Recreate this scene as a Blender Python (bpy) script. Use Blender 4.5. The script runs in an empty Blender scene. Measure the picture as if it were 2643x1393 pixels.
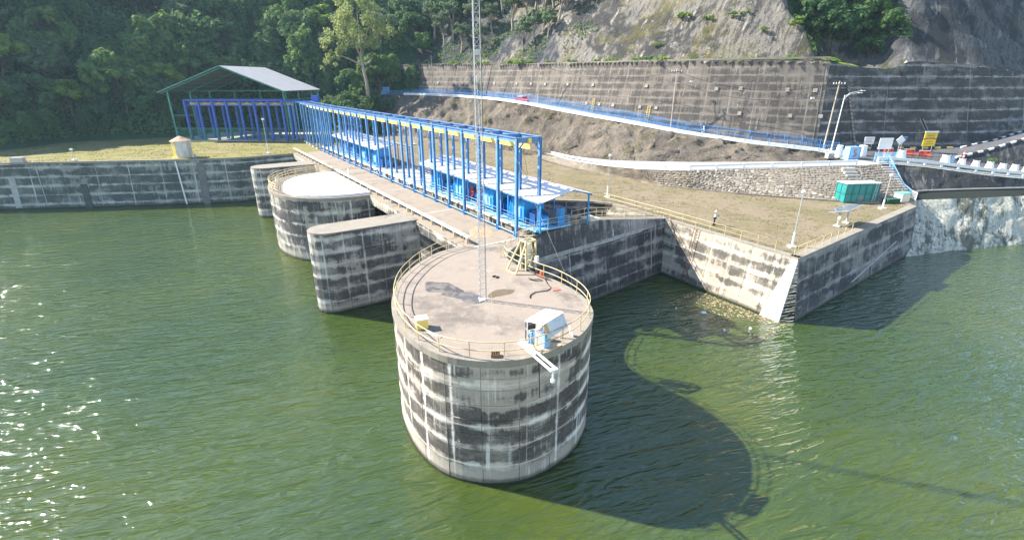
import bpy, math, random
import numpy as np
from mathutils import Vector, Matrix, noise as mnoise

# ------------------------------------------------------------------ camera, sky, sun
scn = bpy.context.scene
COL = scn.collection
random.seed(7)
RNG = np.random.default_rng(11)

cam = bpy.data.objects.new("camera", bpy.data.cameras.new("camera"))
COL.objects.link(cam)
cam.location = (0, 0, 23.75)
cam.rotation_euler = (math.radians(90 - 21.16), math.radians(0.0), 0)
cam.data.sensor_width = 36
cam.data.lens = 36 * 1265 / 2643
cam.data.clip_start = 0.5
cam.data.clip_end = 2000
scn.camera = cam

SUN_DIR = Vector((-0.745, 0.221, 0.629)).normalized()
world = bpy.data.worlds.new("World")
scn.world = world
world.use_nodes = True
wn = world.node_tree
sky = wn.nodes.new("ShaderNodeTexSky")
sky.sky_type = 'NISHITA'
sky.sun_disc = False
sky.sun_elevation = math.asin(SUN_DIR.z)
sky.sun_rotation = math.atan2(SUN_DIR.x, SUN_DIR.y)
sky.dust_density = 0.15
bg = wn.nodes["Background"]
bg.inputs[1].default_value = 0.125
wn.links.new(sky.outputs[0], bg.inputs[0])

sun = bpy.data.objects.new("sun", bpy.data.lights.new("sun", 'SUN'))
COL.objects.link(sun)
sun.data.energy = 5.0
sun.data.angle = math.radians(0.5)
sun.data.color = (1.0, 0.94, 0.84)
sun.rotation_euler = (-SUN_DIR).to_track_quat('-Z', 'Y').to_euler()
sun.location = SUN_DIR * 150

scn.view_settings.view_transform = 'Standard'
scn.view_settings.look = 'None'
scn.view_settings.exposure = 1.48
scn.view_settings.gamma = 1
scn.view_settings.use_curve_mapping = False
scn.render.engine = 'CYCLES'
scn.cycles.use_denoising = True
scn.cycles.max_bounces = 6
scn.cycles.diffuse_bounces = 3
scn.cycles.glossy_bounces = 3
scn.cycles.transmission_bounces = 4
scn.cycles.transparent_max_bounces = 8

# ------------------------------------------------------------------ object helpers
ORG = {}          # world origin of every thing / part, so that meshes can be written in world metres

def tag(o, label=None, cat=None, group=None, kind=None):
    if label: o['label'] = label
    if cat: o['category'] = cat
    if group: o['group'] = group
    if kind: o['kind'] = kind
    return o

def thing(name, label, cat, loc=(0, 0, 0), rz=0.0, group=None):
    o = bpy.data.objects.new(name, None)
    o.empty_display_size = 0.3
    COL.objects.link(o)
    o.location = loc
    o.rotation_euler = (0, 0, rz)
    ORG[o.name] = Vector(loc)
    return tag(o, label, cat, group)

class MB:
    """collects faces of one mesh"""
    def __init__(self):
        self.v = []; self.f = []; self.uv = {}
    def add(self, vs, fs, uvs=None):
        b = len(self.v)
        self.v += [tuple(p) for p in vs]
        for i, f in enumerate(fs):
            if uvs is not None: self.uv[len(self.f)] = uvs[i]
            self.f.append(tuple(b + k for k in f))
    def quad(self, a, b, c, d, uv=None):
        self.add([a, b, c, d], [(0, 1, 2, 3)], [uv] if uv else None)
    def box(self, c, s, rz=0.0, M=None):
        x, y, z = s[0] / 2, s[1] / 2, s[2] / 2
        R = M if M is not None else Matrix.Rotation(rz, 3, 'Z')
        c = Vector(c)
        vs = [c + R @ Vector((i * x, j * y, k * z)) for i in (-1, 1) for j in (-1, 1) for k in (-1, 1)]
        self.add(vs, [(0, 1, 3, 2), (4, 6, 7, 5), (0, 4, 5, 1), (2, 3, 7, 6), (0, 2, 6, 4), (1, 5, 7, 3)])
    def bar(self, p, q, w, h=None, up=(0, 0, 1)):
        p, q = Vector(p), Vector(q); h = h or w
        d = q - p; L = d.length
        if L < 1e-6: return
        d /= L; up = Vector(up)
        if abs(d.dot(up)) > 0.98: up = Vector((0.83, 0.556, 0))
        s = d.cross(up).normalized(); t = s.cross(d)
        M = Matrix((s, d, t)).transposed()
        self.box((p + q) / 2, (w, L, h), M=M)
    def tube(self, pts, r, n=6, cap=True):
        pts = [Vector(p) for p in pts]; m = len(pts); b = len(self.v)
        up = Vector((0.13, 0.07, 1)).normalized()
        for i, p in enumerate(pts):
            d = (pts[min(i + 1, m - 1)] - pts[max(i - 1, 0)]).normalized()
            u = up if abs(d.dot(up)) < 0.97 else Vector((1, 0, 0))
            s = d.cross(u).normalized(); t = s.cross(d)
            rr = r[i] if isinstance(r, (list, tuple)) else r
            for k in range(n):
                a = 2 * math.pi * k / n
                self.v.append(tuple(p + s * (math.cos(a) * rr) + t * (math.sin(a) * rr)))
        for i in range(m - 1):
            for k in range(n):
                k2 = (k + 1) % n
                self.f.append((b + i * n + k, b + i * n + k2, b + (i + 1) * n + k2, b + (i + 1) * n + k))
        if cap:
            self.f.append(tuple(b + k for k in range(n))[::-1]); self.f.append(tuple(b + (m - 1) * n + k for k in range(n)))
    def lathe(self, c, prof, n=16, axis=None):
        b = len(self.v); c = Vector(c); M = axis or Matrix.Identity(3)
        for r, z in prof:
            for k in range(n):
                a = 2 * math.pi * k / n
                self.v.append(tuple(c + M @ Vector((r * math.cos(a), r * math.sin(a), z))))
        m = len(prof)
        for i in range(m - 1):
            for k in range(n):
                k2 = (k + 1) % n
                self.f.append((b + i * n + k, b + i * n + k2, b + (i + 1) * n + k2, b + (i + 1) * n + k))
        self.f.append(tuple(b + k for k in range(n))[::-1]); self.f.append(tuple(b + (m - 1) * n + k for k in range(n)))
    def prism(self, poly, z0, z1):
        n = len(poly)
        self.add([(x, y, z0) for x, y in poly] + [(x, y, z1) for x, y in poly],
                 [tuple(range(n))[::-1], tuple(range(n, 2 * n))] + [(i, (i + 1) % n, n + (i + 1) % n, n + i) for i in range(n)])
    def extrude(self, poly, d):
        """poly: 3-D polygon, d: offset vector"""
        n = len(poly); d = Vector(d)
        self.add([Vector(p) for p in poly] + [Vector(p) + d for p in poly],
                 [tuple(range(n))[::-1], tuple(range(n, 2 * n))] + [(i, (i + 1) % n, n + (i + 1) % n, n + i) for i in range(n)])
    def mesh(self, name, m=None, off=Vector((0, 0, 0)), smooth=False):
        me = bpy.data.meshes.new(name)
        ox, oy, oz = off
        me.from_pydata([(x - ox, y - oy, z - oz) for x, y, z in self.v], [], self.f)
        if self.uv:
            l = me.uv_layers.new(name="UVMap")
            for i, p in enumerate(me.polygons):
                u = self.uv.get(i)
                if u:
                    for k, li in enumerate(p.loop_indices): l.data[li].uv = u[k]
        if m: me.materials.append(m)
        if smooth:
            for p in me.polygons: p.use_smooth = True
        me.update()
        return me

def link(name, me, parent=None, loc=None):
    o = bpy.data.objects.new(name, me)
    COL.objects.link(o)
    if parent is not None: o.parent = parent
    if loc is not None: o.location = loc
    return o

def obj(name, mb, m, parent=None, local=False, smooth=False, at=None):
    """one mesh object; vertices are in world metres unless local"""
    base = ORG.get(parent.name, Vector((0, 0, 0))) if parent is not None else Vector((0, 0, 0))
    if local:
        o = link(name, mb.mesh(name, m, smooth=smooth), parent)
        ORG[o.name] = base
        return o
    at = Vector(at) if at is not None else base
    o = link(name, mb.mesh(name, m, at, smooth), parent, at - base)
    ORG[o.name] = at
    return o

def put(name, me, parent, p, rz=0.0):
    """a part that shares mesh data, at world point p"""
    base = ORG.get(parent.name, Vector((0, 0, 0)))
    o = link(name, me, parent, Vector(p) - base)
    o.rotation_euler = (0, 0, rz)
    return o

def copy_tree(o, parent=None):
    c = o.copy(); COL.objects.link(c)
    if parent is not None: c.parent = parent
    for ch in o.children: copy_tree(ch, c)
    return c

# the dam's own axes: u runs along the gate gantry away from the tower, v to the right of it
UX, UY = math.cos(math.radians(123.8)), math.sin(math.radians(123.8))
VX, VY = UY, -UX
RU = math.radians(123.8)
def W(u, v, z=0.0): return Vector((0.45 + UX * u + VX * v, 47.4 + UY * u + VY * v, z))
def W2(u, v): p = W(u, v); return (p.x, p.y)

def catmull(pts, step=0.5, closed=False):
    P = [Vector((*p, 0.0)) if len(p) == 2 else Vector(p) for p in pts]; out = []
    n = len(P)
    rng = range(n if closed else n - 1)
    for i in rng:
        p0 = P[(i - 1) % n] if closed or i > 0 else P[0] * 2 - P[1]
        p1, p2 = P[i], P[(i + 1) % n]
        p3 = P[(i + 2) % n] if closed or i + 2 < n else P[-1] * 2 - P[-2]
        k = max(1, int((p2 - p1).length / step))
        for j in range(k):
            t = j / k
            out.append(0.5 * ((2 * p1) + (p2 - p0) * t + (2 * p0 - 5 * p1 + 4 * p2 - p3) * t * t + (3 * p1 - p0 - 3 * p2 + p3) * t ** 3))
    if not closed: out.append(P[-1].copy())
    return out

class Path:
    """polyline with arc length; outward side is on the right of the direction of travel"""
    def __init__(self, pts):
        self.p = [Vector((p[0], p[1], p[2] if len(p) > 2 else 0.0)) for p in pts]
        self.s = [0.0]
        for a, b in zip(self.p, self.p[1:]): self.s.append(self.s[-1] + (b - a).to_2d().length)
        self.L = self.s[-1]
        ts = []
        for i in range(len(self.p)):
            a = self.p[max(i - 1, 0)]; b = self.p[min(i + 1, len(self.p) - 1)]
            d = (b - a).to_2d().normalized(); ts.append(Vector((d.y, -d.x, 0.0)))
        self.n = ts
    def at(self, s):
        s = min(max(s, 0), self.L)
        lo, hi = 0, len(self.s) - 1
        while hi - lo > 1:
            m = (lo + hi) // 2
            if self.s[m] <= s: lo = m
            else: hi = m
        d = self.s[hi] - self.s[lo]; t = (s - self.s[lo]) / d if d > 0 else 0
        p = self.p[lo].lerp(self.p[hi], t); n = (self.n[lo].lerp(self.n[hi], t)).normalized()
        return p, n
# ------------------------------------------------------------------ materials
class NT:
    def __init__(self, name, rough=0.85, metal=0.0, spec=0.3):
        self.m = bpy.data.materials.new(name); self.m.use_nodes = True
        self.t = self.m.node_tree; self.b = self.t.nodes["Principled BSDF"]
        self.b.inputs["Roughness"].default_value = rough
        self.b.inputs["Metallic"].default_value = metal
        self.b.inputs["Specular IOR Level"].default_value = spec
    def n(self, kind, **kw):
        x = self.t.nodes.new(kind)
        for k, v in kw.items(): setattr(x, k, v)
        return x
    def set(self, sock, v):
        if hasattr(v, "is_output"): self.t.links.new(v, sock)
        elif isinstance(v, (tuple, list)) and len(v) == 3 and sock.type == 'RGBA': sock.default_value = (*v, 1)
        else: sock.default_value = v
    def math(self, op, a, b=0.0, c=0.0, clamp=False):
        x = self.n("ShaderNodeMath", operation=op, use_clamp=clamp)
        self.set(x.inputs[0], a); self.set(x.inputs[1], b); self.set(x.inputs[2], c)
        return x.outputs[0]
    def sm(self, v, lo, hi, a=0.0, b=1.0):
        x = self.n("ShaderNodeMapRange", interpolation_type='SMOOTHSTEP')
        for i, q in enumerate((v, lo, hi, a, b)): self.set(x.inputs[i], q)
        return x.outputs[0]
    def mix(self, f, a, b, mode='MIX'):
        x = self.n("ShaderNodeMix", data_type='RGBA', blend_type=mode)
        self.set(x.inputs[0], f); self.set(x.inputs[6], a); self.set(x.inputs[7], b)
        return x.outputs[2]
    def vec(self, x=0.0, y=0.0, z=0.0):
        c = self.n("ShaderNodeCombineXYZ")
        for i, q in enumerate((x, y, z)): self.set(c.inputs[i], q)
        return c.outputs[0]
    def sep(self, v):
        s = self.n("ShaderNodeSeparateXYZ"); self.set(s.inputs[0], v); return s.outputs
    def pos(self): return self.n("ShaderNodeNewGeometry").outputs["Position"]
    def uv(self): return self.n("ShaderNodeUVMap", uv_map="UVMap").outputs[0]
    def rnd(self): return self.n("ShaderNodeObjectInfo").outputs["Random"]
    def scale(self, v, s):
        x = self.n("ShaderNodeVectorMath", operation='MULTIPLY'); self.set(x.inputs[0], v); x.inputs[1].default_value = s if isinstance(s, tuple) else (s, s, s)
        return x.outputs[0]
    def noise(self, v, s=1.0, detail=4.0, rough=0.55, dist=0.0):
        x = self.n("ShaderNodeTexNoise"); self.set(x.inputs["Vector"], self.scale(v, s))
        x.inputs["Scale"].default_value = 1.0; x.inputs["Detail"].default_value = detail; x.inputs["Roughness"].default_value = rough; x.inputs["Distortion"].default_value = dist
        return x.outputs["Fac"]
    def voro(self, v, s=1.0, feature='F1', out="Distance"):
        x = self.n("ShaderNodeTexVoronoi", feature=feature); self.set(x.inputs["Vector"], self.scale(v, s)); x.inputs["Scale"].default_value = 1.0
        return x.outputs[out]
    def bump(self, h, strength=0.3, dist=0.05):
        x = self.n("ShaderNodeBump"); x.inputs["Strength"].default_value = strength; x.inputs["Distance"].default_value = dist
        self.set(x.inputs["Height"], h); self.t.links.new(x.outputs[0], self.b.inputs["Normal"])
    def col(self, c): self.set(self.b.inputs["Base Color"], c); return self.m

def concrete(name, light=(.34, .31, .27), dark=(.035, .034, .036), amt=0.5, lift=1.5, off=0.0, bay=2.2, white=0.5, clean=1.2, streak=0.5, seed=0.0, topz=None, wcol=(.62, .60, .57), line=.5, veil=.35, drip=.3, band=.6, lw0=.02):
    """weathered lake concrete in metres of wall: dark algae in the panel middles, pale seepage along the joints"""
    k = NT(name, 0.9)
    u, v, _ = k.sep(k.uv())
    P = k.vec(u, v, seed)
    n1 = k.noise(P, (.16, .22, 1), 3)
    n2 = k.noise(P, (.8, 1.1, 1), 7, .62)
    st = k.noise(P, (1.5, .10, 1), 5, .6)
    hs = k.noise(P, (.12, 1.5, 1), 5, .6)
    fn = k.noise(P, (5, 5, 1), 6, .65)
    jd = k.math('MULTIPLY', k.math('ABSOLUTE', k.math('SUBTRACT', k.math('FRACT', k.math('ADD', k.math('DIVIDE', k.math('SUBTRACT', v, off), lift), 100.5)), .5)), lift)
    vd = k.math('MULTIPLY', k.math('ABSOLUTE', k.math('SUBTRACT', k.math('FRACT', k.math('ADD', k.math('DIVIDE', u, bay), 100.5)), .5)), bay)
    # darkness field
    d = k.math('MULTIPLY', n1, 1.35)
    d = k.math('ADD', d, k.math('MULTIPLY', n2, .75))
    d = k.math('ADD', d, k.math('MULTIPLY', st, streak * .6))
    st2 = k.noise(P, (4.2, .32, 1), 4, .6)
    d = k.math('ADD', d, k.math('MULTIPLY', k.math('ADD', hs, st2), .40))
    d = k.math('ADD', d, k.math('MULTIPLY', k.sm(k.math('ADD', jd, k.math('MULTIPLY', k.math('SUBTRACT', n1, .5), .8)), 0, .55), .15))
    d = k.math('ADD', d, k.math('MULTIPLY', k.sm(vd, 0, .4), .07))
    d = k.math('ADD', d, k.math('MULTIPLY', k.math('SUBTRACT', k.rnd(), .5), .12))
    mean = 1.245 + streak * .3 + .13 + .20
    th = mean + .10 * (1 - 2 * amt) * 2.2
    dk = k.sm(d, th - .10, th + .07)
    dk = k.math('MULTIPLY', dk, k.sm(k.math('ADD', v, k.math('MULTIPLY', k.math('ADD', n2, st2), .9)), clean, clean + .9))
    dk = k.math('MULTIPLY', dk, k.sm(fn, .25, .42, .55, 1.0))
    base = k.mix(k.sm(n2, .3, .7), tuple(c * .72 for c in light), light)
    base = k.mix(k.math('MULTIPLY', k.sm(st, .42, .72), .55), base, tuple(c * .5 for c in light))
    base = k.mix(k.math('MULTIPLY', k.sm(fn, .35, .75), .35), base, tuple(min(1, c * 1.25) for c in light))
    tone = k.math('MULTIPLY', k.math('SUBTRACT', k.rnd(), .5), .25)
    base = k.mix(k.math('ADD', .5, tone), tuple(c * .7 for c in light), base)
    dcol = k.mix(k.sm(fn, .3, .8), dark, tuple(c * 2.2 for c in dark))
    vl = k.noise(P, (.30, .42, 1), 6, .68, .3)
    c = k.mix(k.math('MULTIPLY', dk, k.sm(vl, .36, .70, .98, .70)), base, dcol)
    c = k.mix(k.math('MULTIPLY', k.sm(vl, .50, .70), veil), c, tuple(min(1, q * 1.15) for q in light))
    bd = k.math('MULTIPLY', k.sm(k.math('ADD', jd, k.math('MULTIPLY', k.math('SUBTRACT', n2, .5), .9)), .40, .16), k.sm(k.noise(P, (.30, .42, 1), 5, .66, .6), .46, .60))
    c = k.mix(k.math('MULTIPLY', bd, band), c, tuple(min(1, q * 1.30) for q in light))
    dr = k.math('MULTIPLY', k.sm(k.noise(P, (3.4, .22, 1), 5, .6), .55, .68), k.sm(k.noise(P, (.3, .45, 1), 3), .46, .60))
    c = k.mix(k.math('MULTIPLY', dr, drip), c, wcol)
    # white seepage: runs below joints and at some vertical joints
    w1 = k.math('MULTIPLY', k.sm(k.noise(P, (.35, .25, 1), 5, .65), .60 - .12 * white, .68 - .12 * white), k.sm(k.math('ADD', jd, k.math('MULTIPLY', n2, .5)), .62, .2))
    w2 = k.math('MULTIPLY', k.sm(k.noise(P, (.22, .08, 1), 4, .6), .58 - .10 * white, .64 - .10 * white), k.sm(k.math('ADD', vd, k.math('MULTIPLY', n2, .32)), .32, .14))
    w3 = k.math('MULTIPLY', k.sm(k.noise(P, (2.2, .16, 1), 6, .7), .66 - .05 * white, .74), k.sm(n1, .45, .6))
    w = k.math('MAXIMUM', k.math('MAXIMUM', w1, w2), k.math('MULTIPLY', w3, .7))
    w = k.math('MULTIPLY', w, min(1.0, white * 1.6))
    c = k.mix(k.math('MULTIPLY', w, .9), c, wcol)
    # fine joint lines and form tie spots
    lw = k.math('ADD', lw0, k.math('MULTIPLY', k.sm(n2, .4, .7), .09 * line))
    ln = k.math('MAXIMUM', k.sm(k.math('SUBTRACT', jd, lw), .03, 0), k.math('MULTIPLY', k.sm(k.math('SUBTRACT', vd, k.math('MULTIPLY', lw, .6)), .02, 0), .7))
    c = k.mix(k.math('MULTIPLY', ln, k.sm(k.noise(P, (.5, .9, 1), 5, .7), .38, .60, .15, .55 + .4 * line)), c, tuple(min(1, q * 1.4) for q in light))
    sp = k.voro(P, (1.1, 1.1, 1)); c = k.mix(k.math('MULTIPLY', k.sm(sp, .075, .045), k.sm(k.noise(P, .7, 2), .5, .6)), c, wcol)
    # wet line at the water
    c = k.mix(k.math('MULTIPLY', k.sm(k.math('SUBTRACT', v, k.math('MULTIPLY', n2, .5)), .34, .02), .8), c, (.075, .07, .045))
    c = k.mix(k.sm(k.math('SUBTRACT', v, k.math('MULTIPLY', fn, .25)), .12, .0), c, (.022, .026, .018))
    k.col(c)
    k.bump(k.math('ADD', k.math('MULTIPLY', n2, .6), fn), .5, .03)
    return k.m

def plain(name, c, rough=.6, metal=0.0, var=.18, s=1.5, dirt=None, damt=.3, spec=.4, streak=False):
    k = NT(name, rough, metal, spec); p = k.pos()
    n = k.noise(p, s, 5, .6)
    cc = k.mix(k.sm(n, .3, .72), tuple(q * (1 - var) for q in c), tuple(min(1, q * (1 + var)) for q in c))
    if dirt:
        m = k.noise(p, (2.5, 2.5, .4) if streak else (1.3, 1.3, 1.3), 6, .7)
        cc = k.mix(k.math('MULTIPLY', k.sm(m, .52, .70), damt), cc, dirt)
    k.col(cc)
    return k.m

def deck(name, c=(.335, .275, .222), dk=(.105, .093, .083), amt=.5, seed=0.0, pale=(.45, .40, .345)):
    k = NT(name, .92, 0, .2); x, y, z = k.sep(k.pos()); P = k.vec(x, y, seed)
    n1 = k.noise(P, .22, 4, .6, .4); n2 = k.noise(P, 1.3, 7, .65); n3 = k.noise(P, 7, 6, .7)
    cc = k.mix(k.sm(n1, .35, .65), tuple(q * .8 for q in c), c)
    cc = k.mix(k.math('MULTIPLY', k.sm(n2, .45, .85), .6), cc, pale)
    d = k.math('ADD', k.math('MULTIPLY', n1, .9), k.math('ADD', k.math('MULTIPLY', n2, .5), k.math('MULTIPLY', n3, .25)))
    cc = k.mix(k.math('MULTIPLY', k.sm(d, .94 - .22 * amt, 1.24 - .22 * amt), .8), cc, dk)
    cc = k.mix(k.math('MULTIPLY', k.sm(n3, .55, .7), .25), cc, tuple(q * .6 for q in c))
    k.col(cc); k.bump(n3, .35, .02)
    return k.m

M = {}
M['tower'] = concrete('tower_concrete', amt=.57, band=.75, dark=(.048, .042, .038), lift=1.46, off=.05, bay=2.3, white=.85, drip=.6, clean=1.9, streak=.5, seed=1.3, light=(.47, .41, .34), wcol=(.79, .75, .69))
M['pier'] = concrete('pier_concrete', amt=.52, band=.8, dark=(.042, .040, .042), lift=1.4, off=.0, bay=2.1, white=.45, clean=1.5, streak=.4, seed=5.1, light=(.42, .39, .345), wcol=(.7, .68, .65))
M['drum'] = concrete('drum_concrete', amt=.66, lift=1.7, off=.2, bay=2.4, white=.75, drip=.8, clean=1.7, streak=1.5, seed=9.7, light=(.42, .385, .32), wcol=(.72, .70, .66))
M['wing'] = concrete('wing_wall_concrete', amt=.82, lift=1.5, off=.0, bay=1.9, white=.32, clean=.7, streak=.5, seed=13.1, light=(.27, .245, .23), dark=(.026, .025, .028))
M['wing_top'] = concrete('wing_wall_top_concrete', amt=.42, lift=3.4, off=6.4, bay=3.8, white=.3, drip=.7, veil=.5, clean=.7, streak=1.6, seed=14.1, light=(.30, .275, .26), dark=(.04, .038, .04))
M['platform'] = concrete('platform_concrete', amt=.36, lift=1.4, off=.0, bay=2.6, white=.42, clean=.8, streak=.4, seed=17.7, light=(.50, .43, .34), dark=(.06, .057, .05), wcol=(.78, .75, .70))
M['platform2'] = concrete('platform_shade_concrete', amt=.52, lift=2.2, off=.0, bay=4.0, white=.25, clean=.8, streak=.6, seed=19.9, light=(.26, .25, .24), dark=(.03, .03, .034))  # copy of the platform concrete with the side wall's shade put into its colour
M['lakewall'] = concrete('lake_wall_concrete', amt=.62, lift=1.75, off=.9, bay=5.9, white=.6, line=1.0, lw0=.05, drip=.45, clean=.5, streak=1.0, seed=23.5, light=(.30, .305, .27), dark=(.045, .052, .046))
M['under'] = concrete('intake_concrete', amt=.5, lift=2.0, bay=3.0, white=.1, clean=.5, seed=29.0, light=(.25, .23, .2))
M['fascia'] = concrete('fascia_concrete', amt=.42, lift=3.0, off=-.4, bay=2.4, white=.3, clean=-5, streak=1.0, seed=31.0, light=(.42, .38, .31))
M['retain'] = concrete('retaining_wall_concrete', amt=.54, lift=1.45, off=.0, bay=4.4, white=.36, line=1.0, lw0=.07, drip=.7, veil=.6, band=.3, clean=-5, streak=2.4, seed=37.0, light=(.195, .166, .137), dark=(.05, .043, .038), wcol=(.42, .375, .32))
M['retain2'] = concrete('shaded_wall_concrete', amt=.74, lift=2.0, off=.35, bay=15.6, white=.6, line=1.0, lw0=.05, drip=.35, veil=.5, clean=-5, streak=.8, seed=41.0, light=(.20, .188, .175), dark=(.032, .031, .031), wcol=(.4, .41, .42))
M['deck'] = deck('deck_concrete', amt=.85, seed=2.0)
M['bridge_deck'] = deck('bridge_deck_concrete', c=(.32, .26, .20), amt=.7, seed=8.0)
M['coping'] = deck('coping_concrete', c=(.30, .265, .215), amt=.6, seed=12.0)
M['pale_concrete'] = deck('pale_concrete', c=(.48, .44, .40), amt=.15, seed=15.0, pale=(.58, .555, .53))
M['white_slab'] = plain('white_paint_slab', (.84, .81, .80), .7, var=.05, s=.6, dirt=(.55, .5, .46), damt=.25)
M['blue'] = plain('blue_steel', (.10, .27, .53), .5, var=.18, s=.8, dirt=(.17, .16, .22), damt=.45, streak=True)
M['blue_beam'] = plain('blue_beam_paint', (.14, .27, .52), .55, var=.18, s=.8, dirt=(.22, .19, .22), damt=.5)
M['hoist'] = plain('hoist_blue_paint', (.015, .26, .64), .35, var=.12, dirt=(.02, .10, .28), damt=.4, spec=.5)
M['hoist_dark'] = plain('hoist_dark_paint', (.01, .07, .24), .45)
M['shed_blue'] = plain('shed_blue_steel', (.04, .11, .44), .5, var=.1)
M['green_steel'] = plain('green_steel', (.06, .24, .19), .5, var=.15)
M['yellow'] = plain('cream_yellow_paint', (.56, .45, .25), .55, var=.1, dirt=(.35, .22, .1), damt=.45)
M['crane_yellow'] = plain('crane_yellow_paint', (.80, .60, .14), .5, var=.1, dirt=(.5, .4, .2), damt=.4)
M['cream'] = plain('cream_beam_paint', (.76, .67, .52), .6, var=.1, dirt=(.42, .32, .2), damt=.5)
M['white'] = plain('white_paint', (.80, .79, .77), .5, var=.05, dirt=(.5, .47, .42), damt=.3)
M['roof'] = plain('white_roof_sheet', (.76, .71, .72), .45, var=.06, s=.7, dirt=(.5, .45, .42), damt=.35)
M['roof_grey'] = plain('grey_roof_sheet', (.40, .39, .40), .5, var=.06, s=.4, dirt=(.3, .29, .29), damt=.3)
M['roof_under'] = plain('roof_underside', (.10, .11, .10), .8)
M['galv'] = plain('galvanised_steel', (.50, .50, .49), .45, .4, var=.12)
M['dark'] = plain('dark_metal', (.03, .03, .032), .6)
M['rust'] = plain('rusty_steel', (.16, .09, .055), .8, var=.3)
M['red'] = plain('red_paint', (.62, .04, .03), .5)
M['orange'] = plain('orange_plastic', (.78, .10, .04), .5)
M['teal'] = plain('teal_container_paint', (.02, .24, .22), .5, var=.12, s=.8, dirt=(.12, .13, .10), damt=.5, streak=True)
M['light_blue'] = plain('light_blue_paint', (.24, .47, .70), .5, var=.1)
M['fence_blue'] = plain('fence_blue_paint', (.10, .30, .62), .5, var=.12)
M['sign_yellow'] = plain('sign_yellow', (.85, .55, .02), .5, var=.06)
M['asphalt'] = plain('asphalt', (.085, .085, .09), .9, var=.2, s=.8, dirt=(.16, .15, .14), damt=.5)
M['road_pale'] = plain('worn_concrete_road', (.36, .34, .33), .9, var=.12, s=.5, dirt=(.22, .21, .2), damt=.4)
M['wood'] = plain('weathered_wood', (.24, .18, .13), .85, var=.2)
M['cable'] = plain('black_cable', (.02, .02, .02), .6)
M['solar'] = plain('solar_cell', (.10, .13, .17), .18, spec=.6, var=.1)
M['skin'] = plain('skin', (.32, .18, .11), .6)
M['cloth_white'] = plain('white_cloth', (.62, .66, .74), .8, var=.06)
M['cloth_dark'] = plain('dark_cloth', (.025, .027, .035), .85)
M['stone'] = None

def water_mat():
    k = NT('lake_water', .05, 0, 1.0)
    k.b.inputs["IOR"].default_value = 1.48
    k.b.inputs['Subsurface Weight'].default_value = .75; k.b.inputs['Subsurface Radius'].default_value = (.7, .9, .5); k.b.inputs['Subsurface Scale'].default_value = .9
    x, y, z = k.sep(k.pos()); P = k.vec(x, y, 0.0)
    n = k.noise(P, .035, 3, .5); n2 = k.noise(P, .18, 4)
    c = k.mix(k.sm(n, .35, .65), (.040, .068, .011), (.066, .088, .011))
    c = k.mix(k.math('MULTIPLY', k.sm(n2, .4, .7), .3), c, (.028, .056, .017))
    k.set(k.b.inputs["Base Color"], c)
    # wind ripples: long crests with sharper small ones riding on them
    a = math.radians(17)
    s = k.math('ADD', k.math('MULTIPLY', x, math.cos(a)), k.math('MULTIPLY', y, math.sin(a)))
    t = k.math('SUBTRACT', k.math('MULTIPLY', y, math.cos(a)), k.math('MULTIPLY', x, math.sin(a)))
    def crest(sx, sy, seed, det, dist):
        q = k.noise(k.vec(k.math('MULTIPLY', s, sx), k.math('MULTIPLY', t, sy), seed), 1.0, det, .5, dist)
        return k.math('SUBTRACT', 1.0, k.math('ABSOLUTE', k.math('MULTIPLY', k.math('SUBTRACT', q, .5), 3.2)))
    h = k.math('MULTIPLY', crest(.22, .95, 0.0, 2, .5), .55)
    h = k.math('ADD', h, k.math('MULTIPLY', crest(.55, 1.9, 4.0, 2, .8), .22))
    h = k.math('ADD', h, k.math('MULTIPLY', k.noise(k.vec(s, k.math('MULTIPLY', t, 1.6), 9.0), 2.6, 2, .5), .13))
    big = k.noise(P, .07, 3)
    h = k.math('MULTIPLY', h, k.sm(big, .3, .7, .8, 1.08))
    k.bump(h, 1.0, .29)
    return k.m
M['water'] = water_mat()

def grass_mat(name, a, b, c, seed=0.0, sc=1.0):
    k = NT(name, .95, 0, .1); x, y, z = k.sep(k.pos()); P = k.vec(x, y, seed)
    n1 = k.noise(P, .10 * sc, 5, .6, .5); n2 = k.noise(P, .9 * sc, 8, .7); n3 = k.noise(P, 5 * sc, 6, .75)
    cc = k.mix(k.sm(k.math('ADD', n1, k.math('MULTIPLY', k.math('SUBTRACT', n2, .5), .8)), .38, .62), a, b)
    cc = k.mix(k.math('MULTIPLY', k.sm(n2, .50, .66), .8), cc, c)
    cc = k.mix(k.math('MULTIPLY', k.sm(n3, .45, .62), .65), cc, tuple(q * .42 for q in a))
    n4 = k.noise(P, 1.8, 8, .78); cc = k.mix(k.math('MULTIPLY', k.sm(n4, .56, .66), .6), cc, tuple(min(1, q * 1.5) for q in b))
    k.col(cc); k.bump(n3, .8, .08)
    return k.m
M['lawn'] = grass_mat('dry_lawn', (.225, .205, .065), (.27, .225, .115), (.135, .155, .032), 1.0)
M['scrub'] = grass_mat('gravelly_grass', (.255, .205, .140), (.205, .172, .098), (.125, .122, .045), 6.0, 1.2)

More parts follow.
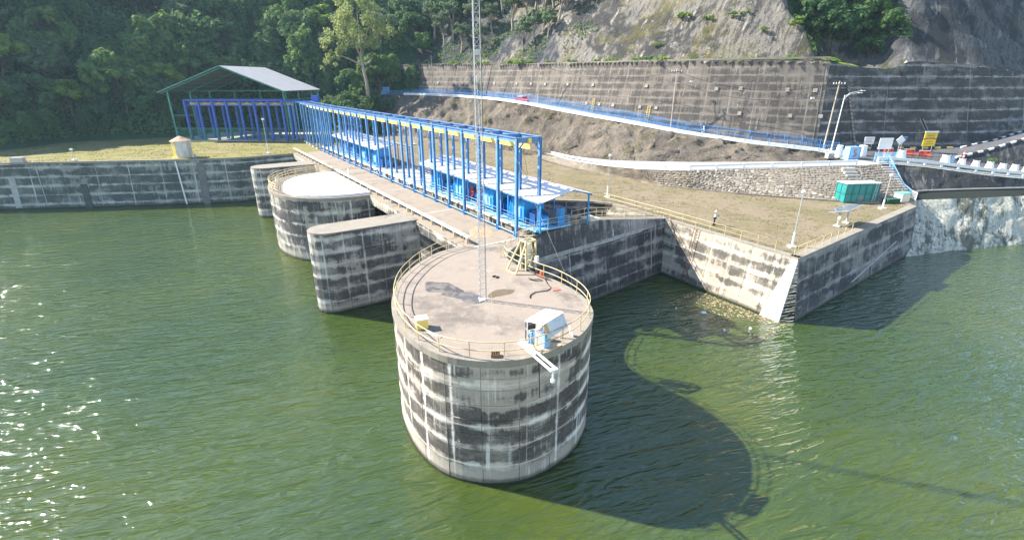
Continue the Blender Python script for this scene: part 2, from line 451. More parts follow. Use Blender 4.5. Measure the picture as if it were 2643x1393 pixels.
def earth_mat():
    k = NT('eroded_earth', .95, 0, .1); x, y, z = k.sep(k.pos()); P = k.pos()
    n1 = k.noise(P, .12, 4, .6, .6); n2 = k.noise(P, .5, 9, .70, .5); n3 = k.noise(P, 3.0, 8, .74)
    vs = k.noise(k.vec(x, y, k.math('MULTIPLY', z, .22)), .6, 7, .68)
    cc = k.mix(k.sm(n1, .4, .62), (.145, .123, .100), (.225, .188, .148))
    cc = k.mix(k.math('MULTIPLY', k.sm(vs, .5, .64), .75), cc, (.105, .088, .07))
    cc = k.mix(k.math('MULTIPLY', k.sm(n2, .55, .63), .65), cc, (.29, .232, .17))
    g = k.math('MULTIPLY', k.sm(k.noise(P, .22, 7, .70), .55, .61), k.sm(n3, .40, .54))
    cc = k.mix(k.math('MULTIPLY', g, .8), cc, (.075, .07, .018))
    cc = k.mix(k.math('MULTIPLY', k.sm(n3, .46, .64), .55), cc, (.05, .041, .032))
    cc = k.mix(k.math('MULTIPLY', k.sm(n3, .40, .30), .35), cc, (.34, .28, .21))
    k.col(cc); k.bump(k.math('ADD', k.math('MULTIPLY', n2, 1.6), n3), 1.0, .35)
    return k.m
M['earth'] = earth_mat()

def rock_mat(name, light, dark, moss=.3):
    k = NT(name, .92, 0, .2); P = k.pos(); x, y, z = k.sep(P)
    # stains run down the slope, leaning to the left
    q = k.vec(k.math('ADD', x, k.math('MULTIPLY', z, -.45)), k.math('MULTIPLY', y, .30), k.math('MULTIPLY', z, .10))
    st = k.noise(q, .55, 8, .68, .3); st2 = k.noise(q, 1.9, 6, .68); n1 = k.noise(P, .07, 4, .6, .8); n2 = k.noise(P, .45, 9, .72, .4); n3 = k.noise(P, 2.4, 8, .74)
    d = k.math('ADD', k.math('MULTIPLY', n1, 1.0), k.math('ADD', k.math('MULTIPLY', st, .7), k.math('MULTIPLY', n2, .6)))
    cc = k.mix(k.sm(d, 1.06, 1.22), light, dark)
    cc = k.mix(k.math('MULTIPLY', k.sm(st2, .50, .60), .75), cc, tuple(c * .9 for c in dark))
    w = k.math('MULTIPLY', k.sm(k.noise(q, .9, 6, .62), .585, .66), k.sm(n2, .36, .52))
    cc = k.mix(k.math('MULTIPLY', w, .8), cc, tuple(min(1, c * 2.0) for c in light))
    g = k.math('MULTIPLY', k.sm(k.noise(P, .13, 7, .72, .5), .57 - .08 * moss, .64), k.sm(n3, .38, .58))
    cc = k.mix(k.math('MULTIPLY', g, moss), cc, (.15, .135, .02))
    cc = k.mix(k.math('MULTIPLY', k.sm(n3, .47, .68), .6), cc, tuple(c * .38 for c in light))
    k.col(cc); k.bump(k.math('ADD', k.math('MULTIPLY', n2, 2.0), n3), 1.0, .5)
    return k.m
M['rock'] = rock_mat('weathered_rock', (.25, .225, .192), (.062, .058, .055), 1.0)
M['rock_dark'] = rock_mat('dark_rock', (.135, .132, .132), (.045, .047, .051), .35)

def stone_mat():
    k = NT('pitching_stone', .9, 0, .2); r = k.rnd(); P = k.pos()
    n = k.noise(P, 2.5, 6, .7)
    c = k.mix(r, (.16, .132, .104), (.47, .41, .34))
    c = k.mix(k.math('MULTIPLY', k.sm(n, .45, .7), .6), c, (.13, .11, .085))
    k.col(c); k.bump(n, .5, .05); return k.m
M['stone'] = stone_mat()
M['mortar'] = plain('slope_mortar', (.23, .195, .145), .95, var=.3, s=.5, dirt=(.10, .09, .05), damt=.6)

def green_slope_mat():
    k = NT('limed_slope_concrete', .9, 0, .2); P = k.pos(); x, y, z = k.sep(P)
    q = k.vec(k.math('ADD', x, k.math('MULTIPLY', z, -.45)), k.math('MULTIPLY', y, .1), k.math('MULTIPLY', z, .10))
    st = k.noise(q, 1.1, 7, .66, .25); st2 = k.noise(q, 3.2, 5, .65); n2 = k.noise(P, .9, 9, .72); n3 = k.noise(P, 3.2, 7, .75); n1 = k.noise(P, .16, 3)
    c = k.mix(k.sm(st, .40, .60), (.70, .66, .55), (.47, .46, .37))
    c = k.mix(k.math('MULTIPLY', k.sm(st2, .54, .70), .35), c, (.30, .31, .25))
    d = k.math('ADD', k.math('MULTIPLY', n2, .55), k.math('ADD', k.math('MULTIPLY', n1, .8), k.math('ADD', k.math('MULTIPLY', n3, .35), k.math('MULTIPLY', st, .5))))
    c = k.mix(k.math('MULTIPLY', k.sm(d, 1.08, 1.22), .9), c, (.085, .09, .07))
    c = k.mix(k.math('MULTIPLY', k.sm(n3, .50, .60), .65), c, (.17, .17, .13))
    c = k.mix(k.math('MULTIPLY', k.sm(n2, .42, .34), .5), c, (.80, .78, .70))
    k.col(c); k.bump(k.math('ADD', n2, n3), 1.0, .25); return k.m
M['lime'] = green_slope_mat()

def leaf_mat(name, c1, c2, c3, trans=.35):
    k = NT(name, .75, 0, .12); P = k.pos(); r = k.rnd()
    n = k.noise(P, .45, 3); n2 = k.noise(P, 2.2, 4)
    c = k.mix(k.sm(n2, .3, .7), c1, c2)
    c = k.mix(k.math('MULTIPLY', k.sm(n, .50, .70), .75), c, c3)
    c = k.mix(k.math('MULTIPLY', r, .45), c, tuple(q * .55 for q in c1))
    k.set(k.b.inputs["Base Color"], c)
    t = k.n("ShaderNodeBsdfTranslucent"); k.set(t.inputs[0], k.mix(.5, c, c3))
    mx = k.n("ShaderNodeMixShader"); mx.inputs[0].default_value = trans
    k.t.links.new(k.b.outputs[0], mx.inputs[1]); k.t.links.new(t.outputs[0], mx.inputs[2])
    out = k.t.nodes["Material Output"]; k.t.links.new(mx.outputs[0], out.inputs[0])
    return k.m
M['leaf'] = [leaf_mat('dark_leaf', (.065, .14, .06), (.10, .195, .07), (.19, .275, .08), .42),
             leaf_mat('mid_leaf', (.09, .19, .06), (.14, .25, .075), (.25, .325, .085), .42),
             leaf_mat('grey_green_leaf', (.13, .20, .11), (.19, .26, .135), (.27, .315, .145), .4),
             leaf_mat('bright_leaf', (.15, .27, .055), (.22, .34, .065), (.32, .38, .08), .45),
             leaf_mat('pale_olive_leaf', (.26, .33, .12), (.35, .41, .15), (.42, .45, .17), .45)]
M['bark'] = plain('bark', (.14, .115, .09), .95, var=.25)
M['pale_bark'] = plain('pale_bark', (.33, .27, .21), .9, var=.2)
M['hill'] = grass_mat('forest_floor', (.03, .07, .03), (.045, .085, .035), (.03, .06, .028), 9.0)
M['berm'] = grass_mat('berm_grass', (.14, .18, .03), (.22, .20, .06), (.09, .14, .025), 14.0)
# ------------------------------------------------------------------ water
wb = MB(); wb.quad((-235, -36, 0), (235, -36, 0), (235, 270, 0), (-235, 270, 0))
tag(obj('water', wb, M['water']), kind='structure')

# ------------------------------------------------------------------ wall builder
def lerp_tab(tab):
    xs = [t[0] for t in tab]; ys = [t[1] for t in tab]
    return lambda x: float(np.interp(x, xs, ys))

def curtain(parent, path, ztop, zbot, mat, batter=0.0, bays=2.2, zedges=None, name='concrete_panel', proud=.05, gap=.018, fine=None, body=True, bodymat=None, srange=None, skip=None, matf=None):
    zt = ztop if callable(ztop) else (lambda s: ztop)
    zb = zbot if callable(zbot) else (lambda s: zbot)
    def P(s, z, o=0.0):
        p, n = path.at(s)
        q = n * (batter * (zt(s) - z) + o)
        return (p.x + q.x, p.y + q.y, z)
    s0, s1 = srange or (0, path.L)
    fine = fine or bays
    if body:
        k = max(1, int((s1 - s0) / fine)); ss = [s0 + (s1 - s0) * i / k for i in range(k + 1)]
        mb = MB()
        for a, b in zip(ss, ss[1:]):
            mb.quad(P(a, zb(a)), P(b, zb(b)), P(b, zt(b)), P(a, zt(a)), [(a, zb(a)), (b, zb(b)), (b, zt(b)), (a, zt(a))])
        obj('body', mb, bodymat or mat, parent)
    if zedges is None: return P
    nb = max(1, round((s1 - s0) / bays)); se = [s0 + (s1 - s0) * i / nb for i in range(nb + 1)]
    for a, b in zip(se, se[1:]):
        for z0, z1 in zip(zedges, zedges[1:]):
            k = max(1, int(round((b - a) / fine)))
            ss = [a + gap + (b - a - 2 * gap) * i / k for i in range(k + 1)]
            lo = [max(z0 + gap, zb(s)) for s in ss]; hi = [min(z1 - gap, zt(s)) for s in ss]
            if max(h - l for h, l in zip(hi, lo)) < .12: continue
            hi = [max(h, l + .005) for h, l in zip(hi, lo)]
            mid = (a + b) / 2
            if skip and skip(mid, (z0 + z1) / 2): continue
            pr = proud * random.uniform(.6, 1.25)
            mb = MB(); ch = .03
            for i in range(k):
                u0, u1 = ss[i], ss[i + 1]
                mb.quad(P(u0, lo[i], pr), P(u1, lo[i + 1], pr), P(u1, hi[i + 1], pr), P(u0, hi[i], pr), [(u0, lo[i]), (u1, lo[i + 1]), (u1, hi[i + 1]), (u0, hi[i])])
                mb.quad(P(u0, hi[i], pr), P(u1, hi[i + 1], pr), P(u1, hi[i + 1] + gap * .8, -.01), P(u0, hi[i] + gap * .8, -.01), [(u0, hi[i])] * 4)
                mb.quad(P(u0, lo[i] - gap * .8, -.01), P(u1, lo[i + 1] - gap * .8, -.01), P(u1, lo[i + 1], pr), P(u0, lo[i], pr), [(u0, lo[i])] * 4)
            mb.quad(P(ss[0] - gap * .8, lo[0], -.01), P(ss[0], lo[0], pr), P(ss[0], hi[0], pr), P(ss[0] - gap * .8, hi[0], -.01), [(ss[0], lo[0])] * 4)
            mb.quad(P(ss[-1], lo[-1], pr), P(ss[-1] + gap * .8, lo[-1], -.01), P(ss[-1] + gap * .8, hi[-1], -.01), P(ss[-1], hi[-1], pr), [(ss[-1], lo[-1])] * 4)
            obj(name, mb, matf((z0 + z1) / 2) if matf else mat, parent)
    return P

def top_slab(name, parent, poly, z, mat, th=.3):
    mb = MB(); mb.prism(poly, z - th, z)
    return obj(name, mb, mat, parent)

def edge_ring(name, parent, path, z, mat, over=.08, inn=.5, h=.32, lift=0.05, step=.6):
    """coping that follows a wall top"""
    mb = MB(); k = max(2, int(path.L / step))
    prev = None
    for i in range(k + 1):
        p, n = path.at(path.L * i / k)
        a = p + n * over; b = p - n * inn
        cur = [(a.x, a.y, z - h), (a.x, a.y, z + lift), (b.x, b.y, z + lift), (b.x, b.y, z - h)]
        if prev:
            for j in range(4):
                j2 = (j + 1) % 4
                mb.quad(prev[j], cur[j], cur[j2], prev[j2])
        else: mb.quad(*cur[::-1])
        prev = cur
    mb.quad(*prev)
    return obj(name, mb, mat, parent)

# ------------------------------------------------------------------ the near intake tower
TOW = [(-4.7, 44.4), (-5.62, 43.55), (-6.75, 42.4), (-7.55, 40.8), (-8.15, 39.2), (-8.55, 37.45), (-8.78, 35.8), (-8.78, 33.8), (-8.35, 31.1), (-7.5, 28.85),
       (-6.56, 27.2), (-5.53, 25.85), (-4.2, 24.72), (-2.63, 24.1), (-1.0, 23.92), (.68, 24.2), (2.2, 25.05), (3.55, 26.2), (4.6, 27.65), (5.38, 29.65), (5.42, 31.35),
       (5.05, 32.9), (4.28, 34.45), (3.3, 35.85), (2.25, 36.9), (.5, 39.0), (-.55, 41.3), (.2, 44.2), (1.75, 46.6)]
tow_pts = catmull(TOW, .45)
tow_path = Path(tow_pts)
tower = thing('intake_tower', 'nearest round concrete intake tower standing in the lake with the tall mast on its deck', 'intake tower', (-1.5, 32.5, 0))
curtain(tower, tow_path, 8.7, -3, M['tower'], bays=2.25, zedges=[-1.0, 1.3, 2.62, 3.86, 4.9, 5.95, 7.0, 7.8, 8.66], fine=.5)
top_slab('deck_slab', tower, [(p.x, p.y) for p in tow_pts] + [W2(-.62, 1.0), W2(-.62, -5.9)], 9.0, M['deck'], .4)
edge_ring('coping', tower, tow_path, 9.0, M['coping'], .10, .28, .42, .02)

# ------------------------------------------------------------------ far half-round intake drum with the white slab
DR = [(49.7, -5.4), (49.5, -9.3), (48.5, -12.2), (46.3, -14.6), (42.7, -16.2), (38.6, -16.8), (34.6, -16.3), (31.5, -15.0), (29.2, -12.9), (27.9, -10.1), (27.4, -7.8), (27.3, -5.4)]
dr_pts = catmull([W2(*p) for p in DR], .5); dr_path = Path(dr_pts)
drum = thing('intake_drum', 'half round concrete intake drum with a white painted top beside the bridge', 'intake drum', W(38, -10))
curtain(drum, dr_path, 8.7, -3, M['drum'], bays=2.4, zedges=[-1.2, 1.9, 3.6, 5.3, 7.0, 8.66], fine=.6)
top_slab('deck_slab', drum, [(p.x, p.y) for p in dr_pts], 9.0, M['deck'], .4)
edge_ring('coping', drum, dr_path, 9.0, M['coping'], .12, .3, .42, .02)
wp = [(46.8, -5.6), (47.0, -8.4), (45.6, -11.3), (43.2, -13.4), (40.3, -14.6), (37.0, -15.2), (34.0, -15.2), (31.4, -14.2), (29.5, -12.4), (28.3, -9.7), (27.8, -5.6)]
top_slab('white_roof_slab', drum, [(p.x, p.y) for p in catmull([W2(*p) for p in wp], .6)], 9.32, M['white_slab'], .3)
vb = MB()
for u, v in ((36, -11), (40, -8), (33, -8), (37, -13), (43, -11)): vb.box(W(u, v, 9.35), (.9, .35, .05), RU)
obj('slab_vent', vb, M['cream'], drum)

def pier(label, u0, u1, vn, lab_v=-5.6):
    r = (u1 - u0) / 2; uc = (u0 + u1) / 2
    pts = [(u1, lab_v), (u1, (lab_v + vn + r) / 2), (u1, vn + r)]
    pts += [(uc + r * math.cos(a), vn + r - r * math.sin(a)) for a in [math.pi * i / 10 for i in range(1, 10)]]
    pts += [(u0, vn + r), (u0, (lab_v + vn + r) / 2), (u0, lab_v)]
    xy = [W2(*p) for p in pts]; path = Path(xy)
    t = thing('intake_pier', label, 'pier', W(uc, -11))
    curtain(t, path, 8.95, -3, M['pier'], bays=2.1, zedges=[-1.2, 1.6, 2.85, 4.25, 5.4, 6.7, 8.9], fine=.7)
    top_slab('cap_slab', t, xy, 9.05, M['coping'], .25)
    return t
pier('concrete pier with a rounded nose standing between the mast tower and the white topped drum', 11.5, 15.4, -17.2)
pier('darker concrete pier behind the white topped drum next to the long lake wall', 58.8, 63.6, -16.4)

# ------------------------------------------------------------------ bridge
bridge = thing('service_bridge', 'long narrow concrete bridge deck running from the mast tower back to the lawn', 'bridge', W(38, -3, 8))
JU = [-.6, 13.6, 28.4, 38.1, 48.0, 62.0, 77.4]
for a, b in zip(JU, JU[1:]):
    mb = MB(); mb.box(W((a + b) / 2, -2.55, 8.76), (b - a - .16, 6.6, .5), RU)
    obj('deck_slab', mb, M['bridge_deck'], bridge)
    mb = MB(); mb.box(W(a + .02, -2.4, 8.80), (.26, 5.6, .44), RU)
    obj('joint_strip', mb, M['pale_concrete'], bridge)
    fb = Path([W2(b - .06, -5.9), W2(a + .06, -5.9)])
    g = MB(); L = b - a - .12
    P0, P1 = W(b - .06, -5.95), W(a + .06, -5.95); Q0, Q1 = W(b - .06, -5.6), W(a + .06, -5.6)
    for (A, B), z0, z1 in (((P0, P1), 7.75, 8.9),):
        g.quad((A.x, A.y, z0), (B.x, B.y, z0), (B.x, B.y, z1), (A.x, A.y, z1), [(a, z0), (b, z0), (b, z1), (a, z1)])
        g.quad((A.x, A.y, z1), (B.x, B.y, z1), (Q1.x, Q1.y, z1), (Q0.x, Q0.y, z1), [(a, z1)] * 4)
        g.quad((Q0.x, Q0.y, z0), (Q1.x, Q1.y, z0), (B.x, B.y, z0), (A.x, A.y, z0), [(a, z0)] * 4)
        g.quad((Q1.x, Q1.y, z0), (B.x, B.y, z0), (B.x, B.y, z1), (Q1.x, Q1.y, z1), [(a, z0)] * 4)
        g.quad((Q0.x, Q0.y, z0), (A.x, A.y, z0), (A.x, A.y, z1), (Q0.x, Q0.y, z1), [(a, z0)] * 4)
    obj('fascia_beam', g, M['fascia'], bridge)
iw = MB()
fp = Path([W2(77, -2.2), W2(-1, -2.2)])
intake = thing('intake_headwall', 'shaded concrete intake face under the bridge deck', 'wall', W(38, -2.2))
curtain(intake, fp, 8.5, -3, M['under'], bays=6)

def track_beam(label, v, u0, u1, z, posts, gaps=()):
    t = thing('track_beam', label, 'beam', W((u0 + u1) / 2, v, 9))
    mb = MB()
    segs = [(u0, u1)]
    for g0, g1 in gaps: segs = [q for s in segs for q in ((s[0], g0), (g1, s[1]))]
    for a, b in segs:
        mb = MB(); mb.box(W((a + b) / 2, v, z), (b - a, .36, .16), RU); obj('beam', mb, M['cream'], t)
    p = MB(); p.box((0, 0, 0), (.13, .22, z - .08 - 9.01)); me = p.mesh('stub_post', M['yellow'])
    for u in posts: put('stub_post', me, t, W(u, v - .02, (z - .08 + 9.01) / 2), RU)
    return t
pu = [.9, 3.6, 6.2, 8.8, 11.4, 14.1, 15.6, 18.2, 20.9, 23.7, 26.3, 28.9, 30.0, 33.1, 35.8, 38.9, 41.5, 44.3, 45.7, 49.4, 52.2, 55, 57.7, 60.4, 63, 65.6, 68.2, 70.6, 73, 75.2, 77.4, 79.3]
track_beam('low cream track beam on yellow stubs along the lake side of the bridge deck', -5.15, .5, 79.6, 9.68, pu, [(46.6, 48.6)])
track_beam('low cream track beam on yellow stubs in front of the blue winches', .95, .9, 80, 9.62, [u + .5 for u in pu if u < 79])

# ------------------------------------------------------------------ wing wall, platform and their walls
C1, C2, C3 = (19.95, 61.95), (29.1, 46.8), (57.9, 68.7)
wing = thing('wing_wall', 'dark stained concrete wing wall between the mast tower and the grassy platform', 'wall', (11, 54, 0))
wpth = Path([W2(-.75, .7), W2(-.3, 6), W2(.1, 11.5), C1])
s_k = wpth.s[2]
wzt = lambda s: 9.0 if s < s_k else 9.0 - 2.05 * (s - s_k) / (wpth.L - s_k)
WP = curtain(wing, wpth, wzt, -3, M['wing'], batter=.17, bays=1.9, zedges=[-1, .8, 1.9, 3.0, 4.1, 5.2, 6.3, 9.1], fine=1.9, matf=lambda z: M['wing_top'] if z > 6.3 else M['wing'])
# pale ledge band that crosses the wall and the two white pipe marks near the corner
mb = MB()
for i in range(20):
    a, b = .6 + i * .9, .6 + (i + 1) * .9
    mb.quad(WP(a, 6.22, .10), WP(b, 6.22, .10), WP(b, 6.62, .09), WP(a, 6.62, .09)); mb.quad(WP(a, 6.62, .09), WP(b, 6.62, .09), WP(b, 6.66, .0), WP(a, 6.66, .0)); mb.quad(WP(a, 6.2, 0), WP(b, 6.2, 0), WP(b, 6.22, .1), WP(a, 6.22, .1))
obj('ledge_band', mb, M['pale_concrete'], wing).active_material = plain('ledge_concrete', (.33, .31, .29), .9, var=.25, s=2, dirt=(.12, .11, .11), damt=.8)
for s_, z0, z1 in ((wpth.L - 3.6, 1.3, 6.3), (wpth.L - 2.7, 3.6, 6.6)):
    mb = MB(); mb.tube([WP(s_, z0, .12), WP(s_ + .25, z1, .12)], .06, 6); obj('drain_pipe', mb, M['pale_concrete'], wing)
mb = MB(); q = [W2(-.75, .7), W2(-.3, 6), W2(.1, 11.5), W2(1.9, 11.5), W2(1.5, 6), W2(1.2, .7)]
mb.prism(q, 8.7, 9.0); obj('walkway_slab', mb, M['coping'], wing)
a, b, c, d = W(.1, 11.5, 9.0), Vector((*C1, 6.95)), Vector((C1[0] - .8, C1[1] + 1.6, 6.95)), W(1.9, 11.5, 9.0)
mb = MB(); mb.extrude([a, b, c, d], (0, 0, -.3)); obj('ramp_slab', mb, M['coping'], wing)
mb = MB(); mb.box(W(.9, 10.8, 9.09), (1.7, 1.5, .18), RU); obj('step', mb, M['cream'], wing)
mb = MB(); mb.extrude([W(1.9, .7, 9), W(1.9, 11.5, 9), Vector((C1[0] - .8, C1[1] + 1.6, 6.95)), Vector((C1[0] - .8, C1[1] + 1.6, 2)), W(1.9, .7, 2)], W(-.3, 0) - W(0, 0)); obj('back_face', mb, M['under'], wing)

plat = thing('platform_wall', 'pale battered concrete wall of the grassy platform facing the mast tower', 'wall', (24.5, 54.4, 0))
pp = Path([C1, ((C1[0] + C2[0]) / 2, (C1[1] + C2[1]) / 2), C2])
PP = curtain(plat, pp, 6.9, -3, M['platform'], batter=.17, bays=2.6, zedges=[-1, 1.0, 2.4, 3.8, 5.2, 6.88], fine=2.6)
edge_ring('coping', plat, pp, 6.9, M['coping'], .07, .55, .3, .06)
mb = MB(); L = pp.L
fa = [PP(L - 2.3, -.6, .07), PP(L + 0, -.6, .07), PP(L, 6.7, .07), PP(L - .55, 6.7, .07)]
ba = [PP(L - 2.3, -.6, -.1), PP(L + 0, -.6, -.1), PP(L, 6.7, -.1), PP(L - .55, 6.7, -.1)]
mb.add(fa + ba, [(0, 1, 2, 3), (0, 3, 7, 4), (1, 5, 6, 2), (3, 2, 6, 7), (0, 4, 5, 1)])
obj('white_corner_facing', mb, plain('limewashed_concrete', (.74, .72, .69), .8, var=.06, dirt=(.5, .48, .44), damt=.4), plat)
plat2 = thing('platform_side_wall', 'shaded concrete wall of the grassy platform from its white corner to the spillway slope', 'wall', (43.5, 57.7, 0))
pp2 = Path([C2, (38.7, 54.1), (48.3, 61.4), C3])
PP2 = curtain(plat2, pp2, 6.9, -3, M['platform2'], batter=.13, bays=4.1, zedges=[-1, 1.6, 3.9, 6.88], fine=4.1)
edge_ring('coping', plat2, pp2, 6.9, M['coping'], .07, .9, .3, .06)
mb = MB(); mb.tube([PP2(14.5, .9, .08), PP2(29, 3.2, .08)], .09, 6); obj('pale_ledge_pipe', mb, M['pale_concrete'], plat2)
# pipe-rack ladder up the platform wall
lad = thing('wall_ladder', 'rusty steel ladder fixed to the pale platform wall down to the water', 'ladder', PP(4.9, 0))
mb = MB()
for ds in (0, .55): mb.tube([PP(4.9 + ds, .2, .28), PP(4.9 + ds, 7.0, .28)], .035, 5)
obj('stile', mb, M['rust'], lad)
rg = MB(); rg.tube([(0, 0, 0), tuple(Vector(PP(5.45, 3, .28)) - Vector(PP(4.9, 3, .28)))], .022, 5); rm = rg.mesh('rung', M['rust'])
for i in range(19): put('rung', rm, lad, PP(4.9, .45 + i * .35, .28))
mb = MB(); mb.tube([PP(1.0, 6.9, .14), PP(6.2, .4, .14)], .05, 5)
tag(obj('stay_pipe', mb, M['rust'], None, at=PP(3.6, 3.6, .14)), 'thin dark pipe running diagonally down the platform wall beside the ladder', 'pipe')

# pit behind the wing wall
pit = thing('pit_wall', 'dark retaining wall of the pit behind the yellow railed walkway', 'wall', (10, 72, 3))
pth = Path([(2.5, 73.0), (5.3, 72.6), (13.9, 71.3)])
curtain(pit, pth, 7.0, 1.5, M['wing'], bays=2.8, zedges=[1.5, 3.4, 5.2, 6.98], fine=2.8)
pth2 = Path([(13.9, 71.3), C1]); 
curtain(pit, pth2, 6.9, 1.5, M['platform'], batter=.1, bays=3)
edge_ring('coping', pit, Path([(2.5, 73.0), (5.3, 72.6), (13.9, 71.3), C1]), 6.98, M['coping'], .06, .5, .25, .03, 3)
mb = MB(); mb.prism([W2(1, 6), W2(1, 25), (13.9, 72), (2, 74), W2(25, 6)], 1.0, 2.6); tag(obj('pit_floor', mb, M['coping']), kind='structure')

# ------------------------------------------------------------------ lawns
def poly_grid(name, poly, zf, mat, step=2.0, kind='structure'):
    """a ground sheet: cells whose centre lies in the polygon, borders followed by clipping to the polygon"""
    import bmesh
    bm = bmesh.new()
    f = bm.faces.new([bm.verts.new((x, y, 0)) for x, y in poly])
    xs = [p[0] for p in poly]; ys = [p[1] for p in poly]
    x = math.floor(min(xs)) + step
    while x < max(xs):
        bmesh.ops.bisect_plane(bm, geom=bm.verts[:] + bm.edges[:] + bm.faces[:], plane_co=(x, 0, 0), plane_no=(1, 0, 0)); x += step
    y = math.floor(min(ys)) + step
    while y < max(ys):
        bmesh.ops.bisect_plane(bm, geom=bm.verts[:] + bm.edges[:] + bm.faces[:], plane_co=(0, y, 0), plane_no=(0, 1, 0)); y += step
    for v in bm.verts: v.co.z = zf(v.co.x, v.co.y)
    me = bpy.data.meshes.new(name); bm.normal_update(); bm.to_mesh(me); bm.free()
    if me.polygons and me.polygons[0].normal.z < 0: me.flip_normals()
    me.materials.append(mat)
    o = link(name, me); tag(o, kind=kind); return o

def plat_z(x, y):
    u = UX * (x - .45) + UY * (y - 47.4)
    t = min(max((u - 46) / 50, 0), 1)
    return 6.9 + 1.75 * t * t * (3 - 2 * t) + .05 * mnoise.noise((x * .3, y * .3, 0))
poly_grid('platform_lawn', [C2, C3, (59, 72), (56, 78), (44, 80), (30, 88), (18, 103), (8, 118), (-8, 134), (-32, 152), (-44, 150), W2(84, 11), W2(60, 11.5), W2(26, 13), (5.3, 72.6), (13.9, 71.3), C1], plat_z, M['scrub'], 3.0)
lawn_z = lambda x, y: 8.95 + .06 * mnoise.noise((x * .2, y * .2, 3)) - max(0, -(x + 66)) * .008
poly_grid('lawn', [(-175, 88.5), (-101, 95.2), (-79, 98.1), (-66, 100.1), (-56, 102.5), W2(77.3, -5.3), W2(77.3, 12), W2(88, 13), (-40, 152), (-55, 180), (-110, 175), (-190, 150)], lawn_z, M['lawn'], 4.0)

# ------------------------------------------------------------------ lake wall
lake = thing('lake_wall', 'long dark stained concrete wall holding the lawn above the lake', 'wall', (-80, 97, 0))
lp = Path([(-170, 88.2), (-140, 91), (-101, 94.8), (-79, 97.7), (-66, 99.7), (-56, 102.1), W2(77.4, -5.4)])
lzt = lambda s: 8.45 + .5 * min(max((s - 65) / 40, 0), 1)
LP = curtain(lake, lp, lzt, -3, M['lakewall'], batter=.11, bays=5.9, zedges=[-1, .9, 2.65, 4.4, 6.15, 9.3], fine=5.9)
edge_ring('coping', lake, Path([p + Vector((0, 0, 0)) for p in lp.p]), 8.9, M['coping'], .1, .5, .3, .04, 3)
def smark(name, s, z0, z1, w, mat, ds=0.0, o=.1):
    mb = MB()
    a, b = (s - w / 2, s + w / 2)
    mb.add([LP(a, z0, o), LP(b, z0, o), LP(b + ds, z1, o), LP(a + ds, z1, o), LP(a, z0, -.05), LP(b, z0, -.05), LP(b + ds, z1, -.05), LP(a + ds, z1, -.05)], [(0, 1, 2, 3), (0, 3, 7, 4), (1, 5, 6, 2), (3, 2, 6, 7), (0, 4, 5, 1)])
    return obj(name, mb, mat, lake)
pil = plain('pale_pilaster', (.36, .36, .34), .9, var=.2, s=.8)
smark('pilaster', 73.3, .3, 6.3, 1.1, pil); smark('buttress', 86.0, -1, 4.6, 1.2, plain('dark_buttress', (.075, .078, .07), .9, var=.25), o=.2, ds=-.3); smark('pilaster', 107.6, -1, 8.2, 1.3, plain('grey_pilaster', (.16, .155, .15), .9), o=.2)
mb = MB(); mb.tube([LP(103.9, .1, .15), LP(103.2, 8.6, .15)], .14, 6); obj('white_drain_pipe', mb, M['white'], lake)
mb = MB(); mb.tube([LP(78.5, .6, .12), LP(78.0, 8.3, .12)], .07, 6); obj('drain_pipe', mb, M['pale_concrete'], lake)

# ------------------------------------------------------------------ lofted ground
def resample(pts, n):
    p = Path(pts); s3 = [0.0]
    P3 = [Vector(q) for q in pts]
    out = []
    for i in range(n + 1):
        s = p.L * i / n
        q, _ = p.at(s); out.append(q.copy())
    return out
def loft(name, rows, nu, nv, mat, amp=0.0, freq=.3, kind='structure', uv=False, parent=None, prof=None, seed=0.0, smooth=False):
    R = [resample(r, nu) for r in rows]; mb = MB(); nr = len(R)
    grid = []
    for k in range(nr - 1):
        for j in range(nv + (1 if k == nr - 2 else 0)):
            t = j / nv; row = []
            for i in range(nu + 1):
                p = R[k][i].lerp(R[k + 1][i], t)
                if prof: p = p + Vector((0, 0, prof(t)))
                if amp and not (k == 0 and j == 0) and not (k == nr - 2 and j == nv):
                    p = p + Vector((mnoise.fractal((p * freq) + Vector((seed, 0, 0)), .8, 2, 5), mnoise.fractal((p * freq) + Vector((7 + seed, 3, 1)), .8, 2, 5), .6 * mnoise.fractal((p * freq) + Vector((1, 9 + seed, 5)), .8, 2, 5))) * amp
                row.append(p)
            grid.append(row)
    nn = nu + 1
    mb.v = [tuple(p) for r in grid for p in r]
    for j in range(len(grid) - 1):
        for i in range(nu):
            mb.f.append((j * nn + i, j * nn + i + 1, (j + 1) * nn + i + 1, (j + 1) * nn + i))
    o = obj(name, mb, mat, parent, smooth=smooth)
    me = o.data
    if sum(p.normal.z for p in me.polygons) < 0: me.flip_normals()
    if kind: tag(o, kind=kind)
    return o

